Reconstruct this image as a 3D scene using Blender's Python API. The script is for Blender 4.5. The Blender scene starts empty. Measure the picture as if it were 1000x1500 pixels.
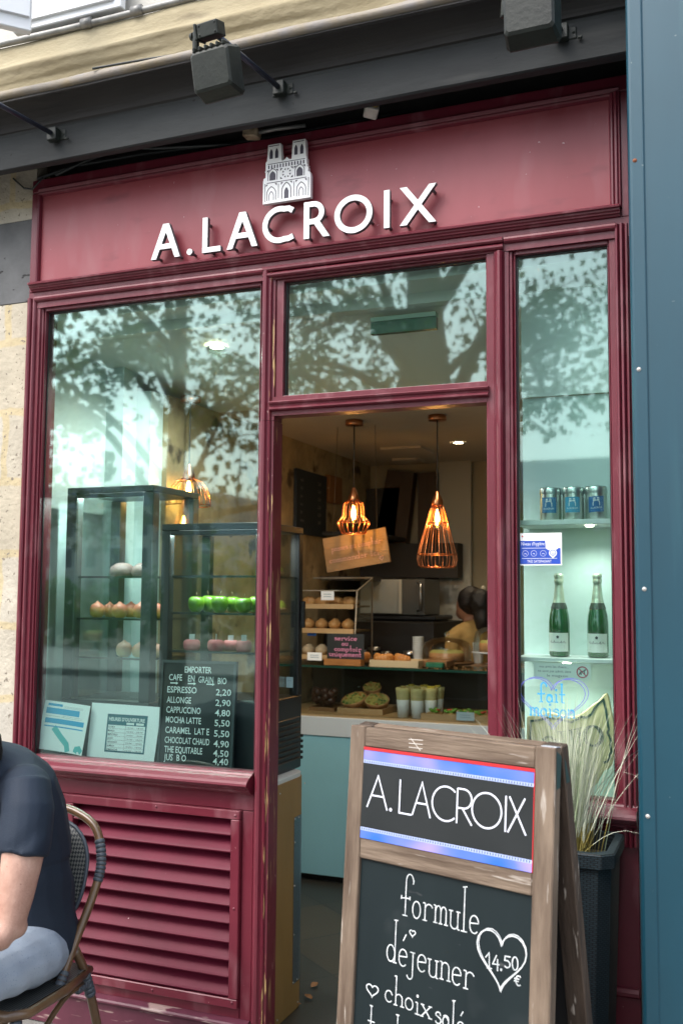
import bpy, bmesh, math, random
from mathutils import Vector, Matrix, noise
random.seed(7)
R = math.radians
S = bpy.context.scene
COL = S.collection

# ------------------------------------------------------------------ camera
CAM = Vector((0.0, -3.6, 1.75))
F_PX = 1460.0                       # focal length in pixels of the 1000 x 1500 photograph
YAW, PITCH, ROLL = R(-21.87627), R(4.74155), R(0.44113)
_f = Vector((math.sin(YAW) * math.cos(PITCH), math.cos(YAW) * math.cos(PITCH), math.sin(PITCH)))
_r = Vector((math.cos(YAW), -math.sin(YAW), 0))
_u = _r.cross(_f)
_r, _u = math.cos(ROLL) * _r + math.sin(ROLL) * _u, -math.sin(ROLL) * _r + math.cos(ROLL) * _u
cd = bpy.data.cameras.new('camera')
cam = bpy.data.objects.new('camera', cd)
COL.objects.link(cam)
cam.matrix_world = Matrix(((_r.x, _u.x, -_f.x, CAM.x), (_r.y, _u.y, -_f.y, CAM.y), (_r.z, _u.z, -_f.z, CAM.z), (0, 0, 0, 1)))
cd.sensor_fit = 'VERTICAL'
cd.sensor_height = 36.0
cd.lens = F_PX / 1500 * 36.0
cd.clip_start = 0.05
cd.clip_end = 2000
cd.dof.use_dof = True
cd.dof.focus_distance = 3.75
cd.dof.aperture_fstop = 3.4
S.camera = cam

# ------------------------------------------------------------------ sky, sun, exposure
SUN_ELEV, SUN_AZ = R(52), R(212)     # azimuth the light comes from, clockwise from +y
w = bpy.data.worlds.new('World')
S.world = w
w.use_nodes = True
nt = w.node_tree
bg = nt.nodes['Background']
sky = nt.nodes.new('ShaderNodeTexSky')
sky.sky_type = 'NISHITA'
sky.sun_disc = False
sky.sun_elevation = SUN_ELEV
sky.sun_rotation = SUN_AZ
sky.dust_density = 3.0
sky.air_density = 1.0
hs = nt.nodes.new('ShaderNodeHueSaturation')
hs.inputs['Saturation'].default_value = 0.45
hs.inputs['Value'].default_value = 1.0
nt.links.new(sky.outputs[0], hs.inputs['Color'])
nt.links.new(hs.outputs[0], bg.inputs['Color'])
bg.inputs['Strength'].default_value = 0.15
sl = bpy.data.lights.new('sun', 'SUN')
sl.energy = 0.5
sl.angle = R(30)
sl.color = (1.0, 0.96, 0.9)
so = bpy.data.objects.new('sun', sl)
COL.objects.link(so)
sd = Vector((math.sin(SUN_AZ) * math.cos(SUN_ELEV), math.cos(SUN_AZ) * math.cos(SUN_ELEV), math.sin(SUN_ELEV)))
so.rotation_euler = sd.to_track_quat('Z', 'Y').to_euler()
so.location = sd * 30
S.view_settings.view_transform = 'Standard'
S.view_settings.look = 'None'
S.view_settings.exposure = 1.8
S.view_settings.gamma = 1.0
S.cycles.use_denoising = True
S.cycles.max_bounces = 10
S.cycles.transparent_max_bounces = 24
S.cycles.diffuse_bounces = 4
S.cycles.glossy_bounces = 4
S.cycles.transmission_bounces = 6
S.cycles.caustics_reflective = False
S.cycles.caustics_refractive = False
S.cycles.sample_clamp_indirect = 6

# ------------------------------------------------------------------ helpers
def ray(px, py):
    return _f + _r * ((px - 500) / F_PX) - _u * ((py - 750) / F_PX)
def aty(px, py, y):
    d = ray(px, py)
    return CAM + d * ((y - CAM.y) / d.y)
def atx(px, py, x):
    d = ray(px, py)
    return CAM + d * ((x - CAM.x) / d.x)
def atz(px, py, z):
    d = ray(px, py)
    return CAM + d * ((z - CAM.z) / d.z)

class MB:
    """collects shapes, then links them as ONE mesh object"""
    def __init__(s):
        s.v, s.f, s.m, s.sm = [], [], [], []
    def add(s, vs, fs, mi=0, smooth=False):
        b = len(s.v)
        s.v += [Vector(p) for p in vs]
        for f in fs:
            s.f.append([b + i for i in f]); s.m.append(mi); s.sm.append(smooth)
        return s
    def box(s, x0, x1, y0, y1, z0, z1, mi=0):
        v = [(x0, y0, z0), (x1, y0, z0), (x1, y1, z0), (x0, y1, z0), (x0, y0, z1), (x1, y0, z1), (x1, y1, z1), (x0, y1, z1)]
        return s.add(v, [(3, 2, 1, 0), (4, 5, 6, 7), (0, 1, 5, 4), (1, 2, 6, 5), (2, 3, 7, 6), (3, 0, 4, 7)], mi)
    def cbox(s, c, sz, rot=None, mi=0):
        M = rot or Matrix.Identity(3)
        c = Vector(c); h = Vector(sz) / 2
        v = [c + M @ Vector((h.x * a, h.y * b, h.z * d)) for a, b, d in
             ((-1, -1, -1), (1, -1, -1), (1, 1, -1), (-1, 1, -1), (-1, -1, 1), (1, -1, 1), (1, 1, 1), (-1, 1, 1))]
        return s.add(v, [(3, 2, 1, 0), (4, 5, 6, 7), (0, 1, 5, 4), (1, 2, 6, 5), (2, 3, 7, 6), (3, 0, 4, 7)], mi)
    def sweep(s, prof, fn, t0, t1, mi=0, closed=True, caps=True):
        """prof: 2D outline; fn(a, b, t) -> point; straight extrusion from t0 to t1"""
        n = len(prof)
        v = [fn(a, b, t0) for a, b in prof] + [fn(a, b, t1) for a, b in prof]
        fs = [(i, (i + 1) % n, n + (i + 1) % n, n + i) for i in range(n if closed else n - 1)]
        if caps and closed:
            fs += [tuple(range(n))[::-1], tuple(range(n, 2 * n))]
        return s.add(v, fs, mi)
    def vprof(s, prof, z0, z1, mi=0):   # (x, y) outline run up z
        return s.sweep(prof, lambda a, b, t: (a, b, t), z0, z1, mi)
    def hprof(s, prof, x0, x1, mi=0):   # (y, z) outline run along x
        return s.sweep(prof, lambda a, b, t: (t, a, b), x0, x1, mi)
    def tube(s, pts, r, n=8, mi=0, caps=True, side=None):
        """pts: centre line; r: radius or list of radius / (ra, rb); side: fixed direction of ra"""
        pts = [Vector(p) for p in pts]
        k = len(pts)
        rs = r if isinstance(r, (list, tuple)) else [r] * k
        prev = None
        v = []
        for i, p in enumerate(pts):
            t = (pts[min(i + 1, k - 1)] - pts[max(i - 1, 0)]).normalized()
            if side is not None:
                a = Vector(side) - t * t.dot(Vector(side))
            elif prev is None:
                a = t.orthogonal()
            else:
                a = prev - t * t.dot(prev)
            a.normalize(); prev = a
            b = t.cross(a)
            ra, rb = rs[i] if isinstance(rs[i], (list, tuple)) else (rs[i], rs[i])
            for j in range(n):
                q = 2 * math.pi * j / n
                v.append(p + a * (ra * math.cos(q)) + b * (rb * math.sin(q)))
        fs = [(i * n + j, i * n + (j + 1) % n, (i + 1) * n + (j + 1) % n, (i + 1) * n + j) for i in range(k - 1) for j in range(n)]
        if caps:
            fs += [tuple(range(n))[::-1], tuple(range((k - 1) * n, k * n))]
        return s.add(v, fs, mi, True)
    def lathe(s, prof, c, n=20, mi=0, axis=None):
        """prof: (radius, height) list; c: base centre"""
        c = Vector(c)
        M = Matrix.Identity(3) if axis is None else Vector(axis).normalized().to_track_quat('Z', 'Y').to_matrix()
        v = [c + M @ Vector((max(r, 1e-5) * math.cos(2 * math.pi * j / n), max(r, 1e-5) * math.sin(2 * math.pi * j / n), h)) for r, h in prof for j in range(n)]
        fs = [(i * n + j, i * n + (j + 1) % n, (i + 1) * n + (j + 1) % n, (i + 1) * n + j) for i in range(len(prof) - 1) for j in range(n)]
        return s.add(v, fs, mi, True)
    def ball(s, c, r, n=14, mi=0, rot=None):
        c = Vector(c)
        r = Vector(r) if isinstance(r, (tuple, list, Vector)) else Vector((r, r, r))
        M = rot or Matrix.Identity(3)
        m = n // 2
        v = []
        for i in range(m + 1):
            t = math.pi * i / m
            for j in range(n):
                q = 2 * math.pi * j / n
                st = max(math.sin(t), 1e-4)
                v.append(c + M @ Vector((r.x * st * math.cos(q), r.y * st * math.sin(q), -r.z * math.cos(t))))
        fs = [(i * n + j, i * n + (j + 1) % n, (i + 1) * n + (j + 1) % n, (i + 1) * n + j) for i in range(m) for j in range(n)]
        return s.add(v, fs, mi, True)
    def poly(s, pts2, fn, depth, mi=0):
        """flat polygon given thickness: fn(a, b, d) -> point, d = 0 at the front"""
        return s.sweep(pts2, fn, 0.0, depth, mi)
    def ribbon(s, pts, wd, fn, depth, mi=0, closed=False):
        """stroke of width wd along 2D points"""
        pts = [Vector(p) for p in pts]
        k = len(pts)
        L, Rr = [], []
        for i, p in enumerate(pts):
            if closed:
                a, b = pts[i - 1], pts[(i + 1) % k]
            else:
                a, b = pts[max(i - 1, 0)], pts[min(i + 1, k - 1)]
            d1 = (p - a).normalized() if (p - a).length > 1e-9 else (b - p).normalized()
            d2 = (b - p).normalized() if (b - p).length > 1e-9 else d1
            n1 = Vector((-d1.y, d1.x)); n2 = Vector((-d2.y, d2.x))
            m = n1 + n2
            m = m.normalized() if m.length > 1e-6 else n1
            sc = wd / 2 / max(0.45, m.dot(n1))
            L.append(p + m * sc); Rr.append(p - m * sc)
        q = k if closed else k - 1
        for i in range(q):
            j = (i + 1) % k
            quad = [Rr[i], Rr[j], L[j], L[i]]
            s.sweep([(a.x, a.y) for a in quad], fn, 0.0, depth, mi)
        return s
    def build(s, name, mats, parent=None, bevel=0, inv=True, segs=1):
        me = bpy.data.meshes.new(name)
        me.from_pydata([tuple(p) for p in s.v], [], s.f)
        for m in (mats if isinstance(mats, (list, tuple)) else [mats]):
            me.materials.append(m)
        me.polygons.foreach_set('material_index', s.m)
        me.polygons.foreach_set('use_smooth', s.sm)
        me.update()
        o = bpy.data.objects.new(name, me)
        COL.objects.link(o)
        if parent is not None:
            o.parent = parent
            if inv:
                o.matrix_parent_inverse = WM(parent).inverted()
        if bevel:
            b = o.modifiers.new('bevel', 'BEVEL')
            b.width = bevel; b.segments = segs; b.limit_method = 'ANGLE'; b.angle_limit = R(50)
        return o

def WM(o):
    m = o.matrix_basis.copy()
    if o.parent is not None:
        m = WM(o.parent) @ o.matrix_parent_inverse @ m
    return m
def tag(o, label=None, cat=None, group=None, kind=None):
    if label: o['label'] = label
    if cat: o['category'] = cat
    if group: o['group'] = group
    if kind: o['kind'] = kind
    return o
def thing(name, label, cat, loc=(0, 0, 0), rz=0, group=None):
    o = bpy.data.objects.new(name, None)
    o.empty_display_size = 0.1
    COL.objects.link(o)
    o.location = loc
    o.rotation_euler = (0, 0, rz)
    return tag(o, label, cat, group)
def dup(root, loc, label=None, rz=None, scale=None):
    kids = [k for k in bpy.data.objects if k.parent == root]
    c = root.copy(); COL.objects.link(c)
    c.location = loc
    if rz is not None: c.rotation_euler = (0, 0, rz)
    if scale: c.scale = (scale,) * 3
    if label: c['label'] = label
    for k in kids:
        d = k.copy(); COL.objects.link(d); d.parent = c
        for g in [q for q in bpy.data.objects if q.parent == k]:
            e = g.copy(); COL.objects.link(e); e.parent = d
    return c
def remesh(mb, name, mat, parent, vox=0.012, smooth=6, noise_amp=0.0, noise_scale=8):
    """joins the collected shapes into one continuous smooth skin"""
    tmp = mb.build(name + '_tmp', mat)
    md = tmp.modifiers.new('r', 'REMESH'); md.mode = 'VOXEL'; md.voxel_size = vox; md.use_smooth_shade = True
    sm = tmp.modifiers.new('s', 'SMOOTH'); sm.factor = 0.5; sm.iterations = smooth
    dg = bpy.context.evaluated_depsgraph_get()
    me = bpy.data.meshes.new_from_object(tmp.evaluated_get(dg))
    me.name = name
    bpy.data.objects.remove(tmp)
    if noise_amp:
        for vtx in me.vertices:
            n = noise.noise(vtx.co * noise_scale) + 0.5 * noise.noise(vtx.co * noise_scale * 2.3)
            vtx.co += vtx.normal * (n * noise_amp)
    for p in me.polygons: p.use_smooth = True
    me.materials.clear(); me.materials.append(mat)
    o = bpy.data.objects.new(name, me); COL.objects.link(o)
    if parent is not None:
        o.parent = parent; o.matrix_parent_inverse = WM(parent).inverted()
    return o

# ------------------------------------------------------------------ text
_tc = {}
def text_shape(t, fat=0.0):
    key = (t, fat)
    if key not in _tc:
        c = bpy.data.curves.new('t', 'FONT')
        c.body = t; c.size = 1.0; c.resolution_u = 2; c.offset = fat
        o = bpy.data.objects.new('t', c); COL.objects.link(o)
        dg = bpy.context.evaluated_depsgraph_get()
        me = bpy.data.meshes.new_from_object(o.evaluated_get(dg))
        vs = [(v.co.x, v.co.y) for v in me.vertices]; fs = [tuple(p.vertices) for p in me.polygons]
        bpy.data.objects.remove(o); bpy.data.curves.remove(c); bpy.data.meshes.remove(me)
        xs = [v[0] for v in vs] or [0, 1]
        _tc[key] = (vs, fs, min(xs), max(xs))
    return _tc[key]
def put_text(mb, t, fn, x, y, h, width=None, align='l', mi=0, off=0.0, fat=0.0):
    """flat lettering: cap height h, baseline at (x, y) in the surface's own 2D frame"""
    vs, fs, a, b = text_shape(t, fat)
    cap = 0.70
    sy = h / cap
    sx = sy if width is None else width / (b - a)
    w_ = (b - a) * sx
    x0 = x if align == 'l' else (x - w_ / 2 if align == 'c' else x - w_)
    mb.add([fn(x0 + (p[0] - a) * sx, y + p[1] * sy, off) for p in vs], fs, mi)
    return w_

# ------------------------------------------------------------------ materials
def mat(name, col, rough=0.6, metal=0.0, var=0.0, vscale=6.0, bump=0.0, bscale=60.0, col2=None, stretch=(1, 1, 1), coat=0.0, spec=0.5, emit=None, estr=0.0, detail=5.0, rvar=0.0):
    m = bpy.data.materials.new(name); m.use_nodes = True
    t = m.node_tree; p = t.nodes['Principled BSDF']
    p.inputs['Base Color'].default_value = (*col, 1)
    p.inputs['Roughness'].default_value = rough
    p.inputs['Metallic'].default_value = metal
    p.inputs['Specular IOR Level'].default_value = spec
    if coat:
        p.inputs['Coat Weight'].default_value = coat; p.inputs['Coat Roughness'].default_value = 0.15
    if emit:
        p.inputs['Emission Color'].default_value = (*emit, 1); p.inputs['Emission Strength'].default_value = estr
    if var or bump or col2 or rvar:
        tc = t.nodes.new('ShaderNodeTexCoord'); mp = t.nodes.new('ShaderNodeMapping')
        mp.inputs['Scale'].default_value = stretch
        t.links.new(tc.outputs['Object'], mp.inputs[0])
        if var or col2 or rvar:
            n = t.nodes.new('ShaderNodeTexNoise'); n.inputs['Scale'].default_value = vscale
            n.inputs['Detail'].default_value = detail; n.inputs['Roughness'].default_value = 0.6
            t.links.new(mp.outputs[0], n.inputs['Vector'])
            rp = t.nodes.new('ShaderNodeValToRGB')
            rp.color_ramp.elements[0].position = 0.32; rp.color_ramp.elements[1].position = 0.68
            c2 = col2 or tuple(min(1, c * (1 + var)) for c in col)
            c1 = col if col2 else tuple(c * (1 - var) for c in col)
            rp.color_ramp.elements[0].color = (*c1, 1); rp.color_ramp.elements[1].color = (*c2, 1)
            t.links.new(n.outputs['Fac'], rp.inputs[0])
            t.links.new(rp.outputs[0], p.inputs['Base Color'])
            if rvar:
                mr = t.nodes.new('ShaderNodeMapRange')
                mr.inputs['To Min'].default_value = rough - rvar; mr.inputs['To Max'].default_value = rough + rvar
                t.links.new(n.outputs['Fac'], mr.inputs['Value']); t.links.new(mr.outputs[0], p.inputs['Roughness'])
        if bump:
            n2 = t.nodes.new('ShaderNodeTexNoise'); n2.inputs['Scale'].default_value = bscale; n2.inputs['Detail'].default_value = 4
            t.links.new(mp.outputs[0], n2.inputs['Vector'])
            b = t.nodes.new('ShaderNodeBump'); b.inputs['Strength'].default_value = bump; b.inputs['Distance'].default_value = 0.01
            t.links.new(n2.outputs['Fac'], b.inputs['Height']); t.links.new(b.outputs[0], p.inputs['Normal'])
    return m
def nodes(m):
    return m.node_tree, m.node_tree.nodes['Principled BSDF']
def speckle(m, col, scale, thresh, stretch=(1, 1, 1), detail=3, soft=0.02, gate=None):
    """mixes spots of wear or pores over a material's base colour"""
    t, p = nodes(m)
    tc = t.nodes.new('ShaderNodeTexCoord'); mp = t.nodes.new('ShaderNodeMapping')
    mp.inputs['Scale'].default_value = stretch
    t.links.new(tc.outputs['Object'], mp.inputs[0])
    n = t.nodes.new('ShaderNodeTexNoise'); n.inputs['Scale'].default_value = scale; n.inputs['Detail'].default_value = detail
    t.links.new(mp.outputs[0], n.inputs['Vector'])
    mr = t.nodes.new('ShaderNodeMapRange')
    mr.inputs['From Min'].default_value = thresh; mr.inputs['From Max'].default_value = thresh + soft
    t.links.new(n.outputs['Fac'], mr.inputs['Value'])
    fac = mr.outputs[0]
    if gate:     # (axis, a, b, softness): only between a and b along one object axis
        ax, a, b, sf = gate
        sp = t.nodes.new('ShaderNodeSeparateXYZ'); t.links.new(tc.outputs['Object'], sp.inputs[0])
        g1 = t.nodes.new('ShaderNodeMapRange'); g1.inputs['From Min'].default_value = a; g1.inputs['From Max'].default_value = a + sf
        g2 = t.nodes.new('ShaderNodeMapRange'); g2.inputs['From Min'].default_value = b; g2.inputs['From Max'].default_value = b - sf
        t.links.new(sp.outputs[ax], g1.inputs['Value']); t.links.new(sp.outputs[ax], g2.inputs['Value'])
        m1 = t.nodes.new('ShaderNodeMath'); m1.operation = 'MULTIPLY'
        t.links.new(g1.outputs[0], m1.inputs[0]); t.links.new(g2.outputs[0], m1.inputs[1])
        m2 = t.nodes.new('ShaderNodeMath'); m2.operation = 'MULTIPLY'
        t.links.new(fac, m2.inputs[0]); t.links.new(m1.outputs[0], m2.inputs[1])
        fac = m2.outputs[0]
    mx = t.nodes.new('ShaderNodeMix'); mx.data_type = 'RGBA'
    src = p.inputs['Base Color']
    if src.links:
        t.links.new(src.links[0].from_socket, mx.inputs[6])
    else:
        mx.inputs[6].default_value = src.default_value
    mx.inputs[7].default_value = (*col, 1)
    t.links.new(fac, mx.inputs[0]); t.links.new(mx.outputs[2], src)
    return m
def glass(name, tint, refl=1.0, ior=1.5, wave=0.0, rough=0.0, base=0.0, gcol=(0.95, 1, 0.99)):
    """a thin pane: tinted see-through, mirror reflection rising towards grazing"""
    m = bpy.data.materials.new(name); m.use_nodes = True
    t = m.node_tree; t.nodes.clear()
    out = t.nodes.new('ShaderNodeOutputMaterial'); mx = t.nodes.new('ShaderNodeMixShader')
    tr = t.nodes.new('ShaderNodeBsdfTransparent'); tr.inputs[0].default_value = (*tint, 1)
    gl = t.nodes.new('ShaderNodeBsdfGlossy'); gl.inputs['Roughness'].default_value = rough
    gl.inputs['Color'].default_value = (*gcol, 1)
    fr = t.nodes.new('ShaderNodeFresnel'); fr.inputs['IOR'].default_value = ior
    ml = t.nodes.new('ShaderNodeMath'); ml.operation = 'MULTIPLY_ADD'; ml.use_clamp = True; ml.inputs[1].default_value = refl; ml.inputs[2].default_value = base
    t.links.new(fr.outputs[0], ml.inputs[0]); t.links.new(ml.outputs[0], mx.inputs[0])
    t.links.new(tr.outputs[0], mx.inputs[1]); t.links.new(gl.outputs[0], mx.inputs[2]); t.links.new(mx.outputs[0], out.inputs[0])
    if wave:
        tc = t.nodes.new('ShaderNodeTexCoord'); n = t.nodes.new('ShaderNodeTexNoise'); n.inputs['Scale'].default_value = 2.2; n.inputs['Detail'].default_value = 1
        t.links.new(tc.outputs['Object'], n.inputs['Vector'])
        b = t.nodes.new('ShaderNodeBump'); b.inputs['Strength'].default_value = wave; b.inputs['Distance'].default_value = 0.004
        t.links.new(n.outputs['Fac'], b.inputs['Height']); t.links.new(b.outputs[0], gl.inputs['Normal']); t.links.new(b.outputs[0], fr.inputs['Normal'])
    return m

PAINT = mat('burgundy_paint', (0.132, 0.015, 0.028), 0.36, var=0.10, vscale=3.0, bump=0.08, bscale=25, rvar=0.03)
PANEL = mat('faded_burgundy_paint', (0.235, 0.037, 0.050), 0.42, col2=(0.300, 0.058, 0.074), vscale=2.2, bump=0.12, bscale=14, stretch=(1, 1, 0.35), rvar=0.08)
speckle(PANEL, (0.31, 0.11, 0.125), 5, 0.56, soft=0.25, stretch=(1, 1, .4))
speckle(PANEL, (0.17, 0.03, 0.045), 9, 0.58, soft=0.2, stretch=(.5, 1, 1.2))
speckle(PANEL, (0.45, 0.24, 0.26), 60, 0.74, soft=0.03)
speckle(PAINT, (0.24, 0.095, 0.11), 11, 0.55, soft=0.25, stretch=(1, 1, .35))
speckle(PAINT, (0.38, 0.22, 0.20), 70, 0.755, soft=0.02)
SLAT = mat('burgundy_slat_paint', (0.104, 0.007, 0.022), 0.5, spec=0.2, var=0.12, vscale=5, bump=0.08, bscale=30)
speckle(SLAT, (0.42, 0.30, 0.30), 55, 0.76, soft=0.02)
WORN = mat('worn_burgundy_paint', (0.132, 0.015, 0.028), 0.37, var=0.13, vscale=3.0, bump=0.10, bscale=25)
speckle(WORN, (0.50, 0.33, 0.14), 60, 0.60, stretch=(1.6, 1.6, 0.10), soft=0.03, gate=(0, -1.762, -1.744, 0.003))
speckle(WORN, (0.40, 0.27, 0.24), 60, 0.72, stretch=(1, 1, 0.4), soft=0.02)
GREYB = mat('weathered_grey_paint', (0.020, 0.022, 0.023), 0.75, spec=0.3, col2=(0.038, 0.042, 0.043), vscale=4, bump=0.25, bscale=30, stretch=(0.35, 1, 1))
speckle(GREYB, (0.065, 0.065, 0.062), 6, 0.60, soft=0.2, stretch=(.2, 1, 1.5))
speckle(GREYB, (0.012, 0.012, 0.012), 30, 0.72, soft=0.02)
CREAM = mat('cream_limestone', (0.27, 0.225, 0.135), 0.9, col2=(0.37, 0.32, 0.21), vscale=5, bump=0.5, bscale=45, stretch=(0.5, 1, 1))
speckle(CREAM, (0.14, 0.11, 0.07), 7, 0.62, stretch=(0.3, 1, 1), soft=0.15)
LEAD = mat('grey_lead_flashing', (0.21, 0.195, 0.19), 0.65, col2=(0.23, 0.185, 0.115), vscale=8, bump=0.2)
PIPE = mat('grey_metal_pipe', (0.22, 0.22, 0.21), 0.5, metal=0.4, var=0.3, vscale=12)
WHITE = mat('white_painted_wood', (0.74, 0.77, 0.80), 0.5, var=0.05)
DARKBAND = mat('dark_grey_render', (0.075, 0.078, 0.080), 0.8, col2=(0.13, 0.132, 0.135), vscale=5, bump=0.3, bscale=18)
speckle(DARKBAND, (0.015, 0.015, 0.015), 12, 0.66, stretch=(1, 1, 2.5), soft=0.02)
SIGNW = mat('white_enamel', (0.86, 0.87, 0.88), 0.35)
SIGNE = mat('grey_sign_edge', (0.10, 0.11, 0.12), 0.5)
INLAY = mat('dark_slate_cutout', (0.045, 0.04, 0.065), 0.5)
BRONZE = mat('weathered_bronze_housing', (0.007, 0.010, 0.009), 0.5, spec=0.35, col2=(0.022, 0.027, 0.022), vscale=7, bump=0.12, bscale=70)
ARM = mat('dark_blue_grey_tube', (0.045, 0.055, 0.08), 0.35, metal=0.5, var=0.2)
RUST = mat('rust', (0.22, 0.07, 0.03), 0.8, var=0.3)
BLACK = mat('black_plastic', (0.012, 0.012, 0.013), 0.45)
BLUEP = mat('petrol_blue_paint', (0.007, 0.054, 0.083), 0.38, var=0.16, vscale=1.4, bump=0.10, bscale=3, stretch=(1, 1, .4))
speckle(BLUEP, (0.02, 0.085, 0.11), 4, 0.56, soft=0.2, stretch=(2.5, 1, .15))
speckle(BLUEP, (0.12, 0.17, 0.18), 45, 0.74, soft=0.03)
STEEL = mat('brushed_steel', (0.55, 0.55, 0.54), 0.3, metal=1.0, var=0.08, vscale=60, stretch=(1, 1, 0.05))
GLASSW = glass('shop_glass', (0.885, 0.992, 0.970), refl=0.7, base=0.045, wave=0.10, rough=0.026, gcol=(0.80, 1.0, 0.95))
GLASSC = glass('clear_glass', (0.965, 0.99, 0.983), refl=0.6)
DOMEG = glass('dome_glass', (0.985, 0.99, 0.985), refl=0.7)

# ================================================================== the setting
def plane(name, x0, x1, y0, y1, z, m, kind='structure'):
    o = MB().add([(x0, y0, z), (x1, y0, z), (x1, y1, z), (x0, y1, z)], [(0, 1, 2, 3)]).build(name, m)
    return tag(o, kind=kind)
PAVE = mat('grey_paving', (0.20, 0.195, 0.18), 0.8, var=0.2, vscale=3, bump=0.3, bscale=20)
ASPH = mat('pale_worn_asphalt', (0.11, 0.11, 0.108), 0.85, var=0.2, vscale=2, bump=0.3, bscale=80)
EARTH = mat('earth', (0.10, 0.09, 0.06), 0.9, var=0.3, vscale=1)
plane('ground', -400, 400, -500, 300, -0.16, EARTH)
plane('road', -200, 200, -15.5, -5.6, -0.13, ASPH)
tag(MB().box(-60, 60, -5.6, 0.03, -0.15, -0.06).build('pavement', PAVE), kind='structure')
tag(MB().box(-120, 120, -23.0, -15.5, -0.15, 0.01).build('far_pavement', PAVE), kind='structure')

# interior shell
TILE = mat('dark_stone_tiles', (0.055, 0.052, 0.042), 0.42, var=0.3, vscale=1.3, bump=0.05)
t_, p_ = nodes(TILE)
tc = t_.nodes.new('ShaderNodeTexCoord'); mp = t_.nodes.new('ShaderNodeMapping'); mp.inputs['Rotation'].default_value = (0, 0, R(38))
br = t_.nodes.new('ShaderNodeTexBrick'); br.inputs['Scale'].default_value = 2.1; br.offset = 0.0
br.inputs['Brick Width'].default_value = 1.0; br.inputs['Row Height'].default_value = 1.0; br.inputs['Mortar Size'].default_value = 0.012
br.inputs['Color1'].default_value = (0.030, 0.030, 0.026, 1); br.inputs['Color2'].default_value = (0.055, 0.043, 0.027, 1); br.inputs['Mortar'].default_value = (0.02, 0.02, 0.018, 1)
t_.links.new(tc.outputs['Object'], mp.inputs[0]); t_.links.new(mp.outputs[0], br.inputs['Vector']); t_.links.new(br.outputs[0], p_.inputs['Base Color'])
PLASTER = mat('pale_aqua_plaster', (0.50, 0.62, 0.61), 0.8, var=0.03, vscale=2)
BEIGE = mat('beige_plaster', (0.40, 0.36, 0.26), 0.85, var=0.08, vscale=2)
CEIL = mat('ceiling_white', (0.55, 0.50, 0.42), 0.9, var=0.03)
RUBBLE = mat('rubble_stone', (0.22, 0.17, 0.095), 0.9, col2=(0.38, 0.30, 0.17), vscale=6, bump=1.0, bscale=9)
speckle(RUBBLE, (0.07, 0.05, 0.03), 5, 0.58, soft=0.08)
DARKW = mat('dark_timber', (0.035, 0.020, 0.012), 0.6, col2=(0.07, 0.04, 0.022), vscale=7, stretch=(1, 1, 0.2), bump=0.2)
tag(MB().box(-3.2, 0.35, 0.03, 6.4, -0.15, 0.004).build('interior_floor', TILE), kind='structure')
cl = MB().box(-3.2, 0.35, 1.45, 6.4, 2.80, 2.95)
cl.box(-3.2, 0.35, 0.10, 0.72, 3.00, 3.05, 1)          # shop window bay
cl.add([(-3.2, 0.33, 2.953), (0.35, 0.33, 2.953), (0.35, 1.45, 2.80), (-3.2, 1.45, 2.80)], [(0, 1, 2, 3)], 1)
cl.box(-3.2, 0.35, 0.27, 0.33, 2.955, 3.0, 1)          # bulkhead band
tag(cl.build('ceiling', [CEIL, mat('bay_white', (0.78, 0.82, 0.78), 0.8)]), kind='structure')
iw = MB()
iw.box(-3.20, -3.02, 0.10, 0.66, 0, 3.0, 0)         # pale side wall of the window bay
iw.box(-3.20, -2.915, 0.66, 0.78, 0, 3.0, 0)        # pilaster
iw.box(-3.20, -2.83, 0.78, 0.90, 0, 2.8, 0)
iw.box(-3.20, -2.80, 0.90, 4.0, 0, 2.8, 1)          # rubble wall
iw.box(-3.2, -1.55, 4.0, 4.1, 0, 2.8, 2)            # back wall
iw.box(-1.25, 0.35, 4.0, 4.1, 0, 2.8, 2)
iw.box(-1.6, -1.2, 6.3, 6.4, 0, 2.8, 2)
iw.box(-1.62, -1.55, 4.1, 6.4, 0, 2.8, 2); iw.box(-1.25, -1.18, 4.1, 6.4, 0, 2.8, 2)
iw.box(0.30, 0.35, 0.10, 4.0, 0, 3.0, 0)
tag(iw.build('interior_wall', [PLASTER, RUBBLE, BEIGE]), kind='structure')

# ------------------------------------------------------------------ the stone building over and beside the shop
LIME = mat('limestone_blocks', (0.5, 0.46, 0.38), 0.9, bump=0.55, bscale=38)
t_, p_ = nodes(LIME)
tc = t_.nodes.new('ShaderNodeTexCoord'); sx = t_.nodes.new('ShaderNodeSeparateXYZ'); cx = t_.nodes.new('ShaderNodeCombineXYZ')
t_.links.new(tc.outputs['Object'], sx.inputs[0]); t_.links.new(sx.outputs[0], cx.inputs[0]); t_.links.new(sx.outputs[2], cx.inputs[1])
nz = t_.nodes.new('ShaderNodeTexNoise'); nz.inputs['Scale'].default_value = 7; nz.inputs['Detail'].default_value = 3
mv = t_.nodes.new('ShaderNodeVectorMath'); mv.operation = 'SCALE'; mv.inputs['Scale'].default_value = 0.05
av = t_.nodes.new('ShaderNodeVectorMath'); av.operation = 'ADD'
t_.links.new(tc.outputs['Object'], nz.inputs['Vector']); t_.links.new(nz.outputs['Color'], mv.inputs[0]); t_.links.new(cx.outputs[0], av.inputs[0]); t_.links.new(mv.outputs[0], av.inputs[1])
br = t_.nodes.new('ShaderNodeTexBrick'); br.inputs['Scale'].default_value = 1.0
br.inputs['Brick Width'].default_value = 0.62; br.inputs['Row Height'].default_value = 0.325; br.inputs['Mortar Size'].default_value = 0.024; br.inputs['Mortar Smooth'].default_value = 0.5
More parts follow.
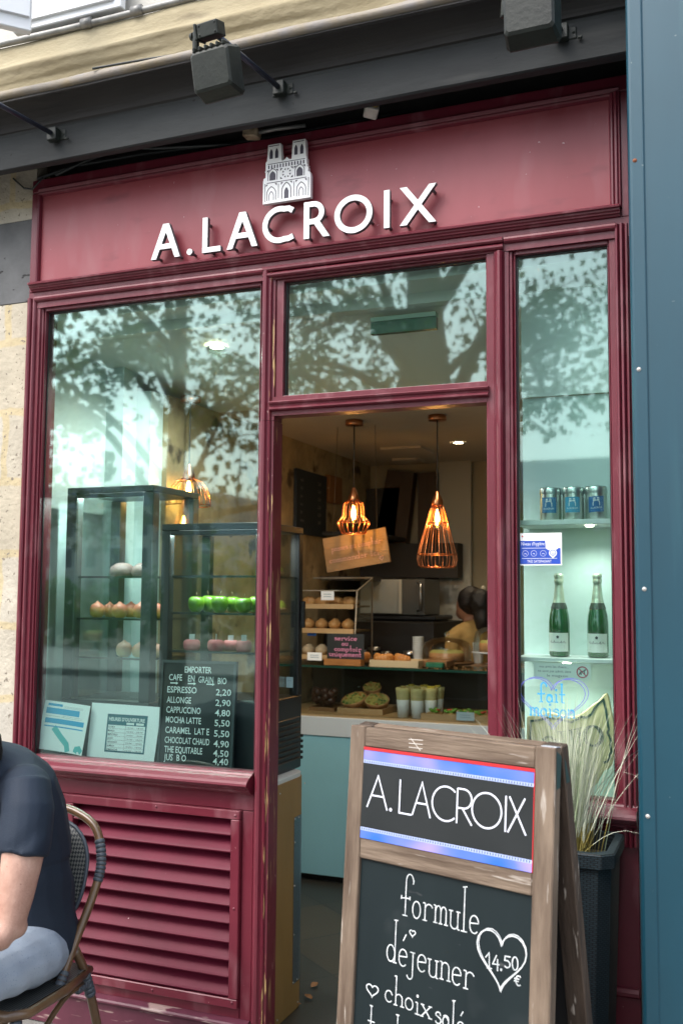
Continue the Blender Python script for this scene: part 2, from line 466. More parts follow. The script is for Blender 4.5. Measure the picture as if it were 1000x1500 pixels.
br.inputs['Color1'].default_value = (0.54, 0.51, 0.45, 1); br.inputs['Color2'].default_value = (0.50, 0.44, 0.33, 1); br.inputs['Mortar'].default_value = (0.54, 0.45, 0.28, 1)
t_.links.new(av.outputs[0], br.inputs['Vector'])
n2 = t_.nodes.new('ShaderNodeTexNoise'); n2.inputs['Scale'].default_value = 5; n2.inputs['Detail'].default_value = 8; n2.inputs['Roughness'].default_value = 0.7
t_.links.new(tc.outputs['Object'], n2.inputs['Vector'])
mr = t_.nodes.new('ShaderNodeMapRange'); mr.inputs['To Min'].default_value = 0.55; mr.inputs['To Max'].default_value = 1.25
t_.links.new(n2.outputs['Fac'], mr.inputs['Value'])
mx = t_.nodes.new('ShaderNodeMix'); mx.data_type = 'RGBA'; mx.blend_type = 'MULTIPLY'; mx.inputs[0].default_value = 1
t_.links.new(br.outputs[0], mx.inputs[6]); t_.links.new(mr.outputs[0], mx.inputs[7]); t_.links.new(mx.outputs[2], p_.inputs['Base Color'])
speckle(LIME, (0.22, 0.19, 0.15), 55, 0.66, soft=0.03, detail=2)

bld = thing('building', 'old stone building with a grey beam and cream cornice over the shop', 'building', (-3, 0.1, 0))
MB().box(-9, -2.992, 0.03, 0.10, -0.06, 3.08).build('side_wall', LIME, bld)
DRK = MB()
DRK.box(-9, -2.992, 0.027, 0.10, 3.083, 3.47)
DRK.build('dark_rendered_band', DARKBAND, bld)
MB().box(-9, -2.992, 0.03, 0.10, 3.473, 3.80).build('upper_side_wall', LIME, bld)
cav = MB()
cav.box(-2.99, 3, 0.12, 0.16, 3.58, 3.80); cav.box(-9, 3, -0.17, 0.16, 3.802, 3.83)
cav.build('cavity_lining', mat('dark_masonry', (0.03, 0.028, 0.026), 0.9, var=0.3), bld)  # lining of the gap in a dark masonry tone
# grey beam: flat face, cove, projecting lip
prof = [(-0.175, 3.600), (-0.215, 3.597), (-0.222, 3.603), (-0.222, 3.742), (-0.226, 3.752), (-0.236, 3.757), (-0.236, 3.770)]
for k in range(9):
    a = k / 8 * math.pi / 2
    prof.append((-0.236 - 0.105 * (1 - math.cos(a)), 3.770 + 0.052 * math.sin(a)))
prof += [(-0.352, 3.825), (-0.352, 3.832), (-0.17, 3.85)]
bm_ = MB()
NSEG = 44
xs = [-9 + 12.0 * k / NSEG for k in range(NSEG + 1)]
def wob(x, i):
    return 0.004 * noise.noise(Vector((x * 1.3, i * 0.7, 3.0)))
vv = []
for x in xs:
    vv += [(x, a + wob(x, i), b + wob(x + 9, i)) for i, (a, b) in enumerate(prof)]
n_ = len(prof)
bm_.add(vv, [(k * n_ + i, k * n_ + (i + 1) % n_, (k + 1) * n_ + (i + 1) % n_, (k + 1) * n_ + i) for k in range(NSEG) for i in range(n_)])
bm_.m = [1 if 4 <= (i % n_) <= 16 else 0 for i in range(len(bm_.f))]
bm_.build('lintel_beam', [GREYB, mat('shaded_grey_paint', (0.016, 0.015, 0.015), 0.8, col2=(0.030, 0.028, 0.027), vscale=5, stretch=(.3, 1, 1), bump=0.25, bscale=30)], bld)  # second material: the lip's shade over the cove, painted as a darker colour
def wavy(prof, x0, x1, n, amp, seed, mats, name, parent, sm=True):
    m_ = MB(); k_ = len(prof); vv = []
    for j in range(n + 1):
        x = x0 + (x1 - x0) * j / n
        vv += [(x, a + amp * noise.noise(Vector((x * 3, i * 0.9, seed))), b + amp * noise.noise(Vector((x * 3, i * 0.9, seed + 5)))) for i, (a, b) in enumerate(prof)]
    m_.add(vv, [(j * k_ + i, j * k_ + i + 1, (j + 1) * k_ + i + 1, (j + 1) * k_ + i) for j in range(n) for i in range(k_ - 1)], 0, sm)
    return m_.build(name, mats, parent)
wavy([(-0.345, 3.834), (-0.362, 3.838), (-0.368, 3.850), (-0.366, 3.864), (-0.355, 3.872), (-0.33, 3.878), (-0.13, 3.965), (-0.10, 3.97)], -9, 3, 150, 0.006, 1.0, LEAD, 'lead_flashing', bld)
wavy([(-0.115, 3.93), (-0.118, 3.99), (-0.121, 4.04), (-0.125, 4.06), (-0.133, 4.068), (-0.135, 4.085), (-0.142, 4.10), (-0.150, 4.112), (-0.146, 4.125), (-0.13, 4.135), (-0.125, 4.16), (-0.118, 4.20), (-0.115, 4.235), (-0.04, 4.245)], -9, 3, 200, 0.007, 2.0, CREAM, 'cornice', bld)
MB().box(-9, 3, -0.05, 0.2, 4.246, 8.0).build('upper_wall', mat('pale_render', (0.55, 0.53, 0.48), 0.85, var=0.08, vscale=3, bump=0.2), bld)
MB().box(-9, 3, -0.02, 0.14, 3.832, 4.244).build('wall_core', CREAM, bld)
MB().box(0.42, 9, -0.05, 0.2, 0, 3.6).build('right_wall', LIME, bld)
# enclosing volume behind (roof and sides of the shop)
enc = MB(); enc.box(-3.35, -3.21, 0.16, 6.5, 0, 3.8); enc.box(0.36, 0.5, 0.16, 6.5, 0, 3.8); enc.box(-3.35, 0.5, 6.41, 6.5, 0, 3.8); enc.box(-3.35, 0.5, 0.201, 6.5, 3.831, 3.95)
enc.build('rear_wall', BEIGE, bld)
pp = MB()
pts = [(x, -0.125 + 0.006 * math.sin(x * 2.1), 4.253 + 0.004 * math.sin(x * 3.3 + 1)) for x in [-9 + 0.25 * k for k in range(49)]]
pp.tube(pts, 0.0155, 10)
for x in (-2.62, -2.36, -1.2, 0.1):
    pp.tube([(x - 0.025, -0.125, 4.253), (x + 0.025, -0.125, 4.253)], 0.022, 10)
pp.build('pipe', PIPE, bld)

# open shutters at the window above
sh = thing('window_shutter', 'white window shutter lying flat on the wall above the pipe', 'shutter', (-2.7, -0.09, 4.28))
m_ = MB(); m_.box(-3.02, -2.44, -0.135, -0.095, 4.285, 5.6); m_.build('panel', WHITE, sh, bevel=0.004)
m_ = MB(); m_.box(-2.985, -2.475, -0.15, -0.1355, 4.32, 4.40); m_.box(-2.985, -2.475, -0.15, -0.1355, 5.4, 5.5)
m_.box(-2.63, -2.615, -0.142, -0.1355, 4.41, 5.39); m_.build('batten', WHITE, sh)
sh2 = thing('window_shutter', 'white window shutter swung out in the top left corner, seen from below', 'shutter', (-2.9, -0.4, 4.2))
a_, b_ = aty(-60, 72, -0.62), aty(47, 4, -0.42)
d_ = (b_ - a_); ln = math.hypot(d_.x, d_.y); ang = math.atan2(d_.y, d_.x)
Mz = Matrix.Rotation(ang, 3, 'Z'); mid = (a_ + b_) / 2; z0 = (a_.z + b_.z) / 2
MB().cbox((mid.x, mid.y, z0 + 0.6), (ln, 0.04, 1.2), Mz).build('panel', WHITE, sh2, bevel=0.004)
MB().cbox(Vector((mid.x, mid.y, z0 + 0.1)) + Mz @ Vector((0, -0.027, 0)), (ln * 0.92, 0.014, 0.09), Mz).build('batten', WHITE, sh2)

# ------------------------------------------------------------------ shopfront
shop = thing('shopfront', 'burgundy painted wooden shopfront with fascia, two windows and open doorway', 'shopfront', (-1.67, 0.05, 0))
XL, XR = -2.99, -0.345
# fascia
m_ = MB()
m_.box(XL, XR, 0.0, 0.10, 3.580, 3.640)           # top rail
m_.box(XL, -2.952, 0.0, 0.10, 3.110, 3.578)       # left stile
m_.box(-0.372, XR, 0.0, 0.10, 3.110, 3.578)       # right stile
m_.build('fascia_frame', PAINT, shop, bevel=0.003)
MB().box(-2.951, -0.373, 0.012, 0.09, 3.112, 3.577).build('fascia_panel', PANEL, shop)
m_ = MB()
bol = [(0.011, 3.560), (0.004, 3.562), (-0.004, 3.566), (-0.006, 3.572), (-0.003, 3.578), (-0.007, 3.582), (-0.010, 3.590), (-0.006, 3.597), (0.004, 3.600), (0.012, 3.60)]
m_.hprof(bol, -2.951, -0.375)
bolv = [(-0.412, 0.011), (-0.411, 0.0), (-0.405, -0.007), (-0.399, -0.009), (-0.394, -0.004), (-0.391, -0.013), (-0.384, -0.016), (-0.378, -0.010), (-0.374, -0.012), (-0.370, -0.006), (-0.368, 0.008), (-0.38, 0.02)]
m_.vprof(bolv, 3.145, 3.575)
m_.vprof([(-2.953, 0.01), (-2.953, -0.006), (-2.948, -0.009), (-2.943, -0.006), (-2.940, 0.0), (-2.938, 0.011)], 3.15, 3.565)
m_.build('fascia_bead', PAINT, shop)
m_ = MB()
cor = [(0.05, 3.158), (0.011, 3.156), (-0.020, 3.150), (-0.036, 3.147), (-0.041, 3.142), (-0.040, 3.136), (-0.030, 3.134), (-0.029, 3.128), (-0.022, 3.124), (-0.021, 3.119), (-0.013, 3.117), (-0.010, 3.111), (0.0, 3.109), (0.05, 3.109)]
m_.hprof(cor, -2.968, -0.375)
m_.build('fascia_cornice', PAINT, shop)
# header over the windows
m_ = MB()
m_.box(XL + 0.003, XR - 0.002, -0.001, 0.10, 3.036, 3.1085)
m_.hprof([(0.0, 3.062), (-0.010, 3.064), (-0.016, 3.069), (-0.018, 3.077), (-0.015, 3.084), (-0.008, 3.088), (0.0, 3.089)], -2.947, -1.797)
m_.hprof([(0.0, 3.062), (-0.010, 3.064), (-0.016, 3.069), (-0.018, 3.077), (-0.015, 3.084), (-0.008, 3.088), (0.0, 3.089)], -0.797, -0.392)
for dz, yy in ((0, -0.024), (-0.024, -0.02)):
    m_.hprof([(0.0, 3.066 + dz), (yy + 0.006, 3.067 + dz), (yy, 3.073 + dz), (yy, 3.080 + dz), (yy + 0.006, 3.085 + dz), (0.0, 3.086 + dz)], -1.795, -0.80)
m_.build('header_rail', PAINT, shop)
# pilaster on the left
pil = [(-2.990, 0.10), (-2.992, 0.0), (-2.988, -0.010), (-2.981, -0.015), (-2.973, -0.015), (-2.968, -0.010), (-2.966, -0.002), (-2.962, -0.004), (-2.955, -0.012), (-2.948, -0.013), (-2.943, -0.008),
       (-2.940, 0.002), (-2.926, 0.003), (-2.923, 0.014), (-2.916, 0.016), (-2.913, 0.026), (-2.907, 0.030), (-2.905, 0.050), (-2.905, 0.10)]
MB().vprof(pil, 1.03, 3.0825).build('pilaster', PAINT, shop)
# mullion left of the door
mul = [(-1.815, 0.08), (-1.815, 0.026), (-1.809, 0.012), (-1.799, 0.004), (-1.797, -0.010), (-1.791, -0.020), (-1.783, -0.024), (-1.775, -0.022), (-1.769, -0.012), (-1.766, -0.009), (-1.760, -0.009), (-1.757, -0.004), (-1.756, 0.004), (-1.746, 0.006), (-1.745, 0.08)]
mup = [(a, b) for a, b in mul]
m_ = MB(); m_.vprof(mul, 2.452, 3.0805, 0)
low = [(-1.818, 0.08), (-1.818, 0.022), (-1.812, 0.010), (-1.801, 0.002), (-1.799, -0.012), (-1.792, -0.023), (-1.783, -0.027), (-1.774, -0.024), (-1.768, -0.013), (-1.765, -0.010), (-1.759, -0.011), (-1.755, -0.006), (-1.754, 0.003), (-1.746, 0.005), (-1.745, 0.085)]
m_.vprof(low, 0.02, 2.45, 0)
m_.build('mullion', WORN, shop)
# mullion right of the door
mur = [(-0.869, 0.08), (-0.869, 0.006), (-0.866, 0.003), (-0.840, 0.003), (-0.837, -0.003), (-0.834, -0.010), (-0.829, -0.008), (-0.827, -0.016), (-0.820, -0.023), (-0.811, -0.024), (-0.804, -0.018), (-0.800, -0.006), (-0.797, 0.001), (-0.783, 0.003), (-0.780, 0.010), (-0.772, 0.012), (-0.769, 0.022), (-0.764, 0.026), (-0.763, 0.08)]
MB().vprof(mur, 0.02, 3.0345).build('mullion', PAINT, shop)
# right-hand frame
rfr = [(-0.421, 0.08), (-0.421, 0.018), (-0.418, 0.010), (-0.398, 0.008), (-0.396, -0.002), (-0.394, -0.012), (-0.388, -0.016), (-0.383, -0.010), (-0.381, -0.002), (-0.378, -0.014), (-0.371, -0.018), (-0.366, -0.012), (-0.364, -0.003), (-0.360, -0.009), (-0.354, -0.009), (-0.350, 0.0), (-0.346, 0.004), (-0.346, 0.10)]
MB().vprof(rfr, 0.9, 3.0825).build('side_frame', PAINT, shop)
# transom over the door
m_ = MB()
m_.box(-1.756, -0.868, 0.004, 0.075, 2.470, 2.548)
m_.hprof([(0.004, 2.488), (-0.014, 2.490), (-0.019, 2.494), (-0.019, 2.500), (-0.012, 2.505), (-0.013, 2.511), (-0.024, 2.516), (-0.027, 2.521), (-0.024, 2.525), (0.004, 2.528)], -1.756, -0.858)
m_.build('transom_bar', PAINT, shop)
# window frames (rebates) with their panes
def window(name, x0, x1, z0, z1, wl, wr, wt, wb, label=None):
    fr = MB()
    for (a, b, c, d) in ((x0, x0 + wl, z0, z1), (x1 - wr, x1, z0, z1), (x0 + wl, x1 - wr, z1 - wt, z1), (x0 + wl, x1 - wr, z0, z0 + wb)):
        if b > a and d > c:
            fr.box(a, b, 0.014, 0.07, c, d)
            # thin inner step
    o = fr.build(name, PAINT, shop, bevel=0.004, segs=2)
    if label: o['label'] = label
    MB().box(x0 + wl * 0.5, x1 - wr * 0.5, 0.042, 0.046, z0 + wb * 0.5, z1 - wt * 0.5).build('glass_pane', GLASSW, o)
    st = MB()
    e = 0.0055
    for (a, b, c, d) in ((x0 + wl, x0 + wl + e, z0 + wb, z1 - wt), (x1 - wr - e, x1 - wr, z0 + wb, z1 - wt), (x0 + wl + e, x1 - wr - e, z1 - wt - e, z1 - wt)):
        st.box(a, b, 0.034, 0.041, c, d)
    st.build('glazing_seal', BLACK, o)
    return o
window('window_frame', -2.906, -1.8145, 1.036, 3.037, 0.004, 0.004, 0.016, 0.008)
window('transom_window_frame', -1.745, -0.838, 2.5485, 3.037, 0.033, 0.028, 0.010, 0.004)
window('window_frame', -0.764, -0.4205, 1.040, 3.037, 0.004, 0.004, 0.016, 0.010)
# sills
sil = [(0.09, 1.020), (0.075, 1.040), (0.030, 1.043), (0.004, 1.042), (-0.006, 1.040), (-0.010, 1.034), (-0.016, 1.033), (-0.030, 1.028), (-0.048, 1.016), (-0.056, 1.008), (-0.058, 1.000), (-0.053, 0.994), (-0.040, 0.992), (-0.036, 0.984), (-0.026, 0.978), (-0.020, 0.968), (-0.010, 0.962), (0.006, 0.958), (0.012, 0.950), (0.09, 0.950)]
MB().hprof(sil, -2.99, -1.815).build('window_sill', PAINT, shop)
MB().hprof(sil, -0.762, -0.350).build('window_sill', PAINT, shop)
# panel under the left window with louvred grille
m_ = MB()
m_.box(-2.99, -1.816, 0.016, 0.05, 0.892, 0.952); m_.box(-2.99, -2.70, 0.016, 0.05, 0.09, 0.890); m_.box(-1.866, -1.816, 0.016, 0.05, 0.09, 0.890); m_.box(-2.698, -1.868, 0.016, 0.05, 0.09, 0.134)
m_.build('stall_riser', PAINT, shop, bevel=0.003)
lv = MB()
lx0, lx1, lz0, lz1 = -2.70, -1.867, 0.134, 0.892
lv.box(lx0, lx1, -0.006, 0.04, 0.857, lz1); lv.box(lx0, lx1, -0.006, 0.04, lz0, 0.170)
lv.box(lx0, lx0 + 0.039, -0.0065, 0.04, 0.1705, 0.8565); lv.box(lx1 - 0.039, lx1, -0.0065, 0.04, 0.1705, 0.8565)
fo = lv.build('louvre_frame', PAINT, shop, bevel=0.003)
sv = MB()
N = 10; pitch = (0.857 - 0.172) / N
for k in range(N):
    zt = 0.857 - k * pitch
    # slat: tilts out and down
    sag = 0.003 * math.sin(k * 1.7)
    pr = [(0.066, zt + 0.010), (0.002, zt - pitch * 0.78 + sag), (-0.003, zt - pitch * 0.88 + sag), (-0.001, zt - pitch * 0.95 + sag), (0.004, zt - pitch * 0.92 + sag), (0.069, zt + 0.004)]
    sv.hprof(pr, lx0 + 0.041, lx1 - 0.041)
sv.box(lx0 + 0.03, lx1 - 0.03, 0.072, 0.078, 0.15, 0.87, 1)
sv.build('louvre_slats', [SLAT, BLACK], fo)
for (x, z) in ((-1.886, 0.874), (-1.886, 0.515), (-1.888, 0.158), (-2.25, 0.878), (-2.25, 0.152)):
    MB().lathe([(0.0, 0.0035), (0.004, 0.003), (0.006, 0.0)], (x, -0.0066, z), 10, axis=(0, -1, 0)).build('screw', PAINT, fo)
# plinth
m_ = MB()
m_.hprof([(0.05, 0.095), (0.014, 0.092), (-0.016, 0.086), (-0.022, 0.080), (-0.022, 0.074), (-0.012, 0.070), (-0.006, 0.060), (-0.006, -0.055), (0.05, -0.055)], -2.99, -1.82)
PLB = mat('scuffed_plinth_paint', (0.10, 0.022, 0.04), 0.5, var=0.2)
speckle(PLB, (0.32, 0.22, 0.20), 14, 0.60, stretch=(0.4, 1, 3), soft=0.05)
m_.build('plinth', PLB, shop)
MB().box(-1.816, -1.745, 0.0, 0.08, 0.0, 0.019).build('plinth_block', PLB, shop)
m_ = MB(); m_.box(-0.762, -0.350, 0.016, 0.05, 0.04, 0.951)
m_.hprof([(0.018, 0.40), (-0.004, 0.402), (-0.01, 0.41), (-0.01, 0.42), (0.0, 0.43), (0.018, 0.432)], -0.76, -0.352)
m_.build('stall_riser', PAINT, shop, bevel=0.003)
MB().box(-1.744, -0.870, 0.02, 0.12, 0.005, 0.022).build('threshold', mat('worn_stone_step', (0.12, 0.115, 0.105), 0.7, var=0.25, bump=0.3), shop)

# ================================================================== signs on the fascia
def fy(y):      # facade surface frame: (x, z) at depth y, thickness towards the wall
    return lambda a, b, d=0.0: Vector((a, y + d, b))
sgn = thing('raised_sign', 'white raised capital letters standing off the burgundy fascia', 'shop sign', (-1.68, 0.0, 3.17))
BZ, TZ, LY = 3.172, 3.3235, -0.040
def letter(kind, x0, x1, st=0.0240):
    m_ = MB(); H = TZ - BZ; W = x1 - x0
    cnt = [0]
    def q(pts):
        off = LY - 0.0004 * cnt[0]; cnt[0] += 1
        m_.poly(pts, fy(off), 0.020 + 0.0004 * cnt[0])
    pins = []
    if kind == 'A':
        hx = st * 0.62; mid = (x0 + x1) / 2
        q([(x0, BZ), (x0 + st * 1.08, BZ), (mid + hx, TZ), (mid - hx, TZ)])
        q([(x1 - st * 1.08, BZ), (x1, BZ), (mid + hx, TZ), (mid - hx, TZ)])
        q([(x0 + W * .25, BZ + H * .27), (x1 - W * .25, BZ + H * .27), (x1 - W * .30, BZ + H * .42), (x0 + W * .30, BZ + H * .42)])
        pins = [(x0 + 0.02, BZ + 0.012), (x1 - 0.02, BZ + 0.012)]
    elif kind == '.':
        c = (x0 + x1) / 2; r = W / 2
        q([(c + r * math.cos(i * math.pi / 10), BZ + r + r * math.sin(i * math.pi / 10)) for i in range(20)])
        pins = [(c, BZ + r)]
    elif kind == 'L':
        q([(x0, BZ), (x0 + st, BZ), (x0 + st, TZ), (x0, TZ)]); q([(x0, BZ), (x1, BZ), (x1, BZ + st * .92), (x0, BZ + st * .92)])
        pins = [(x0 + st / 2, TZ - 0.02), (x0 + 0.03, BZ + 0.01), (x1 - 0.012, BZ + 0.01)]
    elif kind == 'I':
        q([(x0, BZ), (x1, BZ), (x1, TZ), (x0, TZ)]); pins = [((x0 + x1) / 2, TZ - 0.025), ((x0 + x1) / 2, BZ + 0.012)]
    elif kind == 'X':
        s2 = st * 1.2
        q([(x0, BZ), (x0 + s2, BZ), (x1, TZ), (x1 - s2, TZ)]); q([(x1 - s2, BZ), (x1, BZ), (x0 + s2, TZ), (x0, TZ)])
        pins = [(x1 - 0.02, TZ - 0.018), (x0 + 0.02, BZ + 0.012), (x1 - 0.02, BZ + 0.012)]
    elif kind == 'O':
        cx_, cz_ = (x0 + x1) / 2, (BZ + TZ) / 2; rx, rz = W / 2 - st / 2, H / 2 + 0.002 - st / 2
        m_.ribbon([(cx_ + rx * math.cos(R(i * 7.5)), cz_ + rz * math.sin(R(i * 7.5))) for i in range(48)], st * 0.98, fy(LY), 0.020, closed=True)
        pins = [(cx_, TZ - 0.014), (x1 - 0.018, cz_ - 0.03), (cx_ - 0.05, BZ + 0.022)]
    elif kind == 'C':
        cx_, cz_ = x0 + 0.078, (BZ + TZ) / 2; rx, rz = 0.078 - st / 2, H / 2 + 0.002 - st / 2
        pl = [(cx_ + rx * math.cos(R(a)), cz_ + rz * math.sin(R(a))) for a in range(72, 289, 8)]
        pl = [(x1 - 0.002, TZ - 0.024), ((x1 + pl[0][0]) / 2, TZ - 0.013)] + pl + [((x1 + pl[-1][0]) / 2, BZ + 0.013), (x1, BZ + 0.021)]
        m_.ribbon(pl, st * 0.95, fy(LY), 0.020)
        pins = [(x0 + 0.016, cz_), (x1 - 0.012, BZ + 0.018)]
    elif kind == 'R':
        q([(x0, BZ), (x0 + st, BZ), (x0 + st, TZ), (x0, TZ)])
        rr = 0.036
        pl = [(x0 + st * .6, TZ - st * .46), (x0 + 0.042, TZ - st * .46)] + [(x0 + 0.042 + (rr) * math.cos(R(a)), TZ - st * .46 - rr + rr * math.sin(R(a))) for a in range(78, -91, -12)] + [(x0 + st * .6, TZ - st * .46 - 2 * rr)]
        off = LY - 0.0004; m_.ribbon(pl, st * .92, fy(off), 0.0204)
        cnt[0] = 2
        q([(x0 + 0.040, BZ + 0.064), (x0 + 0.066, BZ + 0.072), (x1, BZ), (x1 - st * 1.18, BZ)])
        pins = [(x0 + st / 2, BZ + 0.012), (x1 - 0.02, BZ + 0.012), (x0 + 0.075, TZ - 0.05)]
    k = len(m_.f)
    # dark returns: everything facing sideways or back
    for i in range(k):
        f = m_.f[i]; a, b, c = (m_.v[f[j]] for j in range(3))
        n = (b - a).cross(c - a)
        if n.length and abs(n.normalized().y) < 0.7: m_.m[i] = 1
    for (x, z) in pins:
        m_.tube([(x, LY + 0.019, z), (x, 0.012, z)], 0.0062, 8, 1)
    m_.build('letter', [SIGNW, SIGNE], sgn)
for kd, a, b in (('A', -2.317, -2.174), ('.', -2.1415, -2.1145), ('L', -2.067, -1.980), ('A', -1.951, -1.809), ('C', -1.788, -1.6495), ('R', -1.6025, -1.489), ('O', -1.470, -1.309), ('I', -1.2615, -1.238), ('X', -1.197, -1.050)):
    letter(kd, a, b)

emb = thing('cathedral_emblem', 'white cut out emblem of a twin towered cathedral above the raised letters', 'emblem', (-1.68, 0.0, 3.34))
EX, EZ = -1.680, 3.342
def emblem(S_, fn, depth, plate_mi, ink_mi, m_):
    """twin-towered front in units of the emblem's height"""
    out = [(-.43, 0), (.43, 0), (.43, .38), (.418, .43), (.385, .445), (.385, .52), (.36, .53), (.362, .545), (.385, .555), (.36, .565), (.36, .68), (.345, .70), (.345, .73), (.33, 1.0), (.105, 1.0), (.085, .70),
           (.05, .70), (.03, .715), (.0, .745), (-.03, .715), (-.05, .70), (-.095, .70), (-.115, 1.0), (-.345, 1.0), (-.36, .73), (-.385, .70), (-.385, .56), (-.405, .55), (-.385, .54), (-.385, .445), (-.42, .43), (-.43, .38)]
    def P(p): return [(a * S_ * 1.0, b * S_) for a, b in p]
    m_.sweep(P(out), fn, 0.0, depth, plate_mi)
    e = -0.0012
    f2 = lambda a, b, d: fn(a, b, e + d * 0.0008)
    def ink(p): m_.sweep(P(p), f2, 0.0, 1.0, ink_mi)
    def line(p, w): m_.ribbon(P(p), w * .8 * S_, f2, 1.0, ink_mi)
    def arch(cx, z0, w, h, n=5):
        l = [(cx - w, z0)]; r_ = [(cx + w, z0)]
        zs = z0 + h * .55
        for k in range(n + 1):
            t = k / n; x = w * math.cos(t * math.pi / 2) ** 0.8 if t < 1 else 0
            l.append((cx - x, zs + (h * .45) * t)); r_.append((cx + x, zs + (h * .45) * t))
        return r_[:-1] + [(cx, z0 + h)] + l[::-1][1:]
    for cx in (-.285, -.185, .165, .270):
        ink(arch(cx, .755, .028, .17))
    line([(-.33, .972), (-.14, .972)], .014); line([(.125, .972), (.31, .972)], .014)
    line([(-.345, .665), (.33, .665)], .012)
    for k in range(13):
        x = -.325 + k * .0525
        ink([(x - .011, .585), (x + .011, .585), (x + .011, .635), (x, .652), (x - .011, .635)])
    for cx in (-.255, .235):
        ink(arch(cx, .385, .055, .155))
        a = arch(cx, .385, .082, .20); line(a, .014)
        for s_ in (-1, 1):
            ink([(cx + s_ * .10, .565), (cx + s_ * .055, .565), (cx + s_ * .10, .525)])
    for k in range(8):
        a = R(22.5 + 45 * k); c, s_ = math.cos(a), math.sin(a)
        x, z = .0 + .068 * c, .475 + .068 * s_
        ink([(x - .018 * s_ + .01 * c, z + .018 * c + .01 * s_), (x + .018 * s_ + .01 * c, z - .018 * c + .01 * s_), (x - .022 * c, z - .022 * s_)])
    for sx_, sz in ((-1, 1), (1, 1), (-1, -1), (1, -1)):
        ink([(sx_ * .115, .475 + sz * .09), (sx_ * .07, .475 + sz * .09), (sx_ * .115, .475 + sz * .05)])
    line([(-.36, .345), (.36, .345)], .014)
    for cx, big in ((-.275, 0), (0, 1), (.265, 0)):
        w_, h_ = (.08, .27) if big else (.08, .235)
        line(arch(cx, .045, w_, h_), .018 if big else .015)
        if big: ink(arch(cx, .045, .04, .185))
        else: line(arch(cx, .045, .04, .15), .014)
        for s_ in (-1, 1):
            ink([(cx + s_ * .10, .325), (cx + s_ * .06, .325), (cx + s_ * .10, .285)])
    for x in (-.145, .135): line([(x, .06), (x, .31)], .012)
    for x in (-.395, .395): line([(x, .03), (x, .34)], .013)
m_ = MB()
emblem(0.247, lambda a, b, d: Vector((EX + a, -0.042 + d, EZ + b)), 0.022, 0, 1, m_)
for (x, z) in ((-1.74, 3.40), (-1.62, 3.40), (-1.735, 3.55), (-1.62, 3.55)):
    m_.tube([(x, -0.021, z), (x, 0.012, z)], 0.006, 8, 1)
m_.build('emblem_plate', [SIGNW, INLAY], emb)

# ================================================================== floodlights on the beam, sensors, cables
def floodlight(bx, bz, label, tilt, yaw_=0.0, arm=0.72, lens_out=False):
    t = thing('floodlight', label, 'floodlight', (bx, -0.222, bz), 0, 'floodlights on arms along the grey beam')
    m_ = MB()
    m_.box(bx - 0.045, bx + 0.045, -0.228, -0.2225, bz - 0.022, bz + 0.022, 0)
    m_.box(bx - 0.027, bx + 0.020, -0.262, -0.2285, bz - 0.030, bz + 0.024, 0)
    m_.box(bx + 0.050, bx + 0.066, -0.240, -0.228, bz - 0.03, bz - 0.02, 0)
    for x in (-0.036, 0.036): m_.lathe([(0.0, 0.004), (0.005, 0.003), (0.006, 0.0)], (bx + x, -0.2285, bz), 8, 0, axis=(0, -1, 0))
    m_.build('bracket', BRONZE, t, bevel=0.003)
    a0 = Vector((bx - 0.004, -0.245, bz)); a1 = Vector((bx - 0.030, -arm, bz - (0.030 if not lens_out else 0.05)))
    MB().tube([a0, a1], 0.0105, 10).build('arm', ARM, t)
    # head hangs from the end of the arm and looks back at the fascia
    M = Matrix.Rotation(yaw_, 3, 'Z') @ Matrix.Rotation(tilt, 3, 'X')
    P = lambda x, y, z: a1 + M @ Vector((x, y, z))
    hd = MB()
    # housing: box with chamfered back, outline (x, z) lofted along y
    def ring(hw, z0, z1, y): 
        c = min(hw, (z1 - z0) / 2) * 0.13
        return [P(x, y, z) for x, z in ((-hw, z0 + c), (-hw + c, z0), (hw - c, z0), (hw, z0 + c), (hw, z1 - c), (hw - c, z1), (-hw + c, z1), (-hw, z1 - c))]
    rings = [ring(0.070, -0.190, -0.075, -0.040), ring(0.078, -0.200, -0.066, -0.034), ring(0.084, -0.218, -0.058, 0.015), ring(0.086, -0.222, -0.055, 0.022), ring(0.086, -0.222, -0.055, 0.030)]
    vs = [p for r_ in rings for p in r_]
    fs = [(i * 8 + j, i * 8 + (j + 1) % 8, (i + 1) * 8 + (j + 1) % 8, (i + 1) * 8 + j) for i in range(len(rings) - 1) for j in range(8)] + [tuple(range(8))[::-1]]
    hd.add(vs, fs)
    for k in range(6):      # cooling teeth along the top edge
        x = -0.06 + k * 0.024
        hd.cbox(P(x, -0.02, -0.058), (0.010, 0.04, 0.016), M)
    ho = hd.build('lamp_head', BRONZE, t, bevel=0.003)
    m_ = MB(); r_ = rings[-1]; m_.add([p for p in r_], [tuple(range(8))]); m_.build('lens', STEEL, ho)
    # yoke and junction box
    m_ = MB()
    m_.cbox(P(0.0, -0.005, 0.0), (0.084, 0.052, 0.048), M)
    m_.cbox(P(-0.048, -0.005, 0.0), (0.010, 0.058, 0.054), M)
    m_.tube([P(-0.066, 0.0, 0.012), P(-0.072, 0.0, -0.03), P(-0.080, 0.0, -0.075), P(-0.084, 0.0, -0.12)], [(0.012, 0.018)] * 4, 8)
    m_.lathe([(0, 0.012), (0.012, 0.012), (0.014, 0)], P(-0.078, 0.0, 0.0), 10, axis=M @ Vector((-1, 0, 0)))
    for x, z in ((-0.032, 0.015), (0.032, 0.015), (-0.032, -0.015), (0.032, -0.015)):
        m_.lathe([(0, 0.003), (0.0035, 0.003), (0.004, 0)], P(x, -0.0312, z), 8, axis=M @ Vector((0, -1, 0)))
    m_.build('junction_box', BRONZE, t, bevel=0.006, segs=2)
    return t
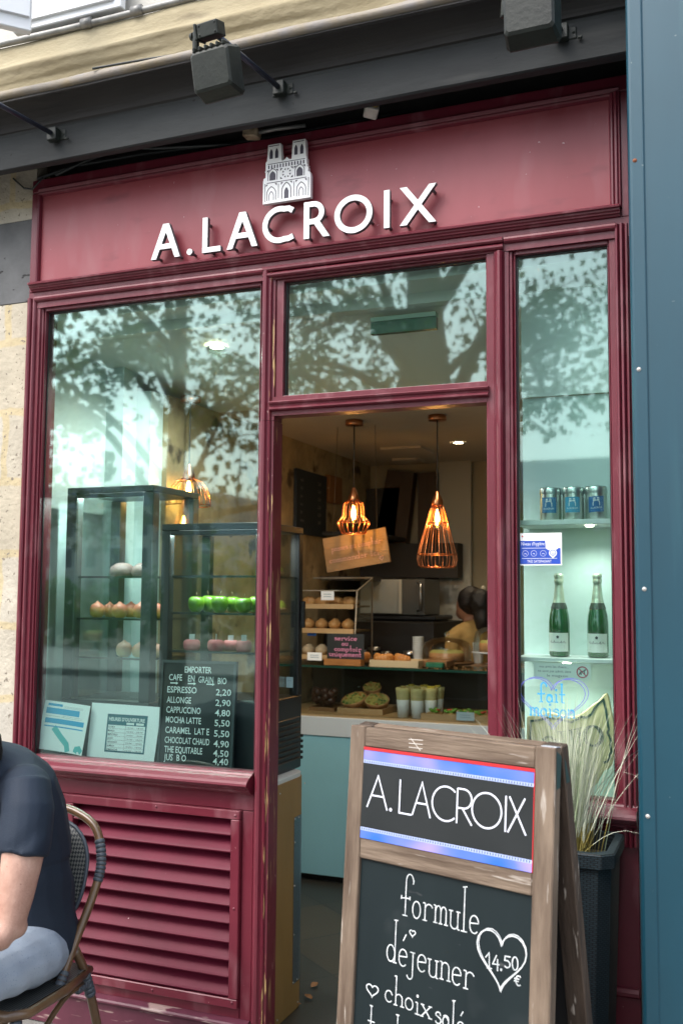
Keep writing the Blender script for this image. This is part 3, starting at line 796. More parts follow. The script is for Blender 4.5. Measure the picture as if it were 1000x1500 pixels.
floodlight(-1.615, 3.707, 'bronze floodlight on a thin arm in the middle of the grey beam', R(14), R(-6), arm=0.73)
floodlight(-2.682, 3.703, 'floodlight with only arm and bracket in view at the left end of the beam', R(14), R(-6), arm=0.80)
floodlight(-0.535, 3.705, 'floodlight at the top right beside the blue pillar with a rusty bracket', R(4), R(-2), arm=0.66)

SENS = mat('aged_white_plastic', (0.55, 0.54, 0.48), 0.5, var=0.15, vscale=20)
SENSY = mat('yellowed_lens', (0.40, 0.30, 0.12), 0.4)
t = thing('motion_sensor', 'small white angled sensor with a yellowed lens in the gap over the fascia', 'sensor', (-1.314, -0.05, 3.62))
m_ = MB(); c = aty(544, 160, -0.05)
Mx = Matrix.Rotation(R(35), 3, 'Z') @ Matrix.Rotation(R(-28), 3, 'X') @ Matrix.Rotation(R(12), 3, 'Y')
m_.cbox(c, (0.055, 0.05, 0.062), Mx); m_.build('housing', SENS, t, bevel=0.006, segs=2)
MB().lathe([(0.0, 0.006), (0.012, 0.005), (0.016, 0.0)], c + Mx @ Vector((0.006, -0.0255, -0.008)), 14, axis=Mx @ Vector((0, -1, 0))).build('lens', SENSY, t)
t = thing('terminal_block', 'small broken ceramic terminal block above the left cathedral tower', 'terminal block', (-1.83, -0.05, 3.64))
m_ = MB(); c = aty(369, 196, -0.05)
m_.cbox(c, (0.065, 0.05, 0.038), Matrix.Rotation(R(10), 3, 'Y')); m_.cbox(c + Vector((-0.012, -0.004, 0.019)), (0.03, 0.04, 0.02), Matrix.Rotation(R(-16), 3, 'Y'))
m_.build('ceramic_body', mat('old_ceramic', (0.36, 0.30, 0.20), 0.8, col2=(0.16, 0.11, 0.06), vscale=28, bump=0.5), t, bevel=0.005)
MB().tube([c + Vector((0.02, 0.0, 0.0)), c + Vector((0.10, 0.02, 0.012)), c + Vector((0.22, 0.05, 0.02))], 0.008, 8).build('sleeve', PIPE, t)
CBL = mat('dark_cable', (0.03, 0.035, 0.035), 0.5)
for i, (pts, lb) in enumerate((
    ([(-2.98, 0.02, 3.655), (-2.80, 0.03, 3.69), (-2.45, 0.05, 3.70), (-1.9, 0.06, 3.675), (-1.2, 0.08, 3.69)], 'long dark cable running level in the gap above the fascia'),
    ([(-2.86, 0.0, 3.648), (-2.74, 0.03, 3.70), (-2.62, 0.06, 3.74), (-2.56, 0.08, 3.80)], 'dark cable rising steeply at the left end of the gap'),
    ([(-2.60, -0.02, 3.74), (-2.35, 0.0, 3.69), (-2.1, 0.0, 3.66), (-1.95, 0.04, 3.66)], 'thin dark cable sagging across the gap towards the terminal block'))):
    tag(MB().tube(pts, 0.007, 6).build('cable', CBL), lb, 'cable')
tag(MB().tube([(-3.12, 0.02, 3.68), (-3.05, 0.015, 3.62), (-2.99, 0.0, 3.60), (-2.93, -0.004, 3.645)], 0.0045, 6).build('cable', CBL), 'loose thin cable drooping over the stone left of the fascia', 'cable')
tag(MB().tube([(-2.40, -0.374, 3.872), (-2.34, -0.345, 3.888), (-2.20, -0.28, 3.922), (-2.08, -0.25, 3.932), (-2.00, -0.25, 3.93), (-1.96, -0.25, 3.928)], 0.005, 6).build('cable', CBL), 'short dark cable lying on the lead flashing of the cornice', 'cable')

# ------------------------------------------------------------------ blue pillar on the right
t = thing('metal_pillar', 'tall petrol blue metal pillar cropped by the right edge', 'pillar', (0.1, -0.4, 0))
m_ = MB()
m_.vprof([(-0.289, -0.596), (-0.283, -0.606), (-0.276, -0.609), (-0.243, -0.609), (-0.241, -0.603), (0.9, -0.603), (0.9, 0.0), (-0.289, 0.0)], -0.06, 4.6)
m_.build('cladding', BLUEP, t, bevel=0.002)
for (px, py) in ((929, 235), (935, 541), (943, 863), (948, 1196)):
    c = aty(px, py, -0.609)
    MB().lathe([(0.0, 0.004), (0.004, 0.0035), (0.0065, 0.0)], c, 12, axis=(0, -1, 0)).build('rivet', mat('rivet_zinc', (0.5, 0.48, 0.45), 0.5, metal=0.4) if py > 300 else RUST, t)

# ================================================================== left window: notices
PAPER = mat('white_paper', (0.92, 0.94, 0.93), 0.7)
INK = mat('dark_ink', (0.03, 0.04, 0.05), 0.6)
CYAN = mat('cyan_print', (0.02, 0.38, 0.66), 0.6)
TEALP = mat('teal_print', (0.10, 0.50, 0.50), 0.6)
LETW = mat('white_letters', (0.85, 0.87, 0.86), 0.5)
def lean_fn(o, u, v, n):
    o, u, v, n = (Vector(q) for q in (o, u, v, n))
    return lambda a, b, d=0.0: o + u * a + v * b - n * d      # n points at the viewer; positive d goes in
def card_frame(bl, br, tl):
    bl, br, tl = Vector(bl), Vector(br), Vector(tl)
    u = (br - bl).normalized(); v = (tl - bl); W = (br - bl).length
    v = (v - u * v.dot(u)); H = v.length; v.normalize()
    return bl, u, v, u.cross(v), W, H
# opening hours
o_, u_, v_, n_, W, H = card_frame(aty(127, 1110, 0.085), aty(225, 1118, 0.085), aty(136, 1029, 0.115))
t = thing('notice', 'white card of opening hours propped inside the left window', 'notice', o_)
fn = lean_fn(o_, u_, v_, n_)
MB().sweep([(0, 0), (W, 0), (W * 1.045, H * 0.985), (0.0, H)], fn, 0.0, 0.004).build('card', PAPER, t)
m_ = MB()
x0, x1, z0, z1 = W * .27, W * .84, H * .15, H * .80
f_ = lambda a, b, d=0.0: fn(a, b, -0.0006 + d)
m_.ribbon([(x0, z0), (x1, z0), (x1 + .003, z1), (x0, z1)], 0.007, f_, 0.0004, 0, closed=True)
m_.sweep([(x0, z1 - H * .18), (x1, z1 - H * .18), (x1, z1), (x0, z1)], f_, 0.0, 0.0003, 0)
m_.build('border', mat('petrol_print', (0.03, 0.15, 0.19), 0.6), t)
m_ = MB(); f3 = lambda a, b, d=0.0: fn(a, b, -0.0014 + d)
put_text(m_, "HEURES D'OUVERTURE", f3, x0 + .006, z1 - H * .105, H * .062, width=x1 - x0 - .012, fat=.03)
m_.sweep([(x0 + (x1 - x0) * .50, z1 - H * .165), (x0 + (x1 - x0) * .70, z1 - H * .165), (x0 + (x1 - x0) * .70, z1 - H * .125), (x0 + (x1 - x0) * .50, z1 - H * .125)], f3, 0, 0.0003)
m_.sweep([(x0 + (x1 - x0) * .75, z1 - H * .165), (x0 + (x1 - x0) * .95, z1 - H * .165), (x0 + (x1 - x0) * .95, z1 - H * .125), (x0 + (x1 - x0) * .75, z1 - H * .125)], f3, 0, 0.0003)
m_.build('heading', LETW, t)
m_ = MB()
rows = ['LUNDI', 'MARDI', 'MERCREDI', 'JEUDI', 'VENDREDI', 'SAMEDI', 'DIMANCHE']
rh = (z1 - H * .18 - z0) / 7
for i, d in enumerate(rows):
    zb = z1 - H * .18 - rh * (i + 1)
    put_text(m_, d, f_, x0 + .006, zb + rh * .25, rh * .48, fat=.012)
    put_text(m_, '10:00 - 18:00', f_, x0 + (x1 - x0) * .52, zb + rh * .25, rh * .36, width=(x1 - x0) * .42)
    m_.sweep([(x0, zb), (x1, zb), (x1, zb + .0008), (x0, zb + .0008)], f_, 0, 0.0003)
xm = x0 + (x1 - x0) * .48
m_.sweep([(xm, z0), (xm + .0009, z0), (xm + .0009, z1 - H * .18), (xm, z1 - H * .18)], lambda a, b, d=0.0: fn(a, b, -0.0009 + d * .5), 0, 0.0003)
m_.build('timetable', INK, t)
# curled map leaflet
o_, u_, v_, n_, W, H = card_frame(aty(59, 1096, 0.085), aty(125, 1107, 0.075), aty(55, 1023, 0.11))
t = thing('leaflet', 'curling white leaflet with cyan bars and a street map in the left corner', 'leaflet', o_)
def curl(a, b, d=0.0):
    s_ = a / W
    return o_ + u_ * a + v_ * b - n_ * (d - 0.022 * (4 * (s_ - .5) ** 2) * (1 - 0.6 * b / H) - 0.004)
def grid(m_, a0, a1, b0, b1, fnc, nx, nz, off, mi=0):
    vs = [fnc(a0 + (a1 - a0) * i / nx, b0 + (b1 - b0) * j / nz, off) for j in range(nz + 1) for i in range(nx + 1)]
    m_.add(vs, [(j * (nx + 1) + i, j * (nx + 1) + i + 1, (j + 1) * (nx + 1) + i + 1, (j + 1) * (nx + 1) + i) for j in range(nz) for i in range(nx)], mi, True)
m_ = MB(); grid(m_, 0, W, 0, H, curl, 12, 4, 0.0); grid(m_, 0, W, 0, H, curl, 12, 4, 0.0012); m_.build('sheet', PAPER, t)
m_ = MB()
for (a0, a1, b0, b1) in ((.08, .38, .90, .95), (.06, .78, .74, .86), (.07, .92, .55, .65), (.07, .92, .475, .50)):
    grid(m_, a0 * W, a1 * W, b0 * H, b1 * H, curl, 8, 1, -0.0008)
m_.build('printed_bars', CYAN, t)
cr = lambda a, b, d=0.0: curl(a, b, -0.0008 + d)
for pl, wd in (([(.26, .47), (.42, .30), (.58, .16), (.62, 0.02)], .034), ([(.80, .03), (.82, .10), (.9, .12), (.97, .05)], .03)):
    pts = []; m_ = MB()
    for i in range(len(pl) - 1):
        for k in range(5): pts.append(((pl[i][0] + (pl[i + 1][0] - pl[i][0]) * k / 5) * W, (pl[i][1] + (pl[i + 1][1] - pl[i][1]) * k / 5) * H))
    pts.append((pl[-1][0] * W, pl[-1][1] * H))
    m_.ribbon(pts, wd * W * 3.2, cr, 0.0002); m_.build('printed_map', TEALP, t)
m_ = MB(); f9 = lambda a, b, d=0.0: curl(a, b, -0.0008 + d)
for b in (.68, .71, .885, .91): grid(m_, .42 * W, .85 * W, b * H, (b + .006) * H, curl, 6, 1, -0.0009)
grid(m_, .08 * W, .45 * W, .69 * H, .696 * H, curl, 6, 1, -0.0009)
m_.build('fine_print', mat('grey_print', (0.35, 0.38, 0.40), 0.7), t)
# letter board menu
o_, u_, v_, n_, W, H = card_frame(aty(231, 1119, 0.10), aty(341, 1127, 0.10), aty(231, 966, 0.13))
t = thing('letter_board', 'black letter board of drink prices leaning inside the left window', 'menu board', o_)
fn = lean_fn(o_, u_, v_, n_)
BOARD = mat('black_felt_board', (0.012, 0.016, 0.017), 0.6)
m_ = MB(); m_.sweep([(0, 0), (W, 0), (W, H), (0, H)], fn, 0.0, 0.012); m_.build('board', BOARD, t)
m_ = MB()
for (a, b, c, d) in ((0, W, H - .012, H), (0, .008, 0, H - .0125), (W - .012, W, 0, H - .0125)):
    m_.sweep([(a, c), (b, c), (b, d), (a, d)], lambda x, y, z: fn(x, y, -0.006 + z), 0.0, 0.0055)
m_.build('frame', mat('dark_aluminium', (0.07, 0.08, 0.085), 0.4, metal=0.5), t)
m_ = MB(); f3 = lambda a, b, d=0.0: fn(a, b, -0.002 + d)
def row(py, left, right=None, lx=.085, lw=None, rx=.985, h=.026):
    # row baseline from the photograph's row spacing on the board
    z = H * (1122 - py) / (1119 - 966)
    put_text(m_, left, f3, lx * W, z, h, width=lw * W if lw else None, fat=.012)
    if right: put_text(m_, right, f3, .74 * W, z - 0.004, h, width=.20 * W, fat=.012)
row(987, 'EMPORTER', None, .31, .36); row(999, 'CAFE', None, .10, .18); row(1000, 'EN', None, .36, .09); row(1001, 'GRAIN', None, .50, .20); row(1002, 'BIO', None, .76, .115)
for ax_ in (.12, .36, .61):
    z = H * .772
    m_.sweep([(ax_ * W, z), ((ax_ + .08) * W, z), ((ax_ + .08) * W, z + .005), (ax_ * W, z + .005)], f3, 0, 0.0004)
    m_.sweep([((ax_ + .08) * W, z - .004), ((ax_ + .11) * W, z + .0025), ((ax_ + .08) * W, z + .009)], f3, 0, 0.0004)
for py, a, lw, b in ((1017, 'ESPRESSO', .40, '2,20'), (1032, 'ALLONGE', .33, '2,90'), (1046.5, 'CAPPUCCINO', .465, '4,80'), (1061, 'MOCHA LATTE', .475, '5,50'), (1076, 'CARAMEL  LAT E', .59, '5,50'), (1090.5, 'CHOCOLAT CHAUD', .60, '4,90'), (1104, 'THE EQUITABLE', .51, '4,50'), (1115.5, 'JUS  B O', .30, '4,40')):
    row(py, a, b, .085, lw)
m_.build('lettering', LETW, t)

# ================================================================== right display window
BACKP = mat('pale_aqua_panel', (0.58, 0.72, 0.68), 0.55, var=0.03, vscale=2)
t = thing('display_case', 'pale aqua display case with two shelves behind the narrow right window', 'display case', (-0.6, 0.2, 1.0))
MB().box(-0.795, -0.30, 0.30, 0.315, 1.0, 2.532).build('back_panel', BACKP, t)
MB().box(-0.795, -0.30, 0.285, 0.3, 2.534, 3.0).build('upper_panel', mat('pale_mint_panel', (0.78, 0.86, 0.82), 0.5), t)
MB().box(-0.315, -0.30, 0.075, 0.284, 1.0, 3.0).build('side_panel', BACKP, t)
MB().box(-0.795, -0.30, 0.075, 0.299, 0.97, 1.0).build('base_board', BACKP, t)
SHELF = mat('white_shelf', (0.72, 0.78, 0.76), 0.4)
MB().box(-0.780, -0.317, 0.085, 0.298, 2.012, 2.031).build('shelf', SHELF, t, bevel=0.002)
MB().box(-0.783, -0.317, 0.085, 0.298, 1.511, 1.527).build('shelf', SHELF, t, bevel=0.002)
def puck(x, y, z, e):      # small round display lights under both shelves, lower one added to light the board
    MB().lathe([(0, -.006), (.014, -.006), (.016, -.001)], (x, y, z), 14).build('display_light', mat('lit_puck', (1, .9, .75), .5, emit=(1.0, .86, .68), estr=6), t)
    l = bpy.data.lights.new('display_glow', 'SPOT'); l.energy = e; l.spot_size = R(150); l.spot_blend = .7; l.color = (1, .95, .86); l.shadow_soft_size = .012
    o = bpy.data.objects.new('display_glow', l); COL.objects.link(o); o.location = (x, y, z - .012)
puck(-0.515, 0.12, 2.0115, 1.6); puck(-0.60, 0.10, 1.5105, 1.3)
# tins
TIN = mat('brushed_tin', (0.62, 0.66, 0.62), 0.28, metal=1.0, var=0.1, vscale=40, stretch=(1, 1, 0.06))
TLAB = [mat('blue_tin_label', (0.015, 0.16, 0.36), 0.5), mat('light_blue_tin_label', (0.03, 0.30, 0.50), 0.5), mat('deep_blue_tin_label', (0.01, 0.13, 0.36), 0.5)]
def tin(x, ang, lm, label, tilt=0.0, w_=0.72):
    y = 0.17; r = 0.0395; z = 2.0315
    t = thing('tin', label, 'tin', (x, y, z), 0, 'three tins on the upper shelf')
    MB().lathe([(0.0, 0.0), (r * .97, 0.0), (r, 0.003), (r, 0.104)], (x, y, z), 28).build('body', TIN, t)
    MB().lathe([(r + .001, 0.100), (r + .0018, 0.102), (r + .0018, 0.119), (r, 0.124), (r * .9, 0.126), (0, 0.125)], (x, y, z), 28).build('lid', TIN, t)
    def cyl(a, b, d=0.0):
        q = ang + a / r
        rr = r + .0006 - d
        return Vector((x + rr * math.sin(q), y - rr * math.cos(q), z + 0.058 + b + a * tilt))
    m_ = MB(); hw, hh = r * w_, 0.029
    for i in range(8):
        a0, a1 = -hw + 2 * hw * i / 8, -hw + 2 * hw * (i + 1) / 8
        m_.add([cyl(a0, -hh), cyl(a1, -hh), cyl(a1, hh), cyl(a0, hh)], [(0, 1, 2, 3)])
    lo = m_.build('label', lm, t)
    m_ = MB()
    emblem(0.030, lambda a, b, d=0.0: cyl(a, b - 0.006, -0.0006 + d * .1 if d > 0 else -0.0006 + d * .01), 0.002, 0, 1, m_)
    put_text(m_, 'A.LACROIX', lambda a, b, d=0.0: cyl(a, b, -0.0006), 0, -0.0165, 0.0065, width=hw * 1.45, align='c')
    m_.add([cyl(-hw * .7, -.0235, -.0006), cyl(hw * .7, -.0235, -.0006), cyl(hw * .7, -.0225, -.0006), cyl(-hw * .7, -.0225, -.0006)], [(0, 1, 2, 3)])
    m_.build('label_print', [LETW, lm], lo)
tin(-0.664, R(-2), TLAB[0], 'leftmost tin with a blue label turned towards the left')
tin(-0.580, R(2), TLAB[1], 'middle tin with a lighter turquoise blue label')
tin(-0.497, R(8), TLAB[2], 'rightmost tin with a tilted dark blue label', 0.06)
# champagne bottles
BGREEN = mat('dark_green_bottle_glass', (0.007, 0.085, 0.022), 0.06, coat=0.6, spec=0.8)
FOIL = mat('champagne_foil', (0.50, 0.56, 0.44), 0.38, metal=0.55, var=0.12, vscale=30, bump=0.25, bscale=80)
FOILD = mat('dark_foil_collar', (0.06, 0.07, 0.06), 0.4, metal=0.4)
LABELP = mat('white_bottle_label', (0.78, 0.80, 0.74), 0.55)
def bottle(x, label, seal):
    y, z = 0.17, 1.5275
    t = thing('champagne_bottle', label, 'bottle', (x, y, z), 0, 'two champagne bottles on the lower shelf')
    sc = 0.3085 / 0.30
    q = lambda pr: [(r * 0.90, h * sc) for r, h in pr]
    MB().lathe(q([(0, 0.004), (.030, 0.0), (.039, 0.002), (.0425, .010), (.0425, .105), (.042, .125), (.039, .15), (.032, .176), (.0265, .192)]), (x, y, z), 28).build('glass_body', BGREEN, t)
    MB().lathe(q([(.0272, .190), (.0240, .200), (.0215, .215), (.0190, .235), (.0172, .250), (.0165, .262), (.0185, .265), (.0190, .276), (.0175, .279), (.0182, .282), (.0195, .287), (.0190, .294), (.0155, .299), (0, .300)]), (x, y, z), 24).build('foil', FOIL, t)
    MB().lathe(q([(.0345, .172), (.0322, .179), (.0278, .1905), (.0266, .1935)]), (x, y, z), 24).build('collar', FOILD, t)
    def cyl(a, b, d=0.0):
        r = .0425 * .9 + .0008 - d
        return Vector((x + r * math.sin(a / r), y - r * math.cos(a / r), z + b))
    m_ = MB()
    for i in range(12):
        a0, a1 = -.043 + .086 * i / 12, -.043 + .086 * (i + 1) / 12
        m_.add([cyl(a0, .020), cyl(a1, .020), cyl(a1, .088), cyl(a0, .088)], [(0, 1, 2, 3)])
    lo = m_.build('label', LABELP, t)
    m_ = MB(); f3 = lambda a, b, d=0.0: cyl(a, b, -.0006)
    sc_ = [(-.030, .052), (-.027, .060), (-.024, .051), (-.019, .055), (-.016, .051), (-.012, .061), (-.011, .051), (-.006, .055), (-.003, .051), (.001, .056), (.004, .051), (.010, .053), (.014, .060), (.012, .051), (.018, .052), (.024, .058), (.026, .051), (.032, .053)]
    for i in range(len(sc_) - 1):
        a, b = Vector(sc_[i]), Vector(sc_[i + 1]); n_ = Vector((-(b - a).y, (b - a).x)).normalized() * .0006
        m_.add([f3(*(a - n_)), f3(*(b - n_)), f3(*(b + n_)), f3(*(a + n_))], [(0, 1, 2, 3)])
    for b in (.040, .036, .030): m_.add([f3(-.026, b), f3(.026, b), f3(.026, b + .0011), f3(-.026, b + .0011)], [(0, 1, 2, 3)])
    m_.add([f3(-.004, .068), f3(.004, .068), f3(.005, .076), f3(0, .079), f3(-.005, .076)], [(0, 1, 2, 3, 4)])
    m_.build('label_print', INK, lo)
    MB().lathe([(0, .002), (.008, .0018), (.0095, 0)], (x, y - .0262, z + .182), 14, axis=(0, -1, 0.42)).build('seal', seal, t)
bottle(-0.637, 'left champagne bottle with a pinkish seal on its dark collar', mat('pink_seal', (0.62, 0.42, 0.40), 0.4))
bottle(-0.497, 'right champagne bottle with a pale gold seal on its dark collar', mat('gold_seal', (0.50, 0.48, 0.30), 0.4))
# hygiene sticker on the glass
o_, u_, v_, n_, W, H = card_frame((-0.7625, 0.0405, 1.863), (-0.600, 0.0405, 1.863), (-0.7625, 0.0405, 1.980))
t = thing('hygiene_sticker', 'white and blue hygiene rating sticker on the inside of the right window', 'sticker', o_)
fn = lambda a, b, d=0.0: Vector((-0.766 + a, 0.0405 - 0.0006 + d, 1.862 + b))
W, H = 0.163, 0.118
MB().box(-0.766, -0.603, 0.0402, 0.0418, 1.862, 1.980).build('sheet', PAPER, t, bevel=0.0)
HB = mat('royal_blue_print', (0.012, 0.07, 0.48), 0.5)
m_ = MB(); f1 = lambda a, b, d=0.0: fn(a, b, -.0008 + d)
bl = [(.005, .005), (W - .005, .005), (W - .005, .062)] + [(.128 + .030 * math.cos(R(a)), .085 + .026 * math.sin(R(a)) - .006) for a in range(-38, -141, -17)] + [(.103, .090), (.005, .090)]
m_.sweep(bl, f1, 0, .0004); m_.build('blue_field', HB, t)
m_ = MB(); f2 = lambda a, b, d=0.0: fn(a, b, -.0018 + d * .3)
put_text(m_, "Niveau d'hygiène", f2, .016, .073, .0125, width=.085)
put_text(m_, 'TRÈS SATISFAISANT', f2, W / 2, .010, .0095, width=.088, align='c')
for b in (.062, .0245): m_.sweep([(.018, b), (.146, b), (.146, b + .0015), (.018, b + .0015)], f2, 0, .001)
for cx in (.031, .062, .096):
    m_.ribbon([(cx + .0105 * math.cos(R(i * 20)), .0435 + .0105 * math.sin(R(i * 20))) for i in range(18)], .0009, f2, .001, closed=True)
    m_.ribbon([(cx - .004 + .008 * i / 4, .041 + .003 * math.sin(i * .9)) for i in range(5)], .0014, f2, .001)
m_.sweep([(.131 + .0145 * math.cos(R(a)), .0445 + .0145 * math.sin(R(a))) for a in range(-60, 241, 15)] + [(.131, .024)], f2, 0, .001)
m_.build('white_print', LETW, t)
m_ = MB(); f4 = lambda a, b, d=0.0: fn(a, b, -.003 + d * .3)
m_.ribbon([(.131 + .010 * math.cos(R(i * 20)), .0455 + .010 * math.sin(R(i * 20))) for i in range(18)], .0016, f4, .001, closed=True)
m_.ribbon([(.131 + .005 * math.cos(R(a)), .0455 + .005 * math.sin(R(a))) for a in range(200, 341, 20)], .0013, f4, .001)
m_.build('smile_print', HB, t)
m_ = MB(); m_.sweep([(.006, .104), (.011, .104), (.011, .109), (.006, .109)], f2, 0, .001); m_.build('emblem_print', INK, t)
m_ = MB(); m_.sweep([(.018, .104), (.023, .104), (.023, .109), (.018, .109)], f2, 0, .001); m_.build('emblem_print', mat('red_print', (0.6, 0.02, 0.04), 0.6), t)
m_ = MB(); put_text(m_, 'PRÉFET', f2, .028, .1045, .004, width=.04); m_.build('fine_print', mat('grey_print2', (0.45, 0.47, 0.48), 0.7), t)
# no-dogs notice
t = thing('notice', 'clear strip notice about dogs with a red prohibition ring under the lower shelf', 'notice', (-0.61, 0.08, 1.46))
MB().box(-0.715, -0.512, 0.079, 0.0815, 1.452, 1.508).build('strip', mat('frosted_strip', (0.60, 0.68, 0.64), 0.5), t)
m_ = MB(); f5 = lambda a, b, d=0.0: Vector((a, 0.0785 + d * .3, b))
put_text(m_, 'nos amis les chiens...', f5, -0.695, 1.491, .009, width=.105)
put_text(m_, 'ne sont pas admis dans', f5, -0.700, 1.475, .009, width=.118)
put_text(m_, 'le magasin', f5, -0.668, 1.459, .009, width=.075)
m_.ribbon([(-.553, 1.470), (-.546, 1.480), (-.536, 1.483), (-.529, 1.489)], .005, f5, .001); m_.ribbon([(-.545, 1.480), (-.546, 1.469)], .0035, f5, .001); m_.ribbon([(-.534, 1.482), (-.533, 1.470)], .0035, f5, .001)
m_.build('wording', INK, t)
m_ = MB(); f6 = lambda a, b, d=0.0: Vector((a, 0.0775 + d * .3, b))
m_.ribbon([(-.541 + .019 * math.cos(R(i * 15)), 1.479 + .019 * math.sin(R(i * 15))) for i in range(24)], .0045, f6, .001, closed=True)
m_.ribbon([(-.5545, 1.4925), (-.5275, 1.4655)], .004, f6, .001)
m_.build('prohibition_ring', mat('dark_red_print', (0.35, 0.01, 0.04), 0.6), t)
# heart and words drawn on the pane
VIOL = mat('violet_glass_marker', (0.16, 0.17, 0.62), 0.6)
SKYM = mat('sky_blue_glass_marker', (0.04, 0.40, 0.72), 0.6)
t = thing('window_drawing', 'violet heart with pale blue handwritten words drawn on the right window', 'drawing', (-0.64, 0.041, 1.27))
def heart_pts(cx, cz, w_, h_, n=40, k=1.0):
    out = []
    for i in range(n + 1):
        a = math.pi * 2 * i / n
        x = 16 * math.sin(a) ** 3 / 16; z = (13 * math.cos(a) - 5 * math.cos(2 * a) - 2 * math.cos(3 * a) - math.cos(4 * a) + 2.5) / 15
        out.append((cx + x * w_ / 2 * k, cz + z * h_ / 2))
    return out
f7 = lambda a, b, d=0.0: Vector((a, 0.0405 - 0.0006 + d * .2, b))
f8 = lambda a, b, d=0.0: Vector((a, 0.0405 - 0.0010 + d * .2, b))
m_ = MB(); m_.ribbon(heart_pts(-0.645, 1.366, 0.238, 0.185), .0026, f7, .002, closed=False); m_.ribbon(heart_pts(-0.636, 1.368, 0.243, 0.190), .0022, f8, .002)
m_.build('heart_outline', VIOL, t)

# ------------------------------------------------------------------ handwritten letters, stroke by stroke
def arc(cx, cy, rx, ry, a0, a1, n=9):
    return [(cx + rx * math.cos(R(a0 + (a1 - a0) * i / n)), cy + ry * math.sin(R(a0 + (a1 - a0) * i / n))) for i in range(n + 1)]
GLY = {   # x-height .5, ascender 1, (strokes, advance)
    'f': ([arc(.30, .84, .15, .14, 5, 180) + [(.15, 0)], [(.44, .80), (.47, .88)], [(-.03, .5), (.33, .52)], [(-.03, .46), (-.02, .55)], [(.33, .48), (.33, .56)], [(.05, 0), (.25, 0)]], .42),
    'o': ([arc(.19, .25, .16, .25, 0, 360, 18)], .42),
    'r': ([[(.12, .5), (.12, 0)], [(.03, .5), (.12, .5)], [(.03, 0), (.21, 0)], arc(.28, .31, .16, .18, 170, 50) + [(.42, .40)]], .44),
    'm': ([[(.10, .5), (.10, 0)], [(.02, .5), (.10, .5)], [(.02, 0), (.18, 0)], arc(.21, .36, .10, .14, 180, 0) + [(.31, 0)], [(.24, 0), (.38, 0)], arc(.42, .36, .10, .14, 180, 0) + [(.52, 0)], [(.45, 0), (.60, 0)]], .62),
    'u': ([[(.08, .5), (.08, .14)] + arc(.22, .14, .14, .14, 180, 360), [(.36, .5), (.36, 0)], [(0, .5), (.16, .5)], [(.29, .5), (.44, .5)], [(.36, 0), (.43, .0)]], .46),
    'l': ([[(.13, 1.0), (.13, 0)], [(.05, .98), (.22, 1.0)], [(.02, 0), (.26, 0)]], .32),
    'e': ([[(.05, .27), (.36, .30)] + arc(.20, .30, .16, .20, 0, 180) + arc(.20, .2, .16, .2, 180, 320)], .42),
    'd': ([arc(.19, .25, .16, .25, 20, 340, 16), [(.36, 1.0), (.36, 0)], [(.28, .99), (.44, 1.0)], [(.28, 0), (.45, 0)]], .50),
    'j': ([[(.18, .5), (.18, -.18)] + arc(.07, -.18, .11, .12, 0, -170), [(.06, .5), (.26, .5)]], .34),
    'n': ([[(.10, .5), (.10, 0)], [(.02, .5), (.10, .5)], [(.02, 0), (.18, 0)], arc(.24, .34, .14, .16, 180, 0) + [(.38, 0)], [(.30, 0), (.46, 0)]], .48),
    'c': ([arc(.20, .25, .16, .25, 45, 320, 14), [(.30, .42), (.35, .34)]], .40),
    'h': ([[(.10, 1.0), (.10, 0)], [(.02, .98), (.10, 1.0)], [(.02, 0), (.18, 0)], arc(.24, .34, .14, .16, 180, 0) + [(.38, 0)], [(.30, 0), (.46, 0)]], .48),
    'i': ([[(.12, .5), (.12, 0)], [(.04, .5), (.12, .5)], [(.02, 0), (.22, 0)], arc(.12, .68, .025, .025, 0, 360, 6)], .28),
    'x': ([[(.04, .5), (.38, 0)], [(.38, .5), (.02, 0)], [(-.02, .5), (.12, .5)], [(.30, .5), (.44, .5)], [(-.04, 0), (.10, 0)], [(.30, 0), (.46, 0)]], .48),
    's': ([arc(.18, .38, .13, .12, 40, 200, 8) + arc(.18, .14, .15, .14, 70, -160, 10), [(.28, .46), (.30, .36)]], .38),
    'a': ([arc(.19, .22, .15, .22, 20, 340, 14), arc(.20, .36, .15, .14, 150, 0, 6) + [(.35, .06), (.42, 0)]], .46),
    't': ([[(.15, .95), (.15, .10)] + arc(.24, .10, .09, .10, 180, 300, 5), [(.0, .52), (.34, .52)], [(.07, .95), (.22, .95)]], .38),
    'q': ([arc(.19, .25, .16, .25, 20, 340, 16), [(.36, .5), (.36, -.4)], [(.28, -.4), (.45, -.4)]], .48),
    'p': ([arc(.22, .25, .16, .25, -160, 160, 16), [(.08, .5), (.08, -.4)], [(.0, -.4), (.16, -.4)], [(0, .5), (.08, .5)]], .46),
    'v': ([[(.02, .5), (.18, 0), (.34, .5)], [(-.04, .5), (.09, .5)], [(.28, .5), (.41, .5)]], .42),
    ' ': ([], .28),
}
GLY['é'] = (GLY['e'][0] + [[(.18, .66), (.30, .80)]], .42)
GLY['î'] = GLY['i']
def hand_w(t): return sum(GLY[c][1] for c in t)
def handwrite(mb, t, fn, x, y, width, size, wd, drop=0.0, mi=0, jit=0.02):
    k = width / hand_w(t); cx = 0; cnt = 0
    lo = lambda b: b * .78 if b <= .5 else .39 + (b - .5) * 1.22
    tot = hand_w(t)
    for c in t:
        st, adv = GLY[c]
        dy = drop * cx / tot + random.uniform(-jit, jit) * size
        for s_ in st:
            cnt += 1
            off = -0.00012 * (cnt % 7)
            mb.ribbon([(x + (cx + a) * k, y + dy + lo(b) * size) for a, b in s_], wd, lambda a, b, d=0.0, off=off: fn(a, b, off + d), 0.0003, mi)
        cx += adv
m_ = MB()
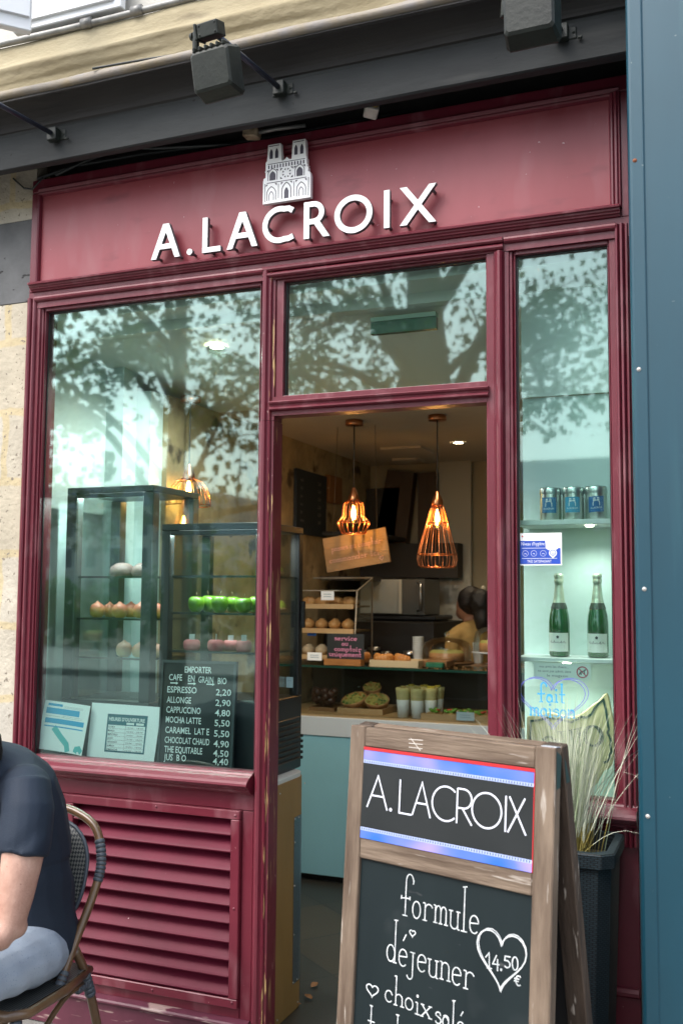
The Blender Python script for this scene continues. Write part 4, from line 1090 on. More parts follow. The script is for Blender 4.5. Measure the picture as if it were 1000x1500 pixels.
handwrite(m_, 'fait', f8, -0.692, 1.372, 0.098, 0.070, .0052)
handwrite(m_, 'maison', f8, -0.726, 1.322, 0.166, 0.070, .0052, drop=-.003)
tw = [o for o in bpy.data.objects if o.name == 'window_drawing'][0]
m_.build('handwriting', SKYM, tw)

# ------------------------------------------------------------------ wooden state map board in the window
MAPW = mat('pale_pine', (0.70, 0.58, 0.29), 0.55, col2=(0.80, 0.68, 0.38), vscale=7, stretch=(1.0, 1, 0.12), bump=0.08)
t = thing('map_board', 'pale wooden board cut as a map outline with dark green border and letters', 'map board', (-0.6, 0.15, 1.0))
MX = lambda px, py: tuple(aty(px, py, 0.13)[i] for i in (0, 2))
outl = [(771, 1050), (777, 1048), (789, 1047), (803, 1043), (815, 1046), (830, 1049), (838, 1050), (848, 1047), (858, 1040), (866, 1033), (876, 1026), (884, 1017), (888, 1015), (891, 1022), (895, 1042), (899, 1060), (899, 1084), (899, 1108), (896, 1120), (890, 1127), (884, 1129), (872, 1150), (850, 1165), (820, 1160), (790, 1170), (770, 1165)]
o2 = [MX(*p) for p in outl]
m_ = MB(); m_.sweep(o2[::-1], lambda a, b, d: Vector((a, 0.13 + d, b)), 0.0, 0.018); m_.build('board', MAPW, t, bevel=0.003)
DGREEN = mat('dark_green_paint', (0.008, 0.055, 0.045), 0.5)
m_ = MB(); fm = lambda a, b, d=0.0: Vector((a, 0.129 + d * .3, b))
inn = [(776, 1170), (776, 1090), (777, 1056), (789, 1055), (803, 1051), (812, 1053), (822, 1054), (828, 1056), (836, 1058), (846, 1053), (850, 1050), (858, 1051), (866, 1046), (870, 1038), (876, 1031), (883, 1025), (887, 1042), (890, 1064), (891, 1068), (889, 1073), (892, 1079), (894, 1086), (893, 1093), (895, 1101), (892, 1106), (893, 1110), (888, 1116), (883, 1117)]
m_.ribbon([MX(*p) for p in inn], .0078, fm, .002)
m_.build('painted_border', DGREEN, t)
m_ = MB(); fl = lambda a, b, d=0.0: Vector((a, 0.1285 + d * .3, b))
def ring2(cx, cy, rw, rh, wt, wtn):
    c = MX(cx, cy); n = 30
    for i in range(n):
        a0, a1 = R(i * 12), R(i * 12 + 12.5)
        def q(a, o): 
            w_ = (wtn + (wt - wtn) * abs(math.cos(a))) / 2 * o
            return (c[0] + (rw + w_) * math.cos(a), c[1] + (rh + w_) * math.sin(a))
        m_.sweep([q(a0, -1), q(a0, 1), q(a1, 1), q(a1, -1)], lambda x, z, d, i=i: fl(x, z, d - 0.0006 * (i % 2)), 0, .002)
ring2(868, 1078, .030, .035, .015, .006)
ring2(804, 1093, .026, .034, .014, .006)
for a, b, wd in (((822, 1072), (829, 1115), .010), ((836, 1070), (841, 1112), .010), ((824, 1094), (840, 1091), .004), ((846, 1068), (851, 1094), .010), ((817, 1072), (828, 1071), .003), ((832, 1070), (842, 1068), .003), ((842, 1068), (851, 1066), .003)):
    m_.ribbon([MX(*a), MX(*b)], wd, lambda x, z, d=0.0: fl(x, z, d - .0012), .002)
m_.build('painted_letters', DGREEN, t)

# ================================================================== A-frame board
def woodm(name, stretch, c1=(0.075, 0.046, 0.029), c2=(0.215, 0.158, 0.112)):
    m = mat(name, c1, 0.72, col2=c2, vscale=24, bump=0.6, bscale=60, stretch=stretch, detail=8)
    speckle(m, (0.40, 0.35, 0.30), 75, 0.64, stretch=tuple(s * .8 for s in stretch), soft=0.08)
    speckle(m, (0.05, 0.035, 0.025), 16, 0.70, stretch=tuple(s * .5 for s in stretch), soft=0.1)
    return m
WV = woodm('weathered_wood_upright', (1, 1, 0.10)); WH = woodm('weathered_wood_rail', (0.10, 1, 1))
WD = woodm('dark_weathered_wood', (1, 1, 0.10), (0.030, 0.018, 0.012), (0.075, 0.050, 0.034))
yawA = R(-18); thA = R(4)
O_A = Vector((-1.119, -0.7156, 1.3507))
af = thing('a_frame_board', 'weathered wooden A frame chalkboard with a blue edged name panel in front of the doorway', 'chalkboard sign', (0, 0, 0))
uA = Vector((math.cos(yawA), math.sin(yawA), 0)); bA = Vector((-math.sin(yawA), math.cos(yawA), 0)); vA = Vector((0, 0, 1)) * math.cos(thA) + bA * math.sin(thA); nA = uA.cross(vA)   # nA points at the viewer... checked below
af.matrix_basis = Matrix(((uA.x, bA.x, 0, O_A.x), (uA.y, bA.y, 0, O_A.y), (0, 0, 1, O_A.z), (0, 0, 0, 1)))
# the local frame is (u, back, z); the front leaf leans back by thA, the rear leaf leans forward
ct, st_ = math.cos(thA), math.sin(thA)
def leaf(a, b, d=0.0):       # a across, b up the leaf (0 at the top), d behind the front face
    return Vector((a, st_ * b + ct * d, ct * b - st_ * d))
def lbox(mb, a0, a1, b0, b1, d0, d1, mi=0):
    vs = [leaf(a, b, d) for d in (d0, d1) for b in (b0, b1) for a in (a0, a1)]
    mb.add(vs, [(0, 1, 3, 2), (5, 4, 6, 7), (0, 4, 5, 1), (2, 3, 7, 6), (0, 2, 6, 4), (1, 5, 7, 3)], mi)
HL = 1.411 / ct
TH = 0.034
for a0, a1 in ((-0.004, 0.0525), (0.6285, 0.688)):
    m_ = MB(); lbox(m_, a0, a1, -HL, 0.003, 0, TH); m_.build('stile', WV, af, bevel=0.003, inv=False)
for b0, b1 in ((-0.0565, 0.0), (-0.381, -0.3225), (-1.22, -1.16)):
    m_ = MB(); lbox(m_, 0.053, 0.628, b0, b1, 0.001, TH - .002); m_.build('rail', WH, af, bevel=0.003, inv=False)
CHALKB = mat('chalkboard_black', (0.007, 0.013, 0.015), 0.6, spec=0.22, col2=(0.012, 0.020, 0.022), vscale=3, detail=9, stretch=(1, 1, .5), rvar=0.08)
SLATE = mat('grey_print_panel', (0.014, 0.017, 0.018), 0.5, spec=0.3, col2=(0.022, 0.025, 0.026), vscale=3)
m_ = MB(); lbox(m_, 0.053, 0.6283, -1.16, -0.3812, 0.012, 0.020); m_.build('chalkboard', CHALKB, af, inv=False)
m_ = MB(); lbox(m_, 0.053, 0.6283, -0.3222, -0.0567, 0.0, 0.012); pb = m_.build('name_panel', SLATE, af, inv=False)
pl = lambda off: (lambda a, b, d=0.0: leaf(a, b, off + d))
BANDM = mat('blue_violet_band', (0.05, 0.16, 0.62), 0.35)
tn, pn = nodes(BANDM)
tcn = tn.nodes.new('ShaderNodeTexCoord'); nn_ = tn.nodes.new('ShaderNodeTexNoise'); nn_.inputs['Scale'].default_value = 5.5; nn_.inputs['Detail'].default_value = 1
rr_ = tn.nodes.new('ShaderNodeValToRGB'); e_ = rr_.color_ramp.elements
e_[0].position = 0.36; e_[0].color = (0.03, 0.14, 0.60, 1); e_[1].position = 0.66; e_[1].color = (0.36, 0.28, 0.70, 1)
q_ = e_.new(0.5); q_.color = (0.12, 0.19, 0.66, 1)
tn.links.new(tcn.outputs['Object'], nn_.inputs['Vector']); tn.links.new(nn_.outputs['Fac'], rr_.inputs[0]); tn.links.new(rr_.outputs[0], pn.inputs['Base Color'])
PALEB = mat('pale_blue_print', (0.42, 0.50, 0.78), 0.5)
REDT = mat('red_plastic_edge', (0.50, 0.02, 0.025), 0.4)
m_ = MB()
for b0, b1 in ((-.0945, -.066), (-.3222, -.300)):
    m_.sweep([(0.0535, b0), (0.628, b0), (0.628, b1), (0.0535, b1)], pl(-.0006), 0, .0004)
m_.build('colour_band', BANDM, pb, inv=False)
m_ = MB()
for b0, b1 in ((-.104, -.0948), (-.2998, -.2905)):
    m_.sweep([(0.0535, b0), (0.628, b0), (0.628, b1), (0.0535, b1)], pl(-.0006), 0, .0004)
m_.build('pale_border', PALEB, pb, inv=False)
m_ = MB()
for b in (-.0995, -.295):
    x = .058
    while x < .624:
        m_.sweep([(x, b - .003), (x + .0035, b - .003), (x + .0035, b + .003), (x, b + .003)], pl(-.0012), 0, .0004); x += .0085
m_.build('border_dashes', mat('slate_blue_print', (0.10, 0.13, 0.26), 0.5), pb, inv=False)
m_ = MB(); lbox(m_, .053, .6284, -.0655, -.0567, -.002, 0.0); lbox(m_, .6285, .6310, -.3222, -.0567, -.002, -0.0002); m_.build('red_edge', REDT, pb, inv=False)
# name lettering
m_ = MB(); b0, b1, wd = -.2310, -.1370, .0048
cnt_ = [0]
def stroke(pts, closed=False, w_=wd):
    cnt_[0] += 1
    m_.ribbon(pts, w_, pl(-.0006 - .00015 * (cnt_[0] % 5)), .0004, closed=closed)
def capA(x0, x1): stroke([(x0, b0), ((x0 + x1) / 2, b1), (x1, b0)]); stroke([(x0 + (x1 - x0) * .20, b0 + .036), (x1 - (x1 - x0) * .20, b0 + .036)])
capA(.074, .149); stroke(arc(.162, b0 + .004, .0025, .0025, 0, 320, 8), True, .005)
stroke([(.193, b1), (.193, b0), (.237, b0)]); capA(.239, .302)
stroke(arc(.353, (b0 + b1) / 2, .046, .047, 48, 312, 20))
stroke([(.391, b0), (.391, b1)]); stroke([(.391, b1)] + arc(.412, b1 - .026, .026, .026, 90, -90, 12) + [(.391, b1 - .052)]); stroke([(.408, b1 - .052), (.440, b0)])
stroke(arc(.486, (b0 + b1) / 2, .0465, .0465, 0, 352, 34), True)
stroke([(.5455, b0), (.5455, b1)]); stroke([(.553, b0), (.603, b1)]); stroke([(.556, b1), (.608, b0)])
m_.build('name_lettering', mat('pale_violet_print', (0.78, 0.80, 0.92), 0.5), pb, inv=False)
# chalk writing
speckle(CHALKB, (0.035, 0.042, 0.044), 5, 0.57, soft=0.25)
speckle(CHALKB, (0.06, 0.065, 0.066), 30, 0.70, soft=0.08, stretch=(.4, 1, 1))
CHALK = mat('white_chalk_pen', (0.42, 0.45, 0.46), 0.85, col2=(0.84, 0.86, 0.87), vscale=70, detail=6)
m_ = MB(); fc = pl(.0114)
handwrite(m_, 'formule', fc, .208, -.511, .262, .118, .0031, drop=-.003)
handwrite(m_, 'déjeuner', fc, .160, -.650, .298, .116, .0031, drop=-.009)
handwrite(m_, 'choix', fc, .160, -.757, .168, .078, .0031, drop=-.012)
handwrite(m_, 'salé', fc, .335, -.772, .098, .076, .0031, drop=-.006)
handwrite(m_, 'tartine', fc, .105, -.858, .210, .080, .0031, drop=-.004)
for (cx, cz, w_, h_, wd_) in ((.116, -.744, .043, .034, .0035), (.249, -.557, .020, .018, .0032), (.537, -.566, .150, .150, .0036)):
    m_.ribbon(heart_pts(cx, cz, w_, h_, 36), wd_, fc, .0003)
m_.ribbon(heart_pts(.540, -.565, .146, .158, 36), .0024, pl(.0110), .0003)
cc = [0]
def chalk(pts, w_=.0031):
    cc[0] += 1; m_.ribbon(pts, w_, pl(.0106 - .00012 * (cc[0] % 4)), .0003)
# 14.50 and the euro sign
chalk([(.490, -.566), (.501, -.552), (.503, -.590)]); chalk([(.495, -.591), (.511, -.590)], .003)
chalk([(.524, -.553), (.513, -.577), (.534, -.575)]); chalk([(.527, -.562), (.528, -.592)])
chalk(arc(.539, -.586, .002, .002, 0, 330, 6))
chalk([(.566, -.548), (.550, -.549), (.549, -.560)] + arc(.556, -.568, .009, .009, 110, -140, 8))
chalk(arc(.580, -.561, .0085, .0165, 0, 360, 14))
chalk(arc(.592, -.601, .009, .012, 50, 310, 10)); chalk([(.578, -.598), (.594, -.597)], .0028); chalk([(.578, -.604), (.592, -.603)], .0028)
m_.build('chalk_writing', CHALK, af, inv=False)
# rear leaf: hinged at the top, leaning the other way
thB = R(-9.5)
cb, sb = math.cos(thB), math.sin(thB)
def rleaf(a, b, d): return Vector((a, TH + .004 + sb * b + cb * d, cb * b - sb * d + .002))
def rbox(mb, a0, a1, b0, b1, d0, d1):
    vs = [rleaf(a, b, d) for d in (d0, d1) for b in (b0, b1) for a in (a0, a1)]
    mb.add(vs, [(0, 1, 3, 2), (5, 4, 6, 7), (0, 4, 5, 1), (2, 3, 7, 6), (0, 2, 6, 4), (1, 5, 7, 3)])
for a0, a1 in ((-0.004, 0.0525), (0.6285, 0.688)):
    m_ = MB(); rbox(m_, a0, a1, -1.412 / cb, 0.0, 0.0, TH); m_.build('rear_stile', WD, af, bevel=0.003, inv=False)
for b0, b1 in ((-0.06, 0.0), (-0.381, -0.3225), (-1.22, -1.16)):
    m_ = MB(); rbox(m_, 0.053, 0.628, b0, b1, 0.001, TH - .002); m_.build('rear_rail', WH if b1 == 0 else WD, af, bevel=0.003, inv=False)
m_ = MB(); rbox(m_, 0.053, 0.628, -0.3222, -0.0602, 0.012, 0.02); m_.build('rear_panel', mat('pale_back_panel', (0.45, 0.50, 0.52), 0.5), af, inv=False)
m_ = MB(); rbox(m_, 0.053, 0.628, -1.16, -0.3812, 0.012, 0.02); m_.build('rear_board', BLACK, af, inv=False)
m_ = MB()
m_.add([leaf(.6885, -.005, .006), leaf(.6885, -.105, .010), leaf(.6885, -.10, .030), leaf(.6885, -.02, .034)], [(0, 1, 2, 3)])
m_.add([rleaf(.6887, -.03, .004), rleaf(.6887, -.10, .004), rleaf(.6887, -.10, .024), rleaf(.6887, -.045, .012)], [(0, 1, 2, 3)])
HG = mat('green_grey_hinge', (0.05, 0.09, 0.085), 0.5, metal=0.3)
m_.build('hinge', HG, af, inv=False)
m_ = MB(); lbox(m_, .645, .689, .0032, .0055, .003, .026); m_.build('corner_clip', mat('pale_metal_clip', (0.70, 0.70, 0.78), 0.3, metal=0.6), af, inv=False)
m_ = MB()
for k in range(3):
    m_.ribbon([(.215 + .001 * k, -.02 - .011 * k), (.265, -.018 - .012 * k)], .0022, lambda a, b, d=0.0: leaf(a, b, .0006 + d), .0006)
m_.ribbon([(.222, -.016), (.258, -.048)], .0022, lambda a, b, d=0.0: leaf(a, b, .0004 + d), .0006)
m_.build('staple_wire', mat('pale_wire', (0.55, 0.50, 0.45), 0.5), af, inv=False)

# ================================================================== planter with grass
WICK = mat('black_woven_resin', (0.010, 0.020, 0.026), 0.5)
tw_, pw_ = nodes(WICK)
tcw = tw_.nodes.new('ShaderNodeTexCoord'); mpw = tw_.nodes.new('ShaderNodeMapping'); mpw.inputs['Scale'].default_value = (48, 48, 95)
chk = tw_.nodes.new('ShaderNodeTexBrick'); chk.inputs['Scale'].default_value = 1.0; chk.inputs['Mortar Size'].default_value = 0.1; chk.inputs['Brick Width'].default_value = 1.0; chk.inputs['Row Height'].default_value = 0.6
sxw = tw_.nodes.new('ShaderNodeSeparateXYZ'); cxw = tw_.nodes.new('ShaderNodeCombineXYZ'); adw = tw_.nodes.new('ShaderNodeMath')
tw_.links.new(tcw.outputs['Object'], mpw.inputs[0]); tw_.links.new(mpw.outputs[0], sxw.inputs[0]); tw_.links.new(sxw.outputs[0], adw.inputs[0]); tw_.links.new(sxw.outputs[1], adw.inputs[1]); tw_.links.new(adw.outputs[0], cxw.inputs[0]); tw_.links.new(sxw.outputs[2], cxw.inputs[1])
tw_.links.new(cxw.outputs[0], chk.inputs['Vector'])
chk.inputs['Color1'].default_value = (0.012, 0.026, 0.034, 1); chk.inputs['Color2'].default_value = (0.020, 0.036, 0.046, 1); chk.inputs['Mortar'].default_value = (0.001, 0.002, 0.003, 1)
tw_.links.new(chk.outputs['Color'], pw_.inputs['Base Color'])
bw = tw_.nodes.new('ShaderNodeBump'); bw.inputs['Strength'].default_value = 1.0; bw.inputs['Distance'].default_value = 0.006; bw.invert = True
tw_.links.new(chk.outputs['Fac'], bw.inputs['Height']); tw_.links.new(bw.outputs[0], pw_.inputs['Normal'])
PX, PY = -0.560, -0.205
t = thing('planter', 'tall black woven planter holding grass beside the right window', 'planter', (PX, PY, 0))
hw0, hw1, H_ = 0.125, 0.165, 0.955
def sq(h, z, c=.035):
    return [(PX + a, PY + b, z) for a, b in ((-h + c, -h), (h - c, -h), (h, -h + c), (h, h - c), (h - c, h), (-h + c, h), (-h, h - c), (-h, -h + c))]
m_ = MB()
rings = [sq(hw0, -0.06), sq(hw1 - .006, H_ - .05), sq(hw1 + .006, H_ - .045), sq(hw1 + .008, H_ - .004), sq(hw1 + .003, H_), sq(hw1 - .020, H_), sq(hw1 - .022, H_ - .08)]
vs = [p for r_ in rings for p in r_]
m_.add(vs, [(i * 8 + j, i * 8 + (j + 1) % 8, (i + 1) * 8 + (j + 1) % 8, (i + 1) * 8 + j) for i in range(len(rings) - 1) for j in range(8)] + [tuple(range(8))[::-1]])
m_.build('woven_body', WICK, t)
m_ = MB(); m_.add(sq(hw1 - .0225, H_ - .06), [tuple(range(8))]); m_.build('soil', EARTH, t)
GRS = [mat('straw_grass', (0.64, 0.68, 0.54), 0.6, spec=0.3), mat('green_grass_blade', (0.34, 0.42, 0.26), 0.6, spec=0.3), mat('ochre_grass_base', (0.36, 0.30, 0.09), 0.6, spec=0.3)]
t = thing('ornamental_grass', 'dry pale ornamental grass with arching blades growing in the woven planter', 'grass plant', (PX, PY, H_ - .06)); t['kind'] = 'thing'
m_ = MB()
random.seed(21)
def blade(base, az, lean, L, w0, droop, mi):
    pts = []; p = Vector(base); n = 9
    d = Vector((math.cos(az) * math.sin(lean), math.sin(az) * math.sin(lean), math.cos(lean)))
    side = Vector((-math.sin(az + random.uniform(-1.2, 1.2)), math.cos(az + random.uniform(-1.2, 1.2)), 0)).normalized()
    vs = []
    for i in range(n + 1):
        t_ = i / n; wd = w0 * (1 - t_ ** 1.6) + .0003
        vs += [p - side * wd / 2, p + side * wd / 2]
        lean2 = lean + droop * t_ ** 2
        d = Vector((math.cos(az) * math.sin(lean2), math.sin(az) * math.sin(lean2), math.cos(lean2)))
        p = p + d * (L / n)
    for i in range(n):
        m_.add(vs[2 * i:2 * i + 4], [(0, 1, 3, 2)], 2 if (i < 2 and mi != 1) else mi, True)
for k in range(720):
    az = random.uniform(0, 2 * math.pi); rad = abs(random.gauss(0, .045))
    base = (PX + min(rad, .12) * math.cos(az) - .0, PY + min(rad, .12) * math.sin(az), H_ - .06)
    lean = min(.75, abs(random.gauss(0, .115)) + rad * 1.0)
    blade(base, az + random.uniform(-.5, .5), lean, random.uniform(.28, .54), random.uniform(.0020, .0038), random.uniform(.0, .5), random.choice([0, 0, 0, 0, 1]))
for az, lean, L, dr in ((-.6, .35, .62, 1.5), (-.2, .3, .58, 1.3), (-.9, .42, .60, 1.9), (.1, .40, .50, .5), (-.3, .55, .50, .3), (-1.4, .5, .60, 1.6), (-.5, .45, .52, .2), (-.5, .20, .56, .1), (2.9, .45, .56, .6), (-2.6, .5, .6, .8), (-.8, .9, .55, 1.9), (3.3, .40, .50, .4), (3.0, .55, .52, .3), (3.5, .62, .58, .4), (-.1, .50, .42, .4), (-1.0, .5, .45, .3)):
    blade((PX + .05 * math.cos(az), PY + .05 * math.sin(az), H_ - .06), az, lean, L, .0045, dr, 0)
m_.build('blades', GRS, t)

# ================================================================== interior: display cabinets by the window
CABM = mat('black_cabinet_metal', (0.013, 0.015, 0.016), 0.35)
CABG = mat('dark_green_grey_metal', (0.030, 0.042, 0.042), 0.35)
random.seed(3)
def cabinet(label, x0, x1, y0, y1, z0, zg, z1, shelves, post, m, top=0.03, vents=False, handle=False):
    t = thing('display_cabinet', label, 'display cabinet', ((x0 + x1) / 2, (y0 + y1) / 2, z0))
    b = MB(); b.box(x0, x1, y0, y1, z0, zg, 0)
    b.build('base', m, t, bevel=0.004)
    if vents:
        v = MB()
        for k in range(9):
            z = z0 + 0.045 + k * 0.022
            v.cbox((x1 + 0.003, (y0 + y1) / 2 + 0.02, z), (0.010, y1 - y0 - 0.10, 0.008), Matrix.Rotation(R(25), 3, 'Y'))
        for k in range(5): v.box(x1 - .06, x1 + .004, y1, y1 + 0.012, z0 + .035 + k * .024, z0 + .047 + k * .024)
        v.build('vent', BLACK, t)
    f = MB()
    for a, b_ in ((x0, y0), (x1 - post, y0), (x0, y1 - post), (x1 - post, y1 - post)):
        f.box(a, a + post, b_, b_ + post, zg + .001, z1 - top - .001)
    f.box(x0, x1, y0, y1, z1 - top, z1); f.box(x0 + post + .001, x1 - post - .001, y0 + .002, y0 + .009, z1 - top - .020, z1 - top - .0005); f.build('frame', m, t, bevel=0.003)
    g = MB(); e = .004; zz0, zz1 = zg + .002, z1 - top - .002
    g.box(x0 + post, x1 - post, y0 + .01, y0 + .013, zz0, zz1); g.build('front_pane', GLASSC, t)
    g = MB(); g.box(x1 - .013, x1 - .010, y0 + post, y1 - post, zz0, zz1); g.build('side_pane', GLASSC, t)
    g = MB(); g.box(x0 + .010, x0 + .013, y0 + post, y1 - post, zz0, zz1); g.build('side_pane', GLASSC, t)
    sl = MB(); sl.box(x0 + post, x1 - post, y0 + .002, y0 + .008, zg + .0015, zg + .008); sl.build('sill_trim', STEEL, t)
    led = MB(); led.box(x0 + post + .02, x1 - post - .02, y0 + .05, y0 + .065, z1 - top - .012, z1 - top - .003); led.build('led_strip', mat('cabinet_led', (1, 1, 1), .5, emit=(.95, 1, .97), estr=2.0), t)
    l = bpy.data.lights.new('cabinet_light', 'AREA'); l.shape = 'RECTANGLE'; l.size = x1 - x0 - .12; l.size_y = .02; l.energy = 2.0; l.color = (.95, 1, .97)
    lo = bpy.data.objects.new('cabinet_light', l); COL.objects.link(lo); lo.location = ((x0 + x1) / 2, y0 + .058, z1 - top - .016)
    for z in shelves:
        s_ = MB(); s_.box(x0 + post * .4, x1 - post * .4, y0 + .03, y1 - .03, z - .006, z); o = s_.build('shelf', GLASSC, t)
        e_ = MB(); e_.box(x0 + post * .4, x1 - post * .4, y0 + .026, y0 + .0295, z - .008, z + .001)
        e_.box(x1 - post * .4, x1 - post * .4 + .003, y0 + .03, y1 - .03, z - .008, z + .001); e_.build('shelf_edge', CABG, o)
    if handle:
        h = MB(); h.box(x1 + .0005, x1 + .018, y1 - .028, y1 - .006, 1.60, 1.72); h.build('handle', BLACK, t, bevel=.003)
    return t
cabinet('tall black framed glass cabinet at the far left of the shop window', -2.935, -2.462, 0.25, 0.66, 0.55, 1.262, 2.240, (1.826, 1.634, 1.455), 0.055, CABG)
cabinet('lower black glass cake fridge standing on the plywood base by the doorway', -2.352, -1.850, 0.150, 0.545, 0.982, 1.300, 2.052, (1.827, 1.668, 1.504), 0.042, CABM, vents=True, handle=True)
# plywood base
PLY = mat('plywood_ochre', (0.26, 0.155, 0.045), 0.5, col2=(0.33, 0.20, 0.07), vscale=5, stretch=(1, 1, 0.3), bump=0.05, rvar=0.1)
t = thing('plywood_base', 'curved ochre plywood base with a perforated metal panel inside the doorway', 'cabinet base', (-2.1, 0.3, 0))
def rr_(x0, x1, y0, y1, r):
    pts = [(x0, y0), (x1, y0), (x1, y1 - r)]
    pts += [(x1 - r + r * math.cos(R(a)), y1 - r + r * math.sin(R(a))) for a in range(10, 91, 10)]
    return pts + [(x0, y1)]
m_ = MB(); m_.vprof(rr_(-2.40, -1.790, 0.10, 0.50, .10), 0.006, 0.965); m_.build('body', PLY, t)
m_ = MB(); m_.vprof(rr_(-2.40, -1.794, 0.104, 0.496, .097), 0.9655, 0.981); m_.build('top', mat('white_laminate', (0.62, 0.66, 0.66), 0.4), t)
PERF = mat('perforated_steel', (0.20, 0.25, 0.29), 0.35, metal=0.7)
tp_, pp_ = nodes(PERF)
tcp = tp_.nodes.new('ShaderNodeTexCoord'); vo = tp_.nodes.new('ShaderNodeTexVoronoi'); vo.inputs['Scale'].default_value = 170; vo.inputs['Randomness'].default_value = 0.15
crp = tp_.nodes.new('ShaderNodeMapRange'); crp.inputs['From Min'].default_value = 0.25; crp.inputs['From Max'].default_value = 0.35
mxp = tp_.nodes.new('ShaderNodeMix'); mxp.data_type = 'RGBA'; mxp.inputs[6].default_value = (0.02, 0.03, 0.035, 1); mxp.inputs[7].default_value = (0.22, 0.28, 0.32, 1)
tp_.links.new(tcp.outputs['Object'], vo.inputs['Vector']); tp_.links.new(vo.outputs['Distance'], crp.inputs['Value']); tp_.links.new(crp.outputs[0], mxp.inputs[0]); tp_.links.new(mxp.outputs[2], pp_.inputs['Base Color'])
path = [(-1.7885, .345), (-1.7885, .40)] + [(-1.89 + .1015 * math.cos(R(a)), .40 + .1015 * math.sin(R(a))) for a in range(10, 61, 10)]
m_ = MB()
vs = [(x, y, z) for x, y in path for z in (.118, .805)]
m_.add(vs, [(2 * i, 2 * i + 2, 2 * i + 3, 2 * i + 1) for i in range(len(path) - 1)], 0, True); po = m_.build('perforated_panel', PERF, t)
for (y, z) in ((.35, .125), (.352, .32), (.352, .52), (.352, .70), (.352, .797), (.39, .125), (.39, .797)):
    MB().lathe([(0, .003), (.0035, .0025), (.0045, 0)], (-1.788, y, z), 8, axis=(1, 0, 0)).build('screw', STEEL, po)
for (y, z) in ((.20, .93), (.45, .93), (.20, .03), (.40, .03)):
    MB().lathe([(0, .003), (.003, .0025), (.004, 0)], (-1.789, y, z), 8, axis=(1, 0, 0)).build('screw', STEEL, t)

# cakes
def gradm(name, c_low, c_high, zlo, zhi, rough=0.45):
    m = mat(name, c_low, rough); t, p = nodes(m)
    tc = t.nodes.new('ShaderNodeTexCoord'); s_ = t.nodes.new('ShaderNodeSeparateXYZ'); n = t.nodes.new('ShaderNodeTexNoise'); n.inputs['Scale'].default_value = 18
    ad = t.nodes.new('ShaderNodeMath'); ad.operation = 'MULTIPLY_ADD'; ad.inputs[1].default_value = .03
    r_ = t.nodes.new('ShaderNodeMapRange'); r_.inputs['From Min'].default_value = zlo + .015; r_.inputs['From Max'].default_value = zhi + .015
    mx = t.nodes.new('ShaderNodeMix'); mx.data_type = 'RGBA'; mx.inputs[6].default_value = (*c_low, 1); mx.inputs[7].default_value = (*c_high, 1)
    t.links.new(tc.outputs['Object'], s_.inputs[0]); t.links.new(tc.outputs['Object'], n.inputs['Vector']); t.links.new(n.outputs['Fac'], ad.inputs[0]); t.links.new(s_.outputs[2], ad.inputs[2])
    t.links.new(ad.outputs[0], r_.inputs['Value']); t.links.new(r_.outputs[0], mx.inputs[0]); t.links.new(mx.outputs[2], p.inputs['Base Color'])
    return m
PEACH = gradm('peach_glaze', (0.75, 0.50, 0.10), (0.66, 0.19, 0.12), .015, .05)
PINKP = gradm('pink_peach_glaze', (0.72, 0.50, 0.22), (0.66, 0.36, 0.28), .015, .05)
APPLE = mat('green_apple_glaze', (0.16, 0.31, 0.022), 0.3, var=0.12, vscale=10, coat=0.5)
ROSE = mat('rose_velvet_glaze', (0.62, 0.17, 0.18), 0.7, var=0.08, vscale=20)
STEMM = mat('brown_stem', (0.12, 0.07, 0.03), 0.7)
def cake(kind, x, y, z, label, group, r=.036):
    t = thing(kind, label, 'cake', (x, y, z), random.uniform(0, 6), group); t.scale = (random.uniform(.93, 1.07), random.uniform(.93, 1.07), random.uniform(.92, 1.06)); t.rotation_euler[0] = random.uniform(-.06, .06)
    if kind == 'peach_cake':
        m_ = MB(); m_.lathe([(0, .0), (r * .55, .001), (r * .88, .012), (r, .03), (r * .95, .046), (r * .7, .060), (r * .3, .068), (.005, .074), (0, .078)], (0, 0, 0), 20)
        o = m_.build('glaze', PEACH if z > 1.6 else PINKP, t, inv=False)
    elif kind == 'apple_cake':
        m_ = MB(); m_.lathe([(0, .004), (r * .5, .0), (r * .80, .012), (r * .98, .034), (r, .046), (r * .88, .060), (r * .55, .068), (r * .22, .064), (0, .056)], (0, 0, 0), 20)
        m_.build('glaze', APPLE, t, inv=False)
        MB().tube([(0, 0, .056), (.002, 0, .072), (.006, .0, .088)], .0016, 6).build('stem', STEMM, t, inv=False)
    else:
        m_ = MB(); m_.lathe([(0, .0), (r * .8, .0), (r * .98, .010), (r * 1.03, .024), (r * .95, .038), (r * .7, .045), (r * .3, .044), (0, .040)], (0, 0, 0), 20)
        m_.build('glaze', ROSE, t, inv=False)
        MB().box(-.012, .012, -.001, .001, .043, .068).build('price_tag', mat('clear_tag', (0.6, 0.65, 0.66), 0.4), t, inv=False)
    return t
def row_of(kind, items, y, z, group, name):
    for i, (px, back, lab) in enumerate(items):
        p = aty(px, 890 if z > 1.6 else 950, y + (.09 if back else 0))
        cake(kind, p.x, p.y, z + .001, lab, group)
row_of('peach_cake', ((143, 0, 'leftmost peach shaped cake in the front row of the tall cabinet'), (161, 1, 'peach shaped cake behind and between the first two of the tall cabinet'), (176, 0, 'yellowest peach shaped cake, second in the front row of the tall cabinet'),
      (192, 1, 'rosy peach shaped cake at the back left of the cabinet post'), (206, 0, 'pale peach shaped cake half hidden by the cabinet post'), (229, 0, 'orange peach shaped cake seen in the gap right of the cabinet post')), .33, 1.634, 'peach shaped cakes on the middle shelf', 'peach')
